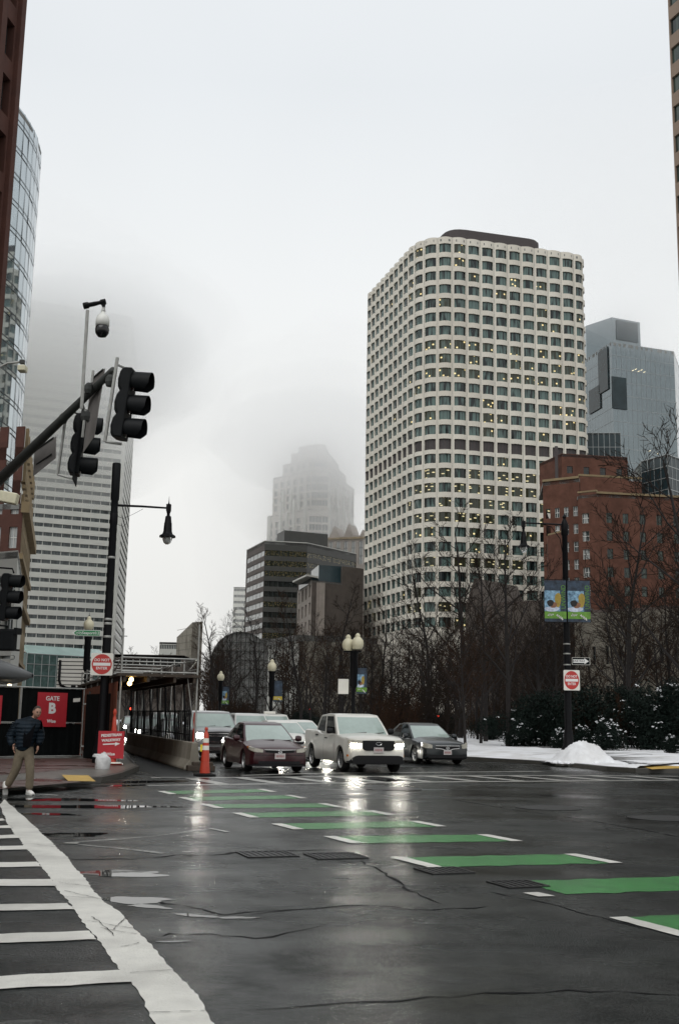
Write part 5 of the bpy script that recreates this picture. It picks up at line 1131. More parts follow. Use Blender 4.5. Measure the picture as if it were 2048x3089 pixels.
# ---- traffic signal mast arm
tip = at(262, 855, 16.0); lf = at(0, 1108, 21.3); dv = (lf - tip).normalized(); PB_ = tip + dv * (lf - tip).length * 1.42
O = wthing('signal_mast', 'grey signal mast with its arm reaching over the road from the left', 'signal mast', (PB_.x, PB_.y, .13))
mb = MB(); mb.tube([tip, tip.lerp(PB_, .5), PB_], [.052, .09, .135], 14); mb.build('mast_arm', M('steel_dark'), O, smooth=True)
mb = MB(); mb.tube([(PB_.x, PB_.y, .13), (PB_.x, PB_.y, PB_.z + .4)], [.2, .15], 14); mb.build('mast_post', M('steel_dark'), O, smooth=True)
def signal_head(name, label, loc, rz, back=False, tilt=0.0, arm_at=None, sec=.352):
    o = thing(name, label, 'traffic light', loc, rz); o.rotation_euler = (0, tilt, rz)
    mb = MB(); lev = []
    for k in range(3):
        for dz, bx_ in ((.02, -.07), (.2, -.105), (.5, -.12), (.8, -.105), (.98, -.07)): lev.append((-sec * (k + dz), bx_))
    v = []
    for z, bx_ in lev: v += [(bx_, -.10, z), (bx_ + .05, -.165, z), (.09, -.172, z), (.09, .172, z), (bx_ + .05, .165, z), (bx_, .10, z)]
    nl = len(lev); mb.add(v, [(6 * i + (j + 1) % 6, 6 * i + j, 6 * i + 6 + j, 6 * i + 6 + (j + 1) % 6) for i in range(nl - 1) for j in range(6)] + [(0, 1, 2, 3, 4, 5), tuple(6 * nl - 1 - j for j in range(6))])
    hs_ = mb.build('housing', M('signal_black'), o); bevel(hs_, .015, 2)
    for k in range(3):
        z = -sec * (k + .5); mb = MB(); n = 22; v = []
        for i in range(n + 1):
            a = R_(-50 + 280 * i / n); c, s = math.cos(a), math.sin(a); L_ = .36 if s > -.2 else .36 + (s + .2) * .12
            for rr, xx in ((.150, .085), (.158, L_), (.150, L_), (.142, .085)): v.append((xx, rr * c, z + rr * s))
        mb.add(v, [(4 * i + j, 4 * i + (j + 1) % 4, 4 * i + 4 + (j + 1) % 4, 4 * i + 4 + j) for i in range(n) for j in range(4)]); mb.build('visor', M('signal_black'), o, autosm=40)
        mb = MB(); mb.lathe([(.001, .125), (.08, .118), (.142, .095), (.142, .08)], n=18, M=Matrix.Translation((0, 0, z)) @ Matrix.Rotation(R_(90), 4, 'Y')); mb.build('lens', M('signal_lens'), o, smooth=True)
    if back: mb = MB(); mb.box(.02, .03, -.34, .34, -3 * sec - .13, .13); mb.build('backplate', M('black_matte'), o)
    return o
H1 = at(276, 852, 15.7); H1.z += .0
h1 = signal_head('traffic_light', 'black three section traffic light at the tip of the mast arm', (at(300, 852, 15.8).x, 15.8, at(300, 854, 15.8).z), R_(-6), tilt=R_(6))
q = at(208, 966, 18.3); h2 = signal_head('traffic_light', 'black three section traffic light with backplate, second along the mast arm', (at(190, 960, 18.4).x, 18.4, at(190, 958, 18.4).z), R_(8), back=True, tilt=R_(4))
def pipe(parent, a, b, r=.022, m='galvanised', name='hanger_pipe'):
    mb = MB(); mb.tube([a, b], r, 8); return mb.build(name, M(m), parent)
pa, pb = at(272, 826, 15.7), at(243, 1020, 15.75); pipe(O, pa, pb, .026); pipe(O, pa.lerp(pb, .08), at(293, 852, 15.8), .018); pipe(O, pb, at(282, 1026, 15.8), .018)
pa, pb = at(152, 968, 18.3), at(134, 1096, 18.4); pipe(O, pa, pb, .024); pipe(O, pb, at(168, 1106, 18.4), .018); pipe(O, at(163, 950, 18.2), at(185, 957, 18.4), .015, 'steel_dark')
mb = MB()
for x, y, D in ((255, 880, 15.8), (147, 967, 18.1), (206, 898, 16.6), (198, 960, 16.4)):
    c = at(x, y, D); mb.lathe([(.001, -.09), (.055, -.08), (.075, -.02), (.07, .05), (.04, .09), (.001, .095)], c, 8)
mb.build('clamp', M('steel_dark'), O, kind='stuff')
pipe(O, at(189, 944, 16.3), at(203, 716, 16.2), .026, name='camera_pole')
C_ = thing('street_camera', 'white dome surveillance camera hanging from a black elbow above the mast arm', 'camera', at(240, 706, 16.2))
mb = MB(); a, b = at(198, 706, 16.2) - C_.location, Vector((0, 0, .06)); mb.tube([a, a.lerp(b, .5), b, b + Vector((.0, 0, -.16))], .035, 10); mb.tube([a - (b - a).normalized() * .03, a + (b - a).normalized() * .05], .05, 10); mb.tube([b - (b - a).normalized() * .05, b + (b - a).normalized() * .03], .045, 10); mb.build('elbow', M('black_paint'), C_)
mb = MB(); mb.lathe([(.03, .0), (.035, -.10), (.085, -.14), (.105, -.2), (.105, -.29), (.08, -.30)], (0, 0, -.03), 18); mb.build('housing', M('camera_white'), C_, smooth=True)
mb = MB(); mb.lathe([(.08, -.30), (.10, -.32), (.107, -.37), (.10, -.42), (.06, -.475), (.001, -.49)], (0, 0, -.02), 18); mb.build('dome', M('lens_black'), C_, smooth=True)
def flat_sign(name, label, corners, m, th=.006):
    c = sum((Vector(x) for x in corners), Vector()) / 4; o = thing(name, label, 'sign', c); n = (Vector(corners[1]) - Vector(corners[0])).cross(Vector(corners[3]) - Vector(corners[0])).normalized() * th
    mb = MB(); v = [Vector(x) - c for x in corners]; mb.add(v + [x + n for x in v], [(0, 1, 2, 3), (7, 6, 5, 4)] + [((i + 1) % 4, i, 4 + i, 4 + (i + 1) % 4) for i in range(4)]); mb.build('panel', M(m), o)
    mb = MB(); a, b = v[3], v[2]; mb.tube([a.lerp(b, .1) + n * 2, a.lerp(b, .9) + n * 2], .018, 6); d = v[0] - v[3]; mb.tube([a.lerp(b, .15) + d * .6 + n * 2, a.lerp(b, .85) + d * .6 + n * 2], .014, 6); mb.build('stiffener', M('steel_dark'), o); return o
def P5(x, y, D): return at(x, y, D)
flat_sign('hanging_sign', 'grey backed sign seen nearly edge on between the two mast lights', [P5(193, 1046, 17.3), P5(219, 1009, 16.5), P5(244, 851, 16.5), P5(212, 878, 17.3)], 'sign_back')
flat_sign('hanging_sign', 'small mauve grey sign back hanging from the lower mast arm', [P5(78, 1100, 20.0), P5(130, 1058, 19.3), P5(131, 1008, 19.3), P5(81, 1042, 20.0)], 'sign_back')
pipe(O, at(198, 945, 16.35), at(191, 1010, 16.4), .02); pipe(O, at(216, 856, 16.5), at(213, 884, 16.5), .02)
# post mounted signal at the left edge
p = at(38, 1325, 24.7); signal_head('traffic_light', 'black traffic light on the mast post at the left frame edge', (p.x - .18, 24.7, p.z), R_(-4), tilt=R_(2))
mb = MB(); a = at(30, 1322, 24.7); mb.tube([(PB_.x, PB_.y, a.z + .1), (a.x - .3, 24.6, a.z + .09), (a.x + .02, 24.6, a.z + .07), (a.x + .06, 24.6, a.z - .03)], .02, 8); b = at(20, 1446, 24.7); mb.tube([(PB_.x, PB_.y, b.z), (b.x - .02, 24.7, b.z), (b.x - .02, 24.7, b.z - .2)], .02, 8); mb.build('side_bracket', M('black_paint'), O)
p = at(18, 1478, 24.7); S = thing('pedestrian_signal', 'black pedestrian signal box below the light at the left frame edge', 'signal', p, R_(-12)); mb = MB(); mb.box(-.24, .2, -.1, .1, -.24, .24); bevel(mb.build('housing', M('signal_black'), S), .05, 3); mb = MB(); mb.box(.2, .27, -.13, .12, .12, .26); mb.build('visor', M('signal_black'), S); mb = MB(); mb.box(.2, .25, -.12, .12, -.24, -.2); mb.build('lower_lip', M('signal_black'), S)
# cobra lamp and floodlight at the left edge
O = thing('cobra_lamp', 'pale bent arm street light at the left edge above the signals', 'street lamp', (at(-42, 1000, 30).x, 30, .13)); mb = MB(); q = at(58, 838, 30); ox = O.location.x; mb.tube([(0, 0, 0), (0, 0, at(-42, 905, 30).z)], [.12, .08], 10); mb.build('post', M('galvanised'), O)
mb = MB(); mb.tube([(0, 0, at(-42, 905, 30).z - .2)] + [tuple(at(x, y, 30) - Vector((ox, 30, .13))) for x, y in ((-20, 872), (0, 848), (18, 839), (50, 836))], .035, 8); mb.build('arm', M('galvanised'), O, smooth=True)
mb = MB(); c = at(54, 836, 30) - Vector((ox, 30, .13)); mb.cbox((c.x - .02, 0, c.z), (.12, .14, .1)); mb.build('photocell', M('steel_dark'), O); mb = MB(); c = at(53, 852, 30) - Vector((ox, 30, .13)); mb.cbox((c.x, 0, c.z), (.22, .3, .17)); bevel(mb.build('head', M('lamp_milk'), O), .03, 2)
c = at(22, 1150, 30); S = thing('floodlight', 'cream box floodlight at the left edge below the cobra lamp', 'floodlight', c); mb = MB(); mb.box(-.26, .24, -.15, .15, -.15, .15, 0, Matrix.Rotation(R_(10), 4, 'Y')); bevel(mb.build('head', M('lamp_milk'), S), .03, 2); mb = MB(); mb.tube([(ox - c.x, 0, .1), (-.2, 0, .05)], .025, 6); mb.build('bracket', M('galvanised'), S)
# ---- ornamental globe posts
def globe(o, x, y, z, s=1.0):
    mb = MB(); mb.lathe([(.16, 0), (.235, .12), (.25, .24), (.23, .36), (.15, .46), (.10, .50), (.11, .54), (.09, .60), (.03, .66)], (x, y, z), 16); mb.build('globe', M('lamp_milk'), o, smooth=True); mb = MB(); mb.lathe([(.03, .64), (.035, .69), (.01, .74), (.004, .84)], (x, y, z), 8); mb.build('finial', M('black_paint'), o)
def banner(o, x, z0, z1, w, side, pal, words, yface=-.02, txt=True):
    # fabric banner: picture field, title strip, caption band
    h = z1 - z0; b = MB(); x0 = x if side > 0 else x - w
    plate(b, rect(w, h, x0 + w / 2, z0 + h / 2), yface, yface + .006); bo = b.build('banner_cloth', M(pal[0]), o); bo['label'] = pal[3]
    b = MB(); plate(b, rect(w, h * .17, x0 + w / 2, z0 + h * .16), yface - .003, yface); b.build('caption_band', M(pal[1]), bo)
    if words: text(words, w * .26, M(pal[2]), bo, (x0 + w * .88, yface - .004, z0 + h * .60), rot=(R_(90), R_(-90), 0), fs=(h / w * .52, 1.1))
    b = MB(); r = random.Random(8)
    for c0, nn_ in ((.16, 8), (.55, 9)):
        pts = [(x0 + w * (c0 + .034 * i), yface - .006, z0 + h * (.165 - .012 * i * (c0 > .5) + .022 * (1 if i % 2 else -1) + r.uniform(-.008, .008))) for i in range(nn_)]; b.tube(pts, .022 * w / .75, 4)
    b.build('caption_script', M('letter_white'), bo)
    for zz in (z0 - .03, z1 + .03): b = MB(); b.tube([(x, yface + .01, zz), (x + side * w, yface + .01, zz)], .015, 6); b.build('banner_rod', M('black_paint'), o)
    return bo
mat('banner_dark', (.012, .02, .035), .6, var=.5, scale=4, col2=(.03, .05, .08)); mat('banner_sky', (.05, .14, .24), .6, var=.5, scale=7, col2=(.2, .34, .46)); mat('banner_green', (.12, .27, .035), .6, var=.25, scale=6); mat('banner_title', (.10, .25, .03), .6, var=.1); mat('banner_gold', (.34, .24, .04), .6, var=.3, scale=8); mat('banner_skin', (.22, .10, .055), .6, var=.2, scale=9); mat('banner_hair', (.01, .009, .01), .6, var=.1); mat('banner_white', (.5, .55, .66), .6, var=.3, scale=8); mat('banner_yellow', (.55, .42, .05), .6, var=.15)
def banner_art(bo, x0, w, z0, h, y):
    def blob(cx, cz, rx, rz_, m, k, nm):
        b = MB(); plate(b, [(x0 + w * (cx + rx * (1 + .12 * math.sin(3 * a)) * math.cos(a)), z0 + h * (cz + rz_ * (1 + .1 * math.sin(2 * a + 1)) * math.sin(a))) for a in [2 * math.pi * i / 22 for i in range(22)]], y - .001 * k, y - .001 * (k - 1)); b.build(nm, M(m), bo)
    b = MB(); plate(b, rect(w * .72, h * .5, x0 + w * .36, z0 + h * .50), y - .0015, y); b.build('picture_water', M('banner_sky'), bo)
    blob(.62, .52, .14, .19, 'banner_gold', 3, 'picture_trim'); blob(.34, .30, .33, .065, 'banner_white', 4, 'picture_towel'); blob(.40, .40, .17, .075, 'banner_skin', 5, 'picture_face'); blob(.27, .445, .15, .085, 'banner_hair', 6, 'picture_hair')
PAL_U = ('banner_dark', 'banner_green', 'banner_title', 'blue and green picture banner'); PAL_Y = ('banner_dark', 'banner_yellow', 'banner_yellow', 'dark banner with yellow edge')
def park_lamp(x, D, ytop, label, twin=False, pal=None, words=None, box=False, wid=.45, thick=True, bside=1, bz=None):
    p = at(x, ytop, D); o = thing('globe_lamp_post', label, 'street lamp', (p.x, D, .13)); z = p.z - .13 - .62
    mb = MB(); mb.lathe([(.24, 0), (.24, .3), (.17, .5), (.13, .9), (.09, 1.1), (.075, z * .62), (.09, z * .62 + .06), (.16 if thick else .08, z * .66), (.16 if thick else .08, z - .12), (.2, z - .05), (.2, z)], n=14); mb.build('post', M('black_paint'), o, autosm=40)
    if twin: mb = MB(); mb.box(-.42, .3, -.06, .06, z - .06, z); mb.build('cross_arm', M('black_paint'), o); globe(o, -.24, 0, z); globe(o, .14, -.25, z + .05)
    else: globe(o, 0, 0, z)
    if pal:
        z1 = bz[1] - .13; z0 = bz[0] - .13; bo = banner(o, bside * .12, z0, z1, wid, bside, pal, words)
        if pal is PAL_U: banner_art(bo, .12 if bside > 0 else -.12 - wid, wid, z0, z1 - z0, -.0235)
    if box: mb = MB(); mb.box(-.62, -.2, -.05, .05, z - 1.75, z - 1.15); mb.build('notice_panel', M('sign_white'), o)
    return o
park_lamp(818, 46, 1468, 'twin globe lamp post with a blue banner behind the white pickup', True, PAL_U, None, True, .42, bz=(at(826, 1602, 46).z, at(826, 1543, 46).z))
park_lamp(629, 62, 1524, 'globe lamp post with a yellow edged banner above the maroon car', False, PAL_Y, None, False, .48, bz=(at(632, 1620, 62).z, at(632, 1572, 62).z))
park_lamp(511, 78, 1551, 'distant globe lamp post with a blue banner above the silver truck', False, PAL_U, None, False, .48, bz=(at(515, 1628, 78).z, at(515, 1586, 78).z))
park_lamp(207, 54, 1425, 'globe lamp post behind the green arrow sign', False)
# ---- right lamp post with banners
bx, by = gp(1313, 1760); by = 46.3; bx = at(1312, 1700, 46.3).x
O = thing('street_lamp', 'black street lamp with two banners at the right kerb', 'street lamp', (bx, by, .13)); zt = at(1306, 1205, 46.3).z - .13
mb = MB(); mb.lathe([(.30, 0), (.30, .4), (.22, .55), (.19, 1.0), (.15, 1.2), (.135, 4), (.115, zt - .6), (.15, zt - .55), (.15, zt - .1), (.11, zt), (.06, zt + .12), (.09, zt + .2), (.03, zt + .3), (.001, zt + .38)], n=18); mb.build('post', M('black_paint'), O, autosm=40)
ax = at(1208, 1205, 46.3).x - bx; az = at(1300, 1212, 46.3).z - .13
mb = MB(); mb.tube([(0, 0, az), (ax * .5, 0, az + .03), (ax, 0, az + .05)], .035, 8); mb.tube([(-.1, 0, az - 1.2), (-.2, 0, az - .6), (-.55, 0, az - .1), (-.9, 0, az)], .018, 6); mb.box(ax - .08, ax + .08, -.08, .08, az - .12, az + .13); mb.lathe([(.03, .1), (.012, .18), (.003, .36)], (ax, 0, az), 8); mb.build('arm', M('black_paint'), O); lantern(O, ax, 0, az - .52, 1.0)
z0, z1 = at(1300, 1437, 46.3).z - .13, at(1300, 1342, 46.3).z - .13
for sd, xw in ((-1, 50), (1, 52)):
    w = xw * _PK / FPX * 46.3; bo = banner(O, sd * .03, z0, z1, w, sd, PAL_U, 'UNWIND', yface=-.20); banner_art(bo, .03 if sd > 0 else -.03 - w, w, z0, z1 - z0, -.2035)
mb = MB()
for z in (3.35, 3.75, 4.2, 4.6): mb.lathe([(.145, z), (.15, z + .02), (.15, z + .04), (.145, z + .05)], n=14)
mb.build('band_clamp', M('galvanised'), O)
p = at(1319.5, 1571, 46.05); dne((p.x, 46.05, p.z), 0.0, .66, .82, 'tall do not enter sign on the right street lamp')
p = at(1338, 1527, 46.05); S = thing('one_way_sign', 'black one way arrow sign on the right street lamp', 'sign', (p.x + .05, 46.05, p.z)); w, h = .74, .30
mb = MB(); plate(mb, rrect(w, h, .02), 0, .008); mb.build('panel', M('sign_white'), S); mb = MB(); plate(mb, rrect(w * .96, h * .92, .02), -.003, 0); mb.build('black_face', M('black_matte'), S)
mb = MB(); plate(mb, [(-.32, -.07), (.14, -.07), (.14, -.12), (.32, 0), (.14, .12), (.14, .07), (-.32, .07)], -.006, -.003); mb.build('arrow', M('letter_white'), S); text('ONE WAY', .105, M('black_matte'), S, (-.08, -.008, 0), bold=.001)
# ---- slatted sign back on U bracket
p = at(173, 1555, 56); S = thing('sign_back', 'large pale slatted sign back held by a black U bracket behind the fence', 'sign', (p.x, 56, p.z), -.05); w, h = 1.75, 1.52
for k in range(8):
    mb = MB(); z = -h / 2 + h * k / 8; mb.box(-w / 2, w / 2, .0, .03, z + .022, z + h / 8 - .022); mb.build('slat', M('sign_white'), S)
mb = MB(); mb.box(-w / 2 + .02, w / 2 - .02, .031, .05, -h / 2, h / 2); mb.build('rib_backing', M('black_matte'), S)
mb = MB(); mb.tube([(-w * .42, -.08, h * .42), (-w * .42, -.08, -.35), (-w * .36, -.08, -.6), (-w * .2, -.08, -.72), (w * .2, -.08, -.72), (w * .36, -.08, -.6), (w * .42, -.08, -.35), (w * .42, -.08, h * .42)], .065, 8); mb.build('u_bracket', M('black_paint'), S, smooth=True); mb = MB(); mb.tube([(0, -.08, -.6), (0, -.08, -p.z + .13)], .12, 10); mb.build('post', M('black_paint'), S)
# ---- construction fence
def fpt(x, z, D0=36.5): return None
A_, B_ = at(-75, 1660, 35.0), at(46, 1660, 37.0); Cq = at(193, 1660, 38.6)
def panel(a, b, label):
    a, b = Vector((a.x, a.y, 0)), Vector((b.x, b.y, 0)); d = b - a; L_ = d.length; rz = math.atan2(d.y, d.x); o = thing('construction_fence', label, 'fence', (a.x, a.y, .136), rz, 'construction fence panels'); zt = 2.27
    for z, rr in ((.04, .02), (1.14, .016), (zt, .024)):
        mb = MB(); mb.tube([(0, 0, z), (L_, 0, z)], rr, 8); mb.build('rail', M('galvanised'), o)
    for x in (.02, L_ - .02): mb = MB(); mb.tube([(x, 0, -.0), (x, 0, zt)], .022, 8); mb.build('upright', M('galvanised'), o)
    mb = MB(); n = 24
    for i in range(n):
        for z0, z1 in ((.07, 1.1), (1.16, zt - .03)):
            x0, x1 = .05 + (L_ - .1) * i / n, .05 + (L_ - .1) * (i + 1) / n; f = lambda x, z: .03 + .012 * math.sin(x * 9 + z * 3) + .008 * math.sin(x * 23)
            zm = (z0 + z1) / 2
            mb.quad((x0, f(x0, z0), z0), (x1, f(x1, z0), z0), (x1, f(x1, zm), zm), (x0, f(x0, zm), zm)); mb.quad((x0, f(x0, zm), zm), (x1, f(x1, zm), zm), (x1, f(x1, z1), z1), (x0, f(x0, z1), z1))
    mb.build('privacy_screen', M('hoarding'), o, smooth=True); return o, rz
panel(A_, B_, 'chain link fence panel with black screen at the left edge behind the walking man'); fo, rz = panel(B_, Cq, 'chain link fence panel with black screen carrying the gate sign')
mb = MB(); mb.tube([(Cq.x + .18, Cq.y, .136), (Cq.x + .18, Cq.y, 2.15)], .028, 8); o = mb.build('post', M('galvanised'), None); S = thing('fence_post', 'loose galvanised fence post beside the gate panel', 'post', (Cq.x + .2, Cq.y - .05, .136)); bpy.data.objects.remove(o)
mb = MB(); mb.tube([(0, 0, 0), (0, 0, 2.05)], .03, 8); mb.build('tube', M('galvanised'), S); mb = MB(); [mb.box(-.2, .08, -.03, .03, z, z + .04) for z in (1.75, .35)]; mb.build('clamp', M('galvanised'), S)
def red_sign(name, label, c, rz, w, h, lines, arrow=False):
    o = thing(name, label, 'sign', c, rz); mb = MB(); plate(mb, rect(w, h), 0, .006); mb.build('panel', M('banner_red'), o)
    for t, s, z, b in lines: text(t, s, M('letter_white'), o, (0, -.003, z), bold=b)
    if arrow: mb = MB(); plate(mb, [(-.23, -.012 + .0), (.12, .012), (.115, -.035), (.26, .035), (.125, .075), (.12, .045), (-.23, .022)], -.004, 0); mb.build('arrow', M('letter_white'), o)
    return o
c = at(121, 1639, 37.75); red_sign('gate_sign', 'square red gate B sign hung on the construction fence', (c.x, c.y, c.z), rz, 1.10, 1.12, [('GATE', .20, .36, .004), ('B', .46, .03, .022), ('Wise', .15, -.38, .004)])
c = at(-8, 1639, 36.0); red_sign('fence_sign', 'red fence sign cut off by the left frame edge', (c.x - .08, c.y, c.z), rz, .55, .9, [])
c = at(178, 1617, 38.2); S = thing('fence_tag', 'small white tag wired to the fence beside the gate sign', 'tag', c, rz); mb = MB(); plate(mb, [(-.13, -.07), (.13, -.045), (.13, .075), (-.13, .05)], 0, .004); mb.build('card', M('sign_white'), S)
# black screened hoarding right of the fence
a, b = at(198, 1690, 38.2), at(256, 1690, 35.4); S = wthing('black_hoarding', 'black screened hoarding between the gate fence and the scaffold', 'hoarding', (a.x, a.y, .136)); mb = MB(); d = Vector((b.x - a.x, b.y - a.y)); n = Vector((d.y, -d.x)).normalized() * .03; z = at(230, 1604, 38).z
mb.prism([V2(a) + n, V2(b) + n, V2(b) - n, V2(a) - n], .136, z); mb.build('screen', M('hoarding'), S); mb = MB()
for t in (.02, .5, .98): p = V2(a).lerp(V2(b), t) - n * 2; mb.tube([(*p, .136), (*p, z + .1)], .03, 6)
mb.build('stake', M('steel_dark'), S, kind='stuff')
# ---- scaffold walkway
O2 = Vector((-6.45, 33.9)); U = Vector((.957, .29)); Vv = Vector((-.29, .957)); SW, SL = 2.30, 17.0
def sp(u, v, z=0): q = O2 + U * u + Vv * v; return Vector((q.x, q.y, z))
S = wthing('scaffold_shed', 'scaffold sidewalk shed with plywood wall and dark deck over the walkway', 'scaffold', (O2.x, O2.y, 0))
for v in (0, 2.6, 5.2, 7.8, 10.4, 13, 15.6):
    for u in (0, SW):
        ht = (4.15 if u == 0 else 4.35) if v == 0 else (4.1 if v == 2.6 and u == 0 else 3.35)
        mb = MB(); mb.tube([sp(u, v, .05), sp(u, v, ht)], .028, 8); mb.build('upright', M('galvanised'), S)
        mb = MB(); mb.box(-.07, .07, -.07, .07, 0.0, .05, 0, Matrix.Translation(sp(u, v, 0.0))); mb.build('base_plate', M('timber'), S)
    for z in (2.86, 3.28): mb = MB(); mb.tube([sp(0, v, z), sp(SW, v, z)], .024, 6); mb.build('ledger', M('galvanised'), S)
for z in (2.98, 3.28):
    for u in (0, SW): mb = MB(); mb.tube([sp(u, 0, z), sp(u, 15.6, z)], .022, 6); mb.build('guard_rail', M('galvanised'), S)
for v in (0, 5.2, 10.4):
    mb = MB(); mb.tube([sp(SW, v, 3.28), sp(SW, v + 2.6, 2.86)], .02, 6); mb.build('brace', M('galvanised'), S); mb = MB(); mb.tube([sp(0, v, 3.28), sp(0, v + 2.6, 2.86)], .02, 6); mb.build('brace', M('galvanised'), S)
mb = MB(); mb.tube([sp(SW - .28, .1, 2.7), sp(SW - .02, .2, 1.2)], .02, 6); mb.build('brace', M('galvanised'), S)
for u in (0, SW):
    for z in (3.9,): mb = MB(); mb.box(-.12, .12, -.02, .02, z, z + .02, 0, Matrix.Translation(sp(u, 0, 0))); mb.build('coupler', M('steel_dark'), S)
for k in range(12):
    v0, v1 = -.15 + 1.4 * k, 1.22 + 1.4 * k
    mb = MB(); p = [sp(-.1, v0), sp(SW + .12, v0), sp(SW + .12, v1), sp(-.1, v1)]; mb.prism([(q.x, q.y) for q in p], 2.72, 2.8); mb.build('deck_board', M('timber'), S)
for u in (.1, .8, 1.6, SW - .1):
    mb = MB(); a, b = sp(u, -.1), sp(u, 16.4); q = U * .04; mb.prism([(a.x - q.x, a.y - q.y), (a.x + q.x, a.y + q.y), (b.x + q.x, b.y + q.y), (b.x - q.x, b.y - q.y)], 2.56, 2.715); mb.build('joist', M('timber'), S)
for k in range(7):
    v0, v1 = -.02 + 2.43 * k, 2.40 + 2.43 * k; a, b = sp(-.10, v0), sp(-.10, v1); q = U * .01
    for z0, z1 in ((.15, 1.36), (1.37, 2.55)): mb = MB(); mb.prism([(a.x - q.x, a.y - q.y), (a.x + q.x, a.y + q.y), (b.x + q.x, b.y + q.y), (b.x - q.x, b.y - q.y)], z0, z1); mb.build('plywood_sheet', M('plywood'), S)
for x, y in ((304, 1569), (300, 1578)):
    c = at(x, y, 34.3 if y < 1575 else 34.15); mb = MB(); mb.lathe([(.001, .07), (.03, .06), (.065, .02), (.07, -.02), (.04, -.06), (.001, -.075)], c, 12); mb.build('work_lamp', M('bulb_warm'), S)
mb = MB(); c = at(303, 1566, 34.3); mb.tube([(c.x, c.y, c.z), (c.x - .05, c.y, 2.56)], .01, 5); mb.build('lamp_cord', M('rubber'), S)
F_ = wthing('walkway_railing', 'dark picket railing standing on the concrete barrier along the walkway', 'railing', tuple(sp(SW, .5, .8)))
for k in range(44):
    v = .3 + k * .36; mb = MB(); mb.tube([sp(SW - .12, v, .8), sp(SW - .12, v, 1.75)], .018 if k % 6 else .03, 5); mb.build('picket', M('black_paint'), F_)
for z in (1.02, 1.72): mb = MB(); mb.tube([sp(SW - .12, .2, z), sp(SW - .12, 15.9, z)], .02, 5); mb.build('rail', M('black_paint'), F_)
for k in range(8):
    v = 1.0 + k * 2.0; mb = MB(); mb.tube([sp(SW - .12, v, .8), sp(SW - .2, v + .25, 2.56)], .035, 6); mb.build('tall_post', M('black_paint'), F_)
BR_ = wthing('jersey_barrier', 'stained concrete barrier edging the covered walkway', 'barrier', tuple(sp(SW, 0, 0)))
prof = [(-.30, 0), (-.30, .08), (-.14, .30), (-.09, .80), (.09, .80), (.14, .30), (.30, .08), (.30, 0)]
for k in range(5):
    v0, v1 = -.75 + k * 3.35, 2.57 + k * 3.35; mb = MB(); n = len(prof); mb.add([sp(SW - .12 + x, v0, z + .005) for x, z in prof] + [sp(SW - .12 + x, v1, z + .005) for x, z in prof], [(i, (i + 1) % n, n + (i + 1) % n, n + i) for i in range(n)] + [tuple(range(n - 1, -1, -1)), tuple(range(n, 2 * n))]); bevel(mb.build('barrier_block', M('concrete'), BR_), .03, 2)
mb = MB(); q = sp(SW + .05, -1.15, 0); S = thing('timber_block', 'timber sleeper at the foot of the barrier end', 'timber', q, .3); mb.box(-.45, .35, -.18, .18, .0, .16); mb.box(-.3, .3, -.12, .12, .16, .26); bevel(mb.build('sleeper', M('timber'), S), .015, 1)
# orange strut sleeve near barrier end
S = thing('orange_channelizer', 'partly hidden orange marker post behind the barrier railing', 'marker', sp(SW + .1, .75, 0)); mb = MB(); mb.lathe([(.14, 0), (.14, .04), (.05, .06), (.045, 1.62), (.03, 1.68)], n=12); mb.build('post', M('orange_plastic'), S, autosm=40)
# ---- delineator cone with reflective bands
p = gp(472, 1793); D = p[1]; S = thing('delineator_cone', 'tall orange delineator cone with white bands standing on the crosswalk', 'traffic cone', (p[0], p[1] + .1, .0)); Hc = at(472, 1679, D).z
pr = lambda t: .135 - .082 * t
mb = MB(); mb.lathe([(pr(0), .06), (pr(.08) + .01, .1), (pr(.3), .3 * Hc)] + [(pr(.3) + .004, .3 * Hc), (pr(.3) + .004, .32 * Hc), (pr(.6), .62 * Hc), (pr(.85), .86 * Hc), (.045, .88 * Hc), (.035, .93 * Hc), (.05, .95 * Hc), (.04, .99 * Hc), (.001, Hc)], n=16); mb.build('body', M('orange_plastic'), S, autosm=35)
for t0, t1 in ((.53, .62), (.68, .77)): mb = MB(); mb.lathe([(pr(t0) + .006, t0 * Hc), (pr(t1) + .006, t1 * Hc)], n=16); mb.build('reflective_band', M('reflective_white'), S)
mb = MB(); mb.lathe([(.30, 0), (.30, .05), (.14, .08)], n=8); mb.build('rubber_base', M('rubber'), S); mb = MB(); mb.box(-.14, -.09, -.03, .03, .5 * Hc, .64 * Hc); mb.build('yellow_tag', M('yellow_tag'), S)
# ---- pedestrian walkway sign on its stand
c = at(257, 1720, 33.2); S0 = red_sign('walkway_sign', 'red pedestrian walkway arrow sign leaning at the scaffold entrance', (c.x, c.y, c.z), .05, .75, .78, [('PEDESTRIAN', .105, .27, .004), ('WALKWAY', .105, .13, .004), ('Wise', .12, -.27, .003)], True); 
for ch in [o for o in COL.objects if o.parent == S0 and o.name.startswith('lettering')]: ch.rotation_euler = (R_(90), R_(-4), 0)
mb = MB(); mb.lathe([(.28, 0), (.28, .05), (.11, .07), (.10, .3), (.085, .9), (.05, 1.35), (.03, 1.4), (.05, 1.46), (.06, 1.52), (.03, 1.6), (.001, 1.61)], (.05, .12, -c.z + .136), 14); mb.build('stand', M('orange_plastic'), S0, autosm=40)
mb = MB(); mb.lathe([(.15, .03), (.27, .045), (.2, .075), (.12, .08)], (.1, -.0, -c.z + .145), 14); mb.build('foot_ring', M('reflective_white'), S0)
c = gp(233, 1777, .136); S = thing('sandbag', 'white knotted sandbag leaning on the walkway sign foot', 'sandbag', (c[0], c[1] + .15, .136)); mb = MB(); vs = []; nu, nv = 18, 12
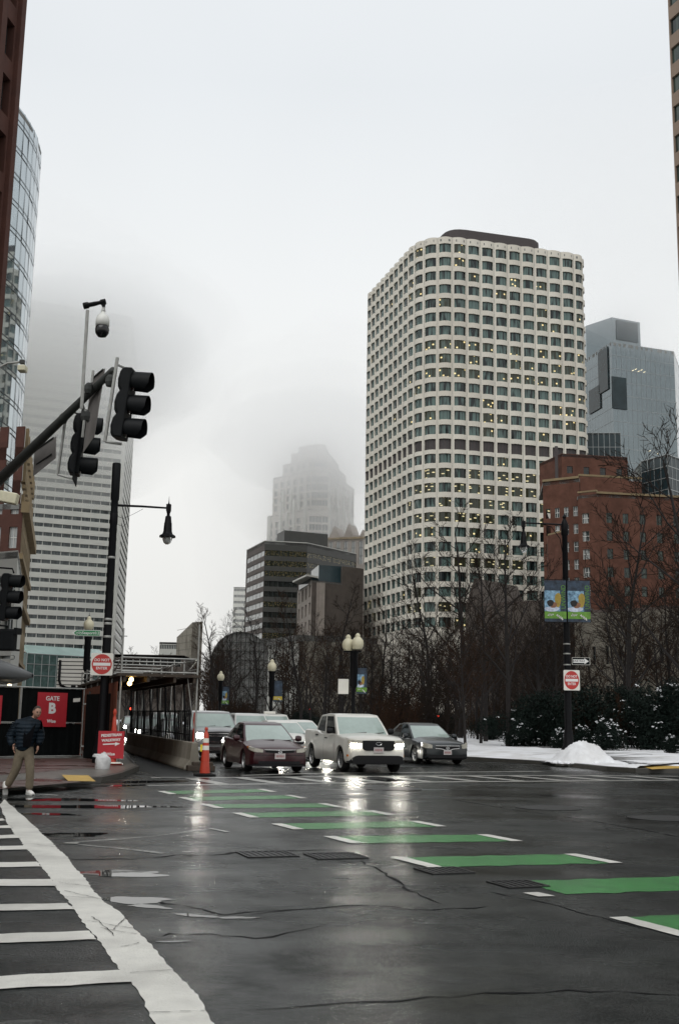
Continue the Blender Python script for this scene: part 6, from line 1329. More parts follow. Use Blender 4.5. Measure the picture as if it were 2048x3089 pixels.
for j in range(nv + 1):
    t = j / nv; z = .43 * t; rr = (.20 * math.sqrt(max(0, 1 - (2 * t - .75) ** 2 * .36))) * (1 if t < .72 else 1 - (t - .72) * 2.4) 
    for i in range(nu): a = 2 * math.pi * i / nu; w = 1 + .10 * math.sin(3 * a + 4 * t) + .05 * math.sin(7 * a - 9 * t); vs.append((rr * w * math.cos(a) + .03 * t, rr * w * .75 * math.sin(a), z))
mb.add(vs, [(j * nu + i, j * nu + (i + 1) % nu, (j + 1) * nu + (i + 1) % nu, (j + 1) * nu + i) for j in range(nv) for i in range(nu)]); mb.build('bag', M('bag_white'), S, smooth=True); mb = MB(); mb.add([(-.02, 0, .40), (-.22, -.05, .40), (-.27, -.02, .33), (-.14, -.06, .30), (.0, -.04, .36), (.1, -.02, .44), (.03, 0, .46)], [(0, 1, 2, 3, 4), (0, 4, 5, 6)]); mb.build('loose_end', M('bag_white'), S)
# small orange feet of the fence
for x, y in ((228 / 1.0 * 0 + 58 + 125, 1747), (62, 1745)):
    c = gp(x, y, .136); S = thing('orange_block', 'orange fence foot under the ' + ('right' if x > 100 else 'left') + ' end of the gate panel', 'block', (c[0], c[1] - .3, .136)); mb = MB(); mb.box(-.12, .12, -.3, .3, 0, .1); mb.box(-.07, .07, -.1, .1, .1, .3); bevel(mb.build('block', M('orange_plastic'), S), .03, 2)

for k, (x, y, D, lab) in enumerate([(303, 1637, 98, 'far red traffic light seen past the scaffold post'), (716, 1637, 118, 'far red traffic light among the trees above the white sedan'), (1011, 1655, 96, 'far red traffic light low in the park right of the dark sedan roof')]):
    p = at(x, y, D); S = thing('far_signal', lab, 'traffic light', (p.x, D, .1)); mb = MB(); mb.tube([(0, .12, 0), (0, .12, p.z - .2)], .05, 6); mb.build('post', M('black_paint'), S); mb = MB(); mb.box(-.15, .15, -.08, .1, p.z - .95, p.z + .1); bevel(mb.build('housing', M('signal_black'), S), .03, 1)
    mb = MB(); mb.lathe([(.001, .02), (.07, .015), (.10, 0)], n=10, M=Matrix.Translation((0, -.085, p.z - .1)) @ Matrix.Rotation(R_(90), 4, 'X')); mb.build('red_lens', MAT.get('red_lamp') or mat('red_lamp', (.8, .05, .03), .4, var=0, emit=(1, .06, .03), es=4), S)
# ================================================================ vehicles (local: +x forward, +y left)
mat('car_glass', (.30, .37, .34), .10, var=.12, scale=1.5, spec=.9); mat('car_glass_side', (.010, .013, .013), .06, var=.2, spec=.6)
mat('paint_maroon', (.030, .0035, .006), .33, var=.15, scale=2, coat=.3, metal=.0, bump=.06, bscale=90); mat('car_white', (.66, .65, .60), .35, var=.05, scale=2, coat=.5, dirt=(.45, .43, .38)); mat('paint_slate', (.012, .016, .018), .32, var=.15, scale=2, coat=.35, metal=.1, bump=.05, bscale=90)
mat('paint_silver', (.22, .22, .22), .35, var=.1, scale=2, coat=.5, metal=.4); mat('paint_black', (.012, .012, .013), .3, var=.1, coat=.6); mat('paint_offwhite', (.55, .55, .53), .35, var=.05, coat=.5)
mat('trim_black', (.009, .009, .010), .65, var=.15, spec=.25); mat('chrome', (.72, .72, .72), .12, metal=1.0, var=.05); mat('rim_metal', (.32, .32, .32), .35, metal=.8, var=.2, scale=8)
mat('headlamp_clear', (.42, .40, .34), .12, var=.25, scale=14, spec=.8); mat('headlamp_lit', (1, 1, 1), .3, var=0, emit=(1.0, .96, .86), es=120); mat('headlamp_glow', (.8, .8, .75), .3, var=0, emit=(1.0, .95, .85), es=3.0); mat('amber', (.50, .16, .02), .25, var=.1)
mat('plate_white', (.46, .42, .41), .5, var=.15, scale=30); mat('plate_red', (.30, .12, .12), .5, var=0); mat('wiper', (.006, .006, .006), .7, var=0)
FW = Vector((.30, -.954)).normalized(); CRZ = math.atan2(FW.y, FW.x)
def interp(tab, x):
    if x <= tab[0][0]: return tab[0][1]
    for (a, p), (b, q) in zip(tab, tab[1:]):
        if x <= b: t = (x - a) / (b - a); return p + (q - p) * t
    return tab[-1][1]
_wheel = {}
def wheel(parent, x, y, r, side, spokes=10, rimm='rim_metal'):
    key = (r, side, spokes, rimm)
    if key not in _wheel:
        Mx = Matrix.Rotation(R_(-90 * side), 4, 'X'); t = MB(); w = .11
        t.lathe([(r * .66, w), (r * .9, w), (r * .97, w * .8), (r, w * .45), (r, -w * .45), (r * .97, -w * .8), (r * .9, -w), (r * .66, -w)], n=26, M=Mx); q = MB()
        q.lathe([(.001, w * .35), (r * .2, w * .42), (r * .21, w * .1), (r * .58, w * -.1)], n=20, M=Mx); q.lathe([(r * .58, w * .6), (r * .62, w * .98), (r * .68, w * 1.02), (r * .68, w * .8)], n=26, M=Mx)
        for k in range(spokes):
            a = 2 * math.pi * k / spokes; m_ = Mx @ Matrix.Rotation(a, 4, 'Z'); q.box(r * .15, r * .63, -.016, .016, w * .45, w * .75, 0, m_)
        d = MB(); d.lathe([(.001, -.02), (r * .6, -.02)], n=16, M=Mx)
        _wheel[key] = (t.mesh('tyre', M('rubber'), True), q.mesh('rim', M(rimm)), d.mesh('brake_disc', M('trim_black')))
    o = bpy.data.objects.new('wheel', None); o.empty_display_size = .1; o.location = (x, y, r); link(o, parent)
    for nm, me in zip(('tyre', 'rim', 'brake_disc'), _wheel[key]): link(bpy.data.objects.new(nm, me), o)
def car(name, label, cat, axle, S, rz=None, group=None):
    rz = CRZ if rz is None else rz; f = Vector((math.cos(rz), math.sin(rz))); c = Vector(axle) - f * S['wb'] / 2
    O = thing(name, label, cat, (c.x, c.y, 0), rz, group); P = M(S['paint']); xf = S['wb'] / 2 + S['fo']; xb = -S['wb'] / 2 - S['ro']; W = S['W'] / 2; r = S['r']; arch = r * 1.17
    pl = [(0, S.get('nose', .60)), (.03, S.get('nose', .60) + .14), (.08, .86), (.20, .95), (.5, 1.0)]
    def wid(x):
        a = interp(pl, xf - x); b = interp([(0, .84), (.05, .92), (.2, .975), (.6, 1.0)], x - xb); return W * min(a, b)
    xs = sorted(set([xf, xf - .03, xf - .08, xf - .2, xf - .35, xf - .5, xb, xb + .05, xb + .2, xb + .4] + [ax + k * arch / 7 for ax in (S['wb'] / 2, -S['wb'] / 2) for k in range(-8, 9)] + [xb + (xf - xb) * k / 18 for k in range(1, 18)] + [S['cowl'] + .02]), reverse=True)
    xs = [x for x in xs if xb <= x <= xf]
    gc = S['gc']; rows = []
    for x in xs:
        zb = gc + (.06 if xf - x < .1 or x - xb < .1 else 0)
        for ax in (S['wb'] / 2, -S['wb'] / 2):
            if abs(x - ax) < arch: zb = max(zb, r + math.sqrt(max(0, arch * arch - (x - ax) ** 2)) - .01)
        w = wid(x); sh = interp(S['sh'], xf - x); tp_ = interp(S['top'], xf - x); d = sh - zb
        fl = .012 if any(abs(x - ax) < arch * 1.25 for ax in (S['wb'] / 2, -S['wb'] / 2)) else 0
        sec = [(w - .16, zb), (w - .02 + fl, zb), (w + fl, zb + .04 * min(1, d)), (w + .004, zb + d * .40), (w - .012, zb + d * .62), (w - .022, zb + d * .80), (w - .05, sh - .03), (w - .10, sh), (w * .62, max(sh, tp_ - .02)), (w * .3, tp_), (0, tp_ + .012)]
        rows.append([(x, y, z) for y, z in sec] + [(x, -y, z) for y, z in sec[-2::-1]])
    mb = MB(); n = len(rows[0]); mb.add([p for q in rows for p in q], [(i * n + j, i * n + j + 1, (i + 1) * n + j + 1, (i + 1) * n + j) for i in range(len(rows) - 1) for j in range(n - 1)] + [tuple(range(n - 1, -1, -1)), tuple((len(rows) - 1) * n + j for j in range(n))])
    body = mb.build('body', P, O, autosm=38)
    mb = MB(); mb.box(xb + .12, xf - .12, -W + .2, W - .2, gc - .02, gc + .34)
    for ax in (S['wb'] / 2, -S['wb'] / 2): mb.box(ax - arch + .02, ax + arch - .02, -W + .05, W - .05, r + .02, r + arch - .05); 
    mb.build('underbody', M('trim_black'), O)
    # greenhouse
    ck, rf, rr, bk, zr = S['cowl'], S['rf'], S['rr'], S['bk'], S['zr']; hw0, hw1 = W - .09, S.get('hw1', W - .26)
    lv = [0, .05, .35, .65, .90, 1.0]; zb0 = [interp(S['sh'], xf - ck) - .03, interp(S['sh'], xf - bk) - .03]; yf = [-1, -.93, -.6, -.3, 0, .3, .6, .93, 1]; sxs = S.get('side', [0, .05, .42, .47, .84, 1.0]); rings = []; bow = S.get('bow', .16)
    for t in lv:
        e = t + .06 * math.sin(math.pi * t); x0 = ck + (rf - ck) * t; x1 = bk + (rr - bk) * t; hw = hw0 + (hw1 - hw0) * (t ** 1.25); ring = []
        def zz(x): fr = (x - x1) / (x0 - x1); zlo = zb0[1] + (zb0[0] - zb0[1]) * fr; return zlo + (zr - zlo) * (t + .03 * math.sin(math.pi * t)) - (.02 * t if fr < .1 or fr > .95 else 0)
        for y in yf: ring.append((x0 + bow * (1 - .35 * t) * (1 - y * y), y * hw, zz(x0)))
        for s in sxs[1:-1]: x = x0 + (x1 - x0) * s; ring.append((x, hw * (1 - .05 * s * s) + .03 * math.sin(math.pi * s), zz(x)))
        for y in (1, .86, .4, 0, -.4, -.86, -1): ring.append((x1 - .10 * (1 - y * y) * (1 - t), y * hw * .95, zz(x1)))
        for s in sxs[-2:0:-1]: x = x0 + (x1 - x0) * s; ring.append((x, -hw * (1 - .05 * s * s) - .03 * math.sin(math.pi * s), zz(x)))
        rings.append(ring)
    N_ = len(rings[0]); ns = len(sxs) - 2; roof, ws, bw = MB(), MB(), MB(); side = {}
    sdw = S.get('swin', (1, 3)); vs = [p for q in rings for p in q]
    nside = ns + 1
    for i in range(len(lv) - 1):
        for j in range(N_):
            q = [vs[i * N_ + j], vs[i * N_ + (j + 1) % N_], vs[(i + 1) * N_ + (j + 1) % N_], vs[(i + 1) * N_ + j]]; tgt = roof
            if 1 <= j <= 6 and i < 4: tgt = ws
            elif 8 <= j < 8 + nside:
                k = j - 8
                if k in sdw and 1 <= i < 4: tgt = side.setdefault((1, k), MB())
            elif 8 + nside <= j < 8 + nside + 6:
                if 1 <= j - 8 - nside <= 4 and 1 <= i < 4: tgt = bw
            elif j >= 8 + nside + 6:
                k = nside - 1 - (j - 8 - nside - 6)
                if k in sdw and 1 <= i < 4: tgt = side.setdefault((-1, k), MB())
            tgt.quad(*q)
    top = rings[-1]; cx = (rf + rr) / 2; inner = [(cx + (p[0] - cx) * .72, p[1] * .72, zr + .035) for p in top]; roof.add(top + inner, [(j, (j + 1) % N_, N_ + (j + 1) % N_, N_ + j) for j in range(N_)] + [tuple(range(N_, 2 * N_))]); roof.build('roof', P, O, autosm=50)
    ws.build('windshield', M('car_glass'), O, smooth=True); bw.build('rear_window', M('car_glass_side'), O, smooth=True)
    for k, m_ in side.items(): m_.build('side_window', M('car_glass_side'), O, smooth=True)
    # nose patches: run along the plan outline of the front end
    plan = [(xf, 0)] + [(xf - a, W * b) for a, b in pl]; pc = [0]
    for a, b in zip(plan, plan[1:]): pc.append(pc[-1] + math.hypot(b[0] - a[0], b[1] - a[1]))
    def pp(s):
        for i in range(len(plan) - 1):
            if s <= pc[i + 1]: t = (s - pc[i]) / (pc[i + 1] - pc[i]); d = Vector((plan[i + 1][0] - plan[i][0], plan[i + 1][1] - plan[i][1])).normalized(); return Vector(plan[i]).lerp(Vector(plan[i + 1]), t), Vector((d.y, -d.x))
        return Vector(plan[-1]), Vector((0, 1))
    def patch(nm, s0, s1, lo, hi, m_, off=.012, n=8, par=O, sides=(1, -1), th=.05):
        for sd in sides:
            mb = MB(); v = []
            for k in range(n + 1):
                s = s0 + (s1 - s0) * k / n; q, nn = pp(abs(s)); sg = (1 if s >= 0 else -1) * sd; zl, zh = interp(lo, abs(s)) if isinstance(lo, list) else lo, interp(hi, abs(s)) if isinstance(hi, list) else hi
                for o_, z in ((off, zl), (off, zh), (-th, zh), (-th, zl)): a = q + nn * o_; v.append((a.x, a.y * sg, z))
            mb.add(v, [(4 * k + j, 4 * k + (j + 1) % 4, 4 * k + 4 + (j + 1) % 4, 4 * k + 4 + j) for k in range(n) for j in range(4)] + [(3, 2, 1, 0), (4 * n, 4 * n + 1, 4 * n + 2, 4 * n + 3)]); mb.build(nm, M(m_), par)
    for a in S.get('patches', []): patch(*a[:6], **(a[6] if len(a) > 6 else {}))
    pz = S.get('plate', (.45, .06)); mb = MB(); yo = S.get('plate_y', 0); mb.box(xf + .015, xf + .03, yo - .155, yo + .155, pz[0], pz[0] + .155); pt = mb.build('licence_plate', M('plate_white'), O); mb = MB(); [mb.box(xf + .03, xf + .032, yo - .115 + k * .04, yo - .09 + k * .04, pz[0] + .045, pz[0] + .11) for k in range(6)]; mb.build('plate_characters', M('plate_red'), pt)
    # mirrors, wipers, handles
    for sd in (1, -1):
        mb = MB(); mx_ = ck - .10 + (rf - ck) * .12; mz = interp(S['sh'], xf - ck) + .10; mb.lathe([(.001, -.10), (.07, -.085), (.095, 0), (.08, .075), (.001, .095)], n=10, M=Matrix.Translation((mx_ - .12, sd * (W + .08), mz)) @ Matrix.Rotation(R_(90), 4, 'X') @ Matrix.Diagonal((.75, 1, 1.05, 1))); mb.box(mx_ - .15, mx_ - .07, sd * (W - .06) - .05, sd * (W - .06) + .05, mz - .06, mz - .02); mb.build('wing_mirror', M(S.get('mirror', S['paint'])), O, autosm=50)
        for hx in S.get('handles', ()): mb = MB(); zh = interp(S['sh'], xf - hx) - .14; mb.box(hx - .1, hx + .1, sd * (W - .02) - .025, sd * (W - .02) + .025, zh - .018, zh + .018); mb.build('door_handle', M(S.get('mirror', S['paint'])), O)
        for dx in S.get('doors', ()):
            mb = MB(); v = []
            sh = interp(S['sh'], xf - dx); zb = gc + .08
            for z, yy in ((zb, W + .004), (zb + (sh - gc) * .4, W + .007), (zb + (sh - gc) * .6, W - .008), (sh - .06, W - .03)): v += [(dx - .006, sd * yy, z), (dx + .006, sd * yy, z)]
            mb.add(v, [(2 * k, 2 * k + 1, 2 * k + 3, 2 * k + 2) for k in range(3)]); mb.build('door_gap', M('trim_black'), O)
        for ax in (S['wb'] / 2, -S['wb'] / 2): wheel(O, ax, sd * (W - .125), r, sd, S.get('spokes', 10), S.get('rim', 'rim_metal'))
    mb = MB(); z0 = interp(S['sh'], xf - ck) + .015
    for a, b in ((-.55, .05), (.1, .65)): mb.tube([(ck + bow * (1 - (a / hw0) ** 2) + .01, a, z0), (ck + bow * (1 - (b / hw0) ** 2) - .015, b, z0 + .05)], .014, 5)
    mb.build('wiper', M('wiper'), O)
    return O, dict(xf=xf, W=W, patch=patch, body=body)
def emblem_ring(O, x, z, r, m='chrome', bar=False, oval=1.0):
    mb = MB(); mb.tube([(x, r * oval * math.cos(k * .5236), z + r * math.sin(k * .5236)) for k in range(13)], r * .16, 5)
    if bar: mb.box(x - .008, x + .012, -r * 1.25, r * 1.25, z - r * .22, z + r * .22)
    mb.build('emblem', M(m), O)
# ---- white pickup
PK = dict(W=1.84, wb=3.08, fo=.86, ro=1.13, r=.365, gc=.30, paint='car_white', sh=[(0, .93), (.1, 1.0), (.4, 1.045), (1.25, 1.10), (3.3, 1.13), (3.4, 1.20), (5.1, 1.22)], top=[(0, .98), (.12, 1.06), (.4, 1.10), (1.25, 1.15), (3.3, 1.15), (3.4, 1.14), (5.1, 1.14)], nose=.74,
    cowl=1.02, rf=.30, rr=-1.22, bk=-1.42, zr=1.70, hw1=.70, bow=.14, mirror='trim_black', side=[0, .07, .46, .52, .93, 1.0], swin=(1, 3), doors=(.92, -.18, -1.2), handles=(.02, -1.0), plate=(.60, 0), spokes=14,
    patches=[('grille', 0, .50, [(0, .66), (.42, .66), (.5, .72)], [(0, .95), (.5, .95)], 'trim_black', dict(off=.02, th=.1)),
             ('headlight', .56, .92, [(0, .80), (.6, .785), (1, .79)], [(0, .855), (1, .855)], 'headlamp_lit', dict(off=.02)), ('headlight_housing', .52, 1.02, [(0, .86), (1, .865)], [(0, .955), (1, .96)], 'headlamp_clear', dict(off=.018)),
             ('lower_bumper', 0, 1.1, [(0, .26), (.7, .27), (1.1, .32)], [(0, .52), (.62, .52), (.72, .50), (.95, .36), (1.1, .34)], 'trim_black', dict(off=.03, th=.25, n=14)), ('skid_plate', 0, .45, .30, .37, 'trim_black', dict(off=.04)), ('side_marker', 1.0, 1.1, .48, .54, 'amber', dict(off=.012))])
p1, w1 = car('pickup_truck', 'white pickup truck with lit headlights and black grille at the crosswalk', 'pickup', (1.02, 34.65), PK)
emblem_ring(p1, w1['xf'] + .03, .86, .045, 'chrome', oval=2.0)
mb = MB(); mb.box(-2.5, -1.45, -.74, .74, 1.10, 1.152); mb.build('bed_cover', M('trim_black'), p1)
# ---- maroon sedan
CV = dict(W=1.755, wb=2.67, fo=.89, ro=.93, r=.315, gc=.20, paint='paint_maroon', sh=[(0, .60), (.1, .68), (.5, .76), (1.2, .86), (2.5, .92), (3.8, .95), (4.4, .93)], top=[(0, .66), (.1, .72), (.4, .80), (1.1, .93), (1.4, .95), (3.7, .97), (4.5, .95)], nose=.52,
    cowl=1.06, rf=.02, rr=-1.0, bk=-1.72, zr=1.40, hw1=.58, bow=.26, doors=(.78, -.25, -1.15), handles=(-.1, -1.0), plate=(.40, 0), spokes=10, side=[0, .06, .42, .46, .80, 1.0],
    patches=[('grille', 0, .42, [(0, .55), (.42, .585)], [(0, .64), (.42, .65)], 'trim_black', dict(off=.008)), ('chrome_bar', 0, .46, [(0, .635), (.46, .65)], [(0, .668), (.46, .672)], 'chrome', dict(off=.022)),
             ('headlight', .50, 1.02, [(.5, .58), (.7, .585), (1, .66)], [(.5, .665), (.7, .70), (1.02, .745)], 'headlamp_clear', dict(off=.012)), ('turn_signal', 1.02, 1.16, [(1, .67), (1.16, .71)], [(1, .745), (1.16, .755)], 'amber', dict(off=.012)),
             ('lower_intake', 0, .62, .25, .335, 'trim_black', dict(off=.006)), ('bumper_crease', 0, .95, .50, .512, 'trim_black', dict(off=.004)), ('lip', 0, 1.0, .19, .235, 'trim_black', dict(off=.012))])
p2, w2 = car('sedan_car', 'maroon sedan with unlit headlights waiting left of the white pickup', 'car', (-1.855, 33.84), CV)
mb = MB(); x = w2['xf'] + .03; mb.tube([(x, .055 * math.cos(k * .785), .60 + .05 * math.sin(k * .785)) for k in range(9)], .009, 5); [mb.box(x - .005, x + .008, y - .008, y + .008, .565, .635) for y in (-.025, .025)]; mb.box(x - .005, x + .008, -.02, .02, .592, .606); mb.build('emblem', M('chrome'), p2)
# ---- slate sedan
AL = dict(W=1.795, wb=2.775, fo=.95, ro=1.08, r=.33, gc=.20, paint='paint_slate', sh=[(0, .62), (.1, .70), (.5, .79), (1.2, .88), (2.5, .94), (4.6, .98)], top=[(0, .67), (.1, .76), (.4, .85), (1.2, .97), (1.6, .98), (4.7, 1.0)], nose=.54,
    cowl=1.0, rf=.0, rr=-1.05, bk=-1.85, zr=1.43, hw1=.60, bow=.24, doors=(.78, -.28, -1.2), handles=(-.1, -1.0), plate=(.36, 0), spokes=7, side=[0, .06, .42, .46, .80, 1.0],
    patches=[('grille', 0, .44, [(0, .52), (.2, .55), (.44, .60)], [(0, .665), (.44, .665)], 'trim_black', dict(off=.008)), ('chrome_upper', 0, .47, .662, .685, 'chrome', dict(off=.022)), ('chrome_lower', 0, .47, [(0, .50), (.12, .51), (.2, .55), (.47, .575)], [(0, .53), (.12, .54), (.2, .575), (.47, .60)], 'chrome', dict(off=.022)),
             ('headlight', .58, 1.05, [(.5, .58), (.8, .585), (1, .64)], [(.5, .68), (.75, .75), (1.05, .79)], 'headlamp_clear', dict(off=.012)), ('lower_intake', 0, .7, .24, .36, 'trim_black', dict(off=.006)), ('fog_light', .75, .88, .32, .38, 'trim_black', dict(off=.01))])
p3, w3 = car('sedan_car', 'dark slate sedan waiting right of the white pickup', 'car', (3.74, 41.95), AL); emblem_ring(p3, w3['xf'] + .03, .605, .055, 'chrome', bar=True)
# ---- silver grey truck behind the cone
TR = dict(W=1.98, wb=3.5, fo=.92, ro=1.1, r=.39, gc=.30, paint='paint_silver', sh=[(0, 1.0), (.1, 1.06), (.5, 1.10), (1.5, 1.16), (5.5, 1.2)], top=[(0, 1.05), (.15, 1.12), (.5, 1.17), (1.6, 1.22), (5.5, 1.22)], nose=.74, cowl=1.1, rf=.45, rr=-2.3, bk=-2.6, zr=1.74, hw1=.74, bow=.16, mirror='chrome', doors=(1.0, -.2), plate=(.62, 0), plate_y=.28,
    patches=[('grille', 0, .62, .60, 1.02, 'trim_black', dict(off=.012, th=.1)), ('chrome_bar', 0, .64, .955, .985, 'chrome', dict(off=.03)), ('chrome_bar', 0, .64, .87, .895, 'chrome', dict(off=.03)), ('chrome_bar', 0, .6, .66, .69, 'chrome', dict(off=.03)), ('chrome_bar', 0, .6, .60, .62, 'chrome', dict(off=.03)),
             ('headlight', .68, .95, .82, .98, 'headlamp_lit', dict(off=.02, sides=(-1,))), ('headlight', .68, .95, .86, .98, 'headlamp_glow', dict(off=.02, sides=(1,))), ('front_bumper', 0, 1.1, .38, .50, 'chrome', dict(off=.05, th=.2)), ('lower_bumper', 0, 1.0, .28, .37, 'trim_black', dict(off=.02))])
a = at(500, 1700, 41.5); car('truck', 'silver grey truck with one bright headlight behind the orange cone', 'truck', (a.x, 41.5), TR)
# ---- vehicles queued behind
def small(name, label, x, D, S, **kw):
    q = dict(S); q.update(kw); a = at(x, 1700, D); return car(name, label, 'car', (a.x, D), q)
VN = dict(AL); VN.update(W=1.85, zr=1.70, cowl=1.25, rf=.55, rr=-1.6, bk=-1.95, hw1=.70, paint='paint_offwhite', sh=[(0, .75), (.2, .9), (.8, 1.0), (1.5, 1.05), (4.7, 1.08)], top=[(0, .8), (.2, .97), (.8, 1.08), (1.5, 1.12), (4.7, 1.1)])
small('van_car', 'pale van in the queue behind the maroon sedan', 585, 53, VN)
tx, _ = small('taxi_car', 'white taxi with a roof sign behind the maroon sedan', 640, 57, VN, paint='car_white'); mb = MB(); mb.box(-.35, -.15, -.3, .3, 1.73, 1.86); bevel(mb.build('roof_sign', M('sign_white'), tx), .03, 2)
WS = dict(AL); WS.update(paint='car_white', patches=[q if q[0] != 'headlight' else (*q[:5], 'headlamp_lit', q[6]) for q in AL['patches']])
small('sedan_car', 'white sedan with a lit headlight squeezed between maroon sedan and pickup', 672, 44.5, WS)
small('sedan_car', 'white roofed sedan farther back between maroon sedan and pickup', 712, 53, WS)
DK = dict(WS); DK.update(paint='paint_black')
small('sedan_car', 'dark sedan with headlights on seen through the near walkway pickets', 345, 64, DK); small('sedan_car', 'dark sedan with headlights on far back behind the plywood corner', 312, 82, DK); small('van_car', 'pale van far back in the lane seen through the pickets', 385, 70, VN)
small('sedan_car', 'black car just behind the barrier end beside the silver truck', 425, 45, dict(AL, paint='paint_black'))
# ================================================================ walking man
mat('skin', (.36, .20, .14), .55, var=.12, scale=9); mat('hair_brown', (.035, .024, .018), .8, var=.3, scale=30); mat('jacket_navy', (.005, .009, .014), .55, var=.35, scale=7, col2=(.010, .017, .025), spec=.12); mat('shirt_black', (.004, .004, .005), .9, var=.2, spec=.05); mat('chino_khaki', (.155, .125, .085), .85, var=.18, scale=9, bump=.3, bscale=18); mat('sneaker_white', (.66, .65, .62), .6, var=.08); mat('sole', (.5, .49, .46), .6, var=.1); mat('eye_dark', (.01, .008, .008), .3, var=0); mat('lip', (.26, .11, .09), .6, var=.05)
_m = M('jacket_navy'); _t = _m.node_tree; _w = _t.nodes.new('ShaderNodeTexWave'); _w.bands_direction = 'Z'; _w.inputs['Scale'].default_value = 4.2; _w.inputs['Distortion'].default_value = 1.2; _w.inputs['Detail'].default_value = 1.0
_c = _t.nodes.new('ShaderNodeTexCoord'); _t.links.new(_c.outputs['Object'], _w.inputs['Vector']); _b = _t.nodes.new('ShaderNodeBump'); _b.inputs['Strength'].default_value = 0.3; _b.inputs['Distance'].default_value = 0.03; _t.links.new(_w.outputs['Fac'], _b.inputs['Height']); _t.links.new(_b.outputs[0], _t.nodes['Principled BSDF'].inputs['Normal'])
def skin_mesh(name, verts, edges, root, m, parent, sub=2):
    me = bpy.data.meshes.new(name); me.from_pydata([v[0] for v in verts], edges, []); o = bpy.data.objects.new(name, me); COL.objects.link(o); md = o.modifiers.new('s', 'SKIN'); md.use_smooth_shade = True; sv = me.skin_vertices
    if not sv:
        bpy.context.view_layer.objects.active = o; bpy.ops.mesh.customdata_skin_add(); sv = me.skin_vertices
    for i, v in enumerate(verts):
        rr = v[1] if isinstance(v[1], tuple) else (v[1], v[1]); sv[0].data[i].radius = rr; sv[0].data[i].use_root = (i == root)
    s = o.modifiers.new('d', 'SUBSURF'); s.levels = sub; s.render_levels = sub
    dg = bpy.context.evaluated_depsgraph_get(); m2 = bpy.data.meshes.new_from_object(o.evaluated_get(dg)); bpy.data.objects.remove(o); m2.materials.clear(); m2.materials.append(m); m2.polygons.foreach_set('use_smooth', [True] * len(m2.polygons))
    return link(bpy.data.objects.new(name, m2), parent)
fp = gp(70, 1836); PM = thing('person', 'man in navy quilted jacket and khaki trousers stepping off the kerb', 'person', (fp[0] - .0, fp[1], 0.0), R_(8)); PM.scale = (1.0, 1.0, 1.0)
# local frame: +x to the right of the picture (his walking direction), -y towards the camera
HIP = (-.17, 0, .90); CH_ = (-.13, -.02, 1.33); NK = (.0, -.05, 1.50); HD = (.045, -.07, 1.60)
body = [(HIP, (.13, .10)), ((-.16, -.01, 1.10), (.13, .10)), (CH_, (.15, .105)), (NK, .052), (HD, .062),
        ((-.23, 0, .86), .085), ((-.30, .02, .48), .055), ((-.48, .10, .17), .038), ((-.44, .10, .10), .035),
        ((-.09, 0, .86), .085), ((-.02, -.04, .47), .056), ((-.02, .0, .10), .038), ((.0, -.06, .05), .035),
        ((-.29, .0, 1.38), .055), ((-.42, .06, 1.13), .038), ((-.36, -.06, .93), .034), ((.05, -.02, 1.38), .055), ((.12, .02, 1.13), .038), ((.10, -.04, .96), .032)]
ed = [(0, 1), (1, 2), (2, 3), (3, 4), (0, 5), (5, 6), (6, 7), (7, 8), (0, 9), (9, 10), (10, 11), (11, 12), (2, 13), (13, 14), (14, 15), (2, 16), (16, 17), (17, 18)]
skin_mesh('body', body, ed, 0, M('skin'), PM, 1)
jk = [((-.17, 0, .80), (.20, .16)), ((-.16, -.01, 1.02), (.205, .155)), (CH_, (.225, .155)), ((-.02, -.04, 1.48), (.095, .09)), ((-.31, .0, 1.36), .115), ((-.46, .05, 1.12), .092), ((-.39, -.05, .93), .066), ((.07, -.03, 1.37), .115), ((.13, .0, 1.13), .10), ((.11, -.05, .95), .066)]
skin_mesh('jacket', jk, [(0, 1), (1, 2), (2, 3), (2, 4), (4, 5), (5, 6), (2, 7), (7, 8), (8, 9)], 0, M('jacket_navy'), PM, 2)
mb = MB()
for k in range(9):
    t = k / 8; a, b = Vector((-.31, 0, 1.40)), Vector((-.43, .06, 1.13)); p = a.lerp(b, t); mb.lathe([(.102, -.012), (.112, 0), (.102, .012)], tuple(p + Vector((-.02, 0, -.01))), 12)
for k in range(6): z = .93 + k * .07; mb.add([(-.37, -.075, z), (-.21, -.168, z - .01), (-.21, -.173, z + .012), (-.37, -.08, z + .022)], [(0, 1, 2, 3)])
mb.build('quilting', M('jacket_navy'), PM, smooth=True)
mb = MB(); vs = []
for k in range(9):
    t = k / 8; z = .93 + .50 * t; w = .070 + .02 * math.sin(t * 3); x = -.10 + .08 * t * t; vs += [(x - w, -.178 - .015 * math.sin(t * 3.14) + .05 * t * t, z), (x + w, -.178 - .015 * math.sin(t * 3.14) + .05 * t * t, z)]
mb.add(vs, [(2 * k, 2 * k + 1, 2 * k + 3, 2 * k + 2) for k in range(8)] + [tuple()][:0]); 
mb.build('shirt', M('shirt_black'), PM, smooth=True)
tr = [((-.165, 0, 1.0), (.16, .13)), ((-.165, 0, .86), (.175, .145)), ((-.245, 0, .78), .118), ((-.30, .01, .48), .092), ((-.43, .08, .22), .08), ((-.47, .10, .15), .078), ((-.075, 0, .78), .118), ((-.02, -.04, .47), .092), ((-.02, -.01, .20), .082), ((-.02, .0, .09), .082)]
skin_mesh('trousers', tr, [(0, 1), (1, 2), (2, 3), (3, 4), (4, 5), (1, 6), (6, 7), (7, 8), (8, 9)], 1, M('chino_khaki'), PM, 2)
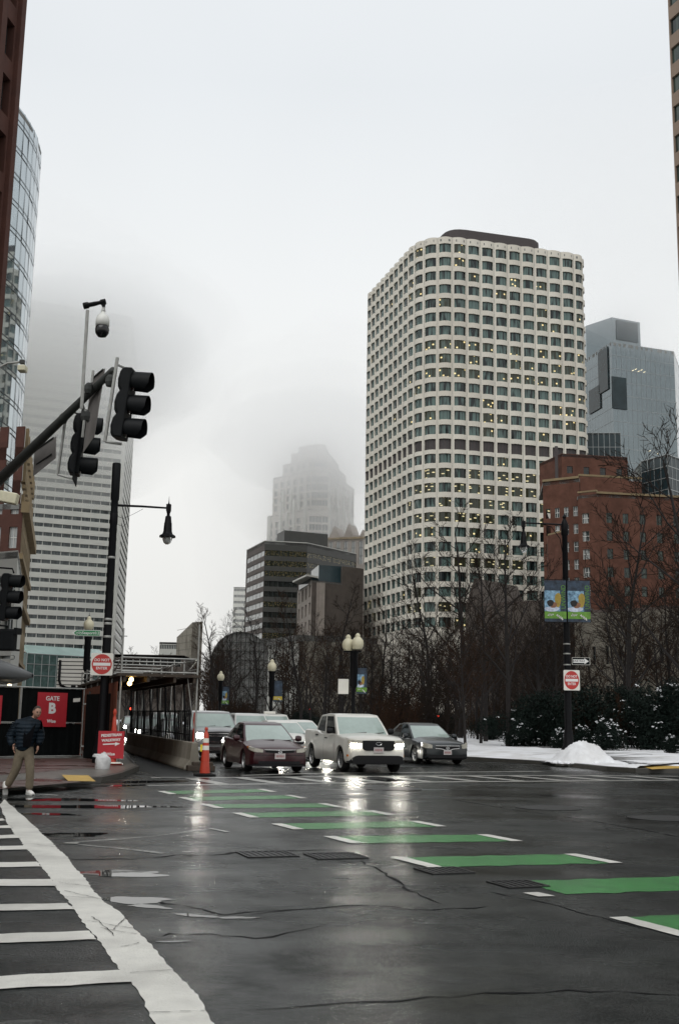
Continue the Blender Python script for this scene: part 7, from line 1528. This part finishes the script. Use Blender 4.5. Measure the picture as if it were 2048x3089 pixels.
def shoe(loc, rx, rz):
    Mx = Matrix.Translation(loc) @ Matrix.Rotation(rz, 4, 'Z') @ Matrix.Rotation(rx, 4, 'X'); mb = MB(); vs = []; prof = [(.10, .034, .085), (.06, .042, .10), (.0, .043, .09), (-.06, .046, .07), (-.12, .048, .055), (-.17, .04, .042), (-.19, .02, .03)]
    for y, w, h in prof: vs += [Mx @ Vector(q) for q in ((-w, y, 0), (-w, y, h * .6), (-w * .6, y, h), (w * .6, y, h), (w, y, h * .6), (w, y, 0))]
    n = len(prof); mb.add(vs, [(6 * k + j, 6 * k + (j + 1) % 6, 6 * k + 6 + (j + 1) % 6, 6 * k + 6 + j) for k in range(n - 1) for j in range(6)] + [tuple(range(5, -1, -1)), tuple(6 * (n - 1) + j for j in range(6))]); o = mb.build('shoe', M('sneaker_white'), PM, smooth=True)
    mb = MB(); vs = []
    for y, w, h in prof: vs += [Mx @ Vector(q) for q in ((-w * 1.06, y * 1.03, -.012), (-w * 1.06, y * 1.03, .02), (w * 1.06, y * 1.03, .02), (w * 1.06, y * 1.03, -.012))]
    mb.add(vs, [(4 * k + j, 4 * k + (j + 1) % 4, 4 * k + 4 + (j + 1) % 4, 4 * k + 4 + j) for k in range(n - 1) for j in range(4)]); mb.build('sole', M('sole'), o)
shoe((-.01, -.02, .016), 0, .5); shoe((-.50, .11, .13), R_(62), .35)
# head
bm = bmesh.new(); bmesh.ops.create_uvsphere(bm, u_segments=24, v_segments=18, radius=1)
for v in bm.verts:
    x, y, z = v.co; w = 1 - .22 * max(0, -z) ** 1.5; jaw = .06 * max(0, -z) if y < 0 else 0
    yy = y * (.100 if y < 0 else .095)
    if y < -.6 and -.35 < z < .25 and abs(x) < .22: yy -= .020 * (1 - abs(x) / .22) * (1 - abs(z + .08) / .35)
    if y < -.55 and .02 < z < .25 and .18 < abs(x) < .55: yy += .010
    v.co = (x * .076 * w, yy - jaw * .1, z * .118)
me = bpy.data.meshes.new('head'); bm.to_mesh(me); bm.free(); me.materials.append(M('skin')); me.polygons.foreach_set('use_smooth', [True] * len(me.polygons)); hd = bpy.data.objects.new('head', me); hd.location = (.045, -.10, 1.60); hd.rotation_euler = (R_(14), R_(6), R_(28)); link(hd, PM)
for nm, m_, lst in (('eye', 'eye_dark', [(-.030, -.088, .012, .011, .006), (.030, -.088, .012, .011, .006)]), ('eyebrow', 'hair_brown', [(-.031, -.092, .030, .018, .005), (.031, -.092, .030, .018, .005)]), ('mouth', 'lip', [(0, -.093, -.058, .022, .006)]), ('ear', 'skin', [(-.077, .01, -.005, .012, .03), (.077, .01, -.005, .012, .03)])):
    for x, y, z, a, b in lst: mb = MB(); mb.lathe([(.001, -1), (.7, -.7), (1, 0), (.7, .7), (.001, 1)], n=10, M=Matrix.Translation((x, y, z)) @ Matrix.Diagonal((a, a * .7, b, 1))); mb.build(nm, M(m_), hd, org=(0, 0, 0), smooth=True)
bm = bmesh.new(); bmesh.ops.create_uvsphere(bm, u_segments=22, v_segments=16, radius=1)
for v in bm.verts: x, y, z = v.co; s = 1 + .05 * math.sin(9 * x + 7 * y) ; v.co = (x * .080 * s, y * .101 + .010, z * .118 + .012)
bmesh.ops.delete(bm, geom=[v for v in bm.verts if (v.co.y < -.045 and v.co.z < .088) or (v.co.z < -.03) or (v.co.y < .0 and v.co.z < .02)], context='VERTS'); me = bpy.data.meshes.new('hair'); bm.to_mesh(me); bm.free(); me.materials.append(M('hair_brown')); me.polygons.foreach_set('use_smooth', [True] * len(me.polygons)); link(bpy.data.objects.new('hair', me), hd)
def hand(wrist, d, side):
    wv = Vector(wrist); vts = [(tuple(wv), .024), (tuple(wv + Vector(d) * .05), (.034, .018)), (tuple(wv + Vector(d) * .085), (.032, .014))]; e = [(0, 1), (1, 2)]; pr_ = Vector((0, 1, 0))
    for k in range(4): b = len(vts); o = pr_ * (.024 - .016 * k); L_ = (.07, .078, .072, .055)[k]; p0 = wv + Vector(d) * .088 + o; p1 = p0 + Vector(d) * L_ * .5 + Vector((side * .006, 0, 0)); p2 = p1 + Vector(d) * L_ * .45 + Vector((side * .022, 0, 0)); vts += [(tuple(p0), .0095), (tuple(p1), .009), (tuple(p2), .007)]; e += [(2, b), (b, b + 1), (b + 1, b + 2)]
    b = len(vts); p0 = wv + Vector(d) * .035 + pr_ * -.034; vts += [(tuple(p0), .012), (tuple(p0 + Vector(d) * .035 + pr_ * -.012), .010), (tuple(p0 + Vector(d) * .06), .008)]; e += [(1, b), (b, b + 1), (b + 1, b + 2)]
    skin_mesh('hand', vts, e, 0, M('skin'), PM, 1)
hand((-.365, -.05, .945), (.1, -.1, -.99), 1); hand((.10, -.05, .955), (-.05, -.1, -.99), -1)
# ================================================================ low cloud round the far towers, thin haze
def cloud(name, cx, cy, cz, rx, ry, rz_, dens, label, seed, g=0.88):
    m = bpy.data.materials.new('cloud_air'); m.use_nodes = True; t = m.node_tree; t.nodes.remove(t.nodes['Principled BSDF']); v = t.nodes.new('ShaderNodeVolumePrincipled')
    v.inputs['Color'].default_value = (1, 1, 1, 1); v.inputs['Density'].default_value = dens; v.inputs['Anisotropy'].default_value = g; t.links.new(v.outputs[0], t.nodes['Material Output'].inputs['Volume'])
    bm = bmesh.new(); bmesh.ops.create_icosphere(bm, subdivisions=4, radius=1.0); r = random.Random(seed); ph = [r.uniform(0, 6) for _ in range(6)]
    for q in bm.verts:
        c = q.co; k = 1 + .09 * math.sin(4 * c.x + ph[0]) * math.sin(4 * c.y + ph[1]) + .05 * math.sin(9 * c.z + ph[2] + 3 * c.x) + .04 * math.sin(11 * c.x + ph[3]) * math.sin(10 * c.y + ph[4])
        q.co = (c.x * rx * k, c.y * ry * k, c.z * rz_ * k)
    me = bpy.data.meshes.new(name); bm.to_mesh(me); bm.free(); me.materials.append(m); me.polygons.foreach_set('use_smooth', [True] * len(me.polygons))
    o = bpy.data.objects.new(name, me); o.location = (cx, cy, cz); return link(o, None, label, 'cloud', 'banks of low cloud', 'stuff')
for k, (zc, rx, ry, rz_, dn) in enumerate([(124, 72, 46, 56, .008), (124, 68, 43, 42, .011), (126, 64, 40, 29, .014), (130, 60, 38, 20, .012)]):
    cloud('low_cloud', -108, 372, zc, rx, ry, rz_, dn, 'bank of low cloud swallowing the top of the striped tower', 3 + k)
for k, (zc, rx, ry, rz_, dn) in enumerate([(104, 58, 30, 84, .009), (122, 54, 28, 44, .010), (126, 50, 26, 25, .020)]):
    cloud('low_cloud', -9, 500, zc, rx, ry, rz_, dn, 'bank of low cloud round the stepped tower', 13 + k)
cloud('low_cloud', 112, 300, 146, 80, 15, 46, .018, 'thin cloud drifting over the grey glass tower', 33)
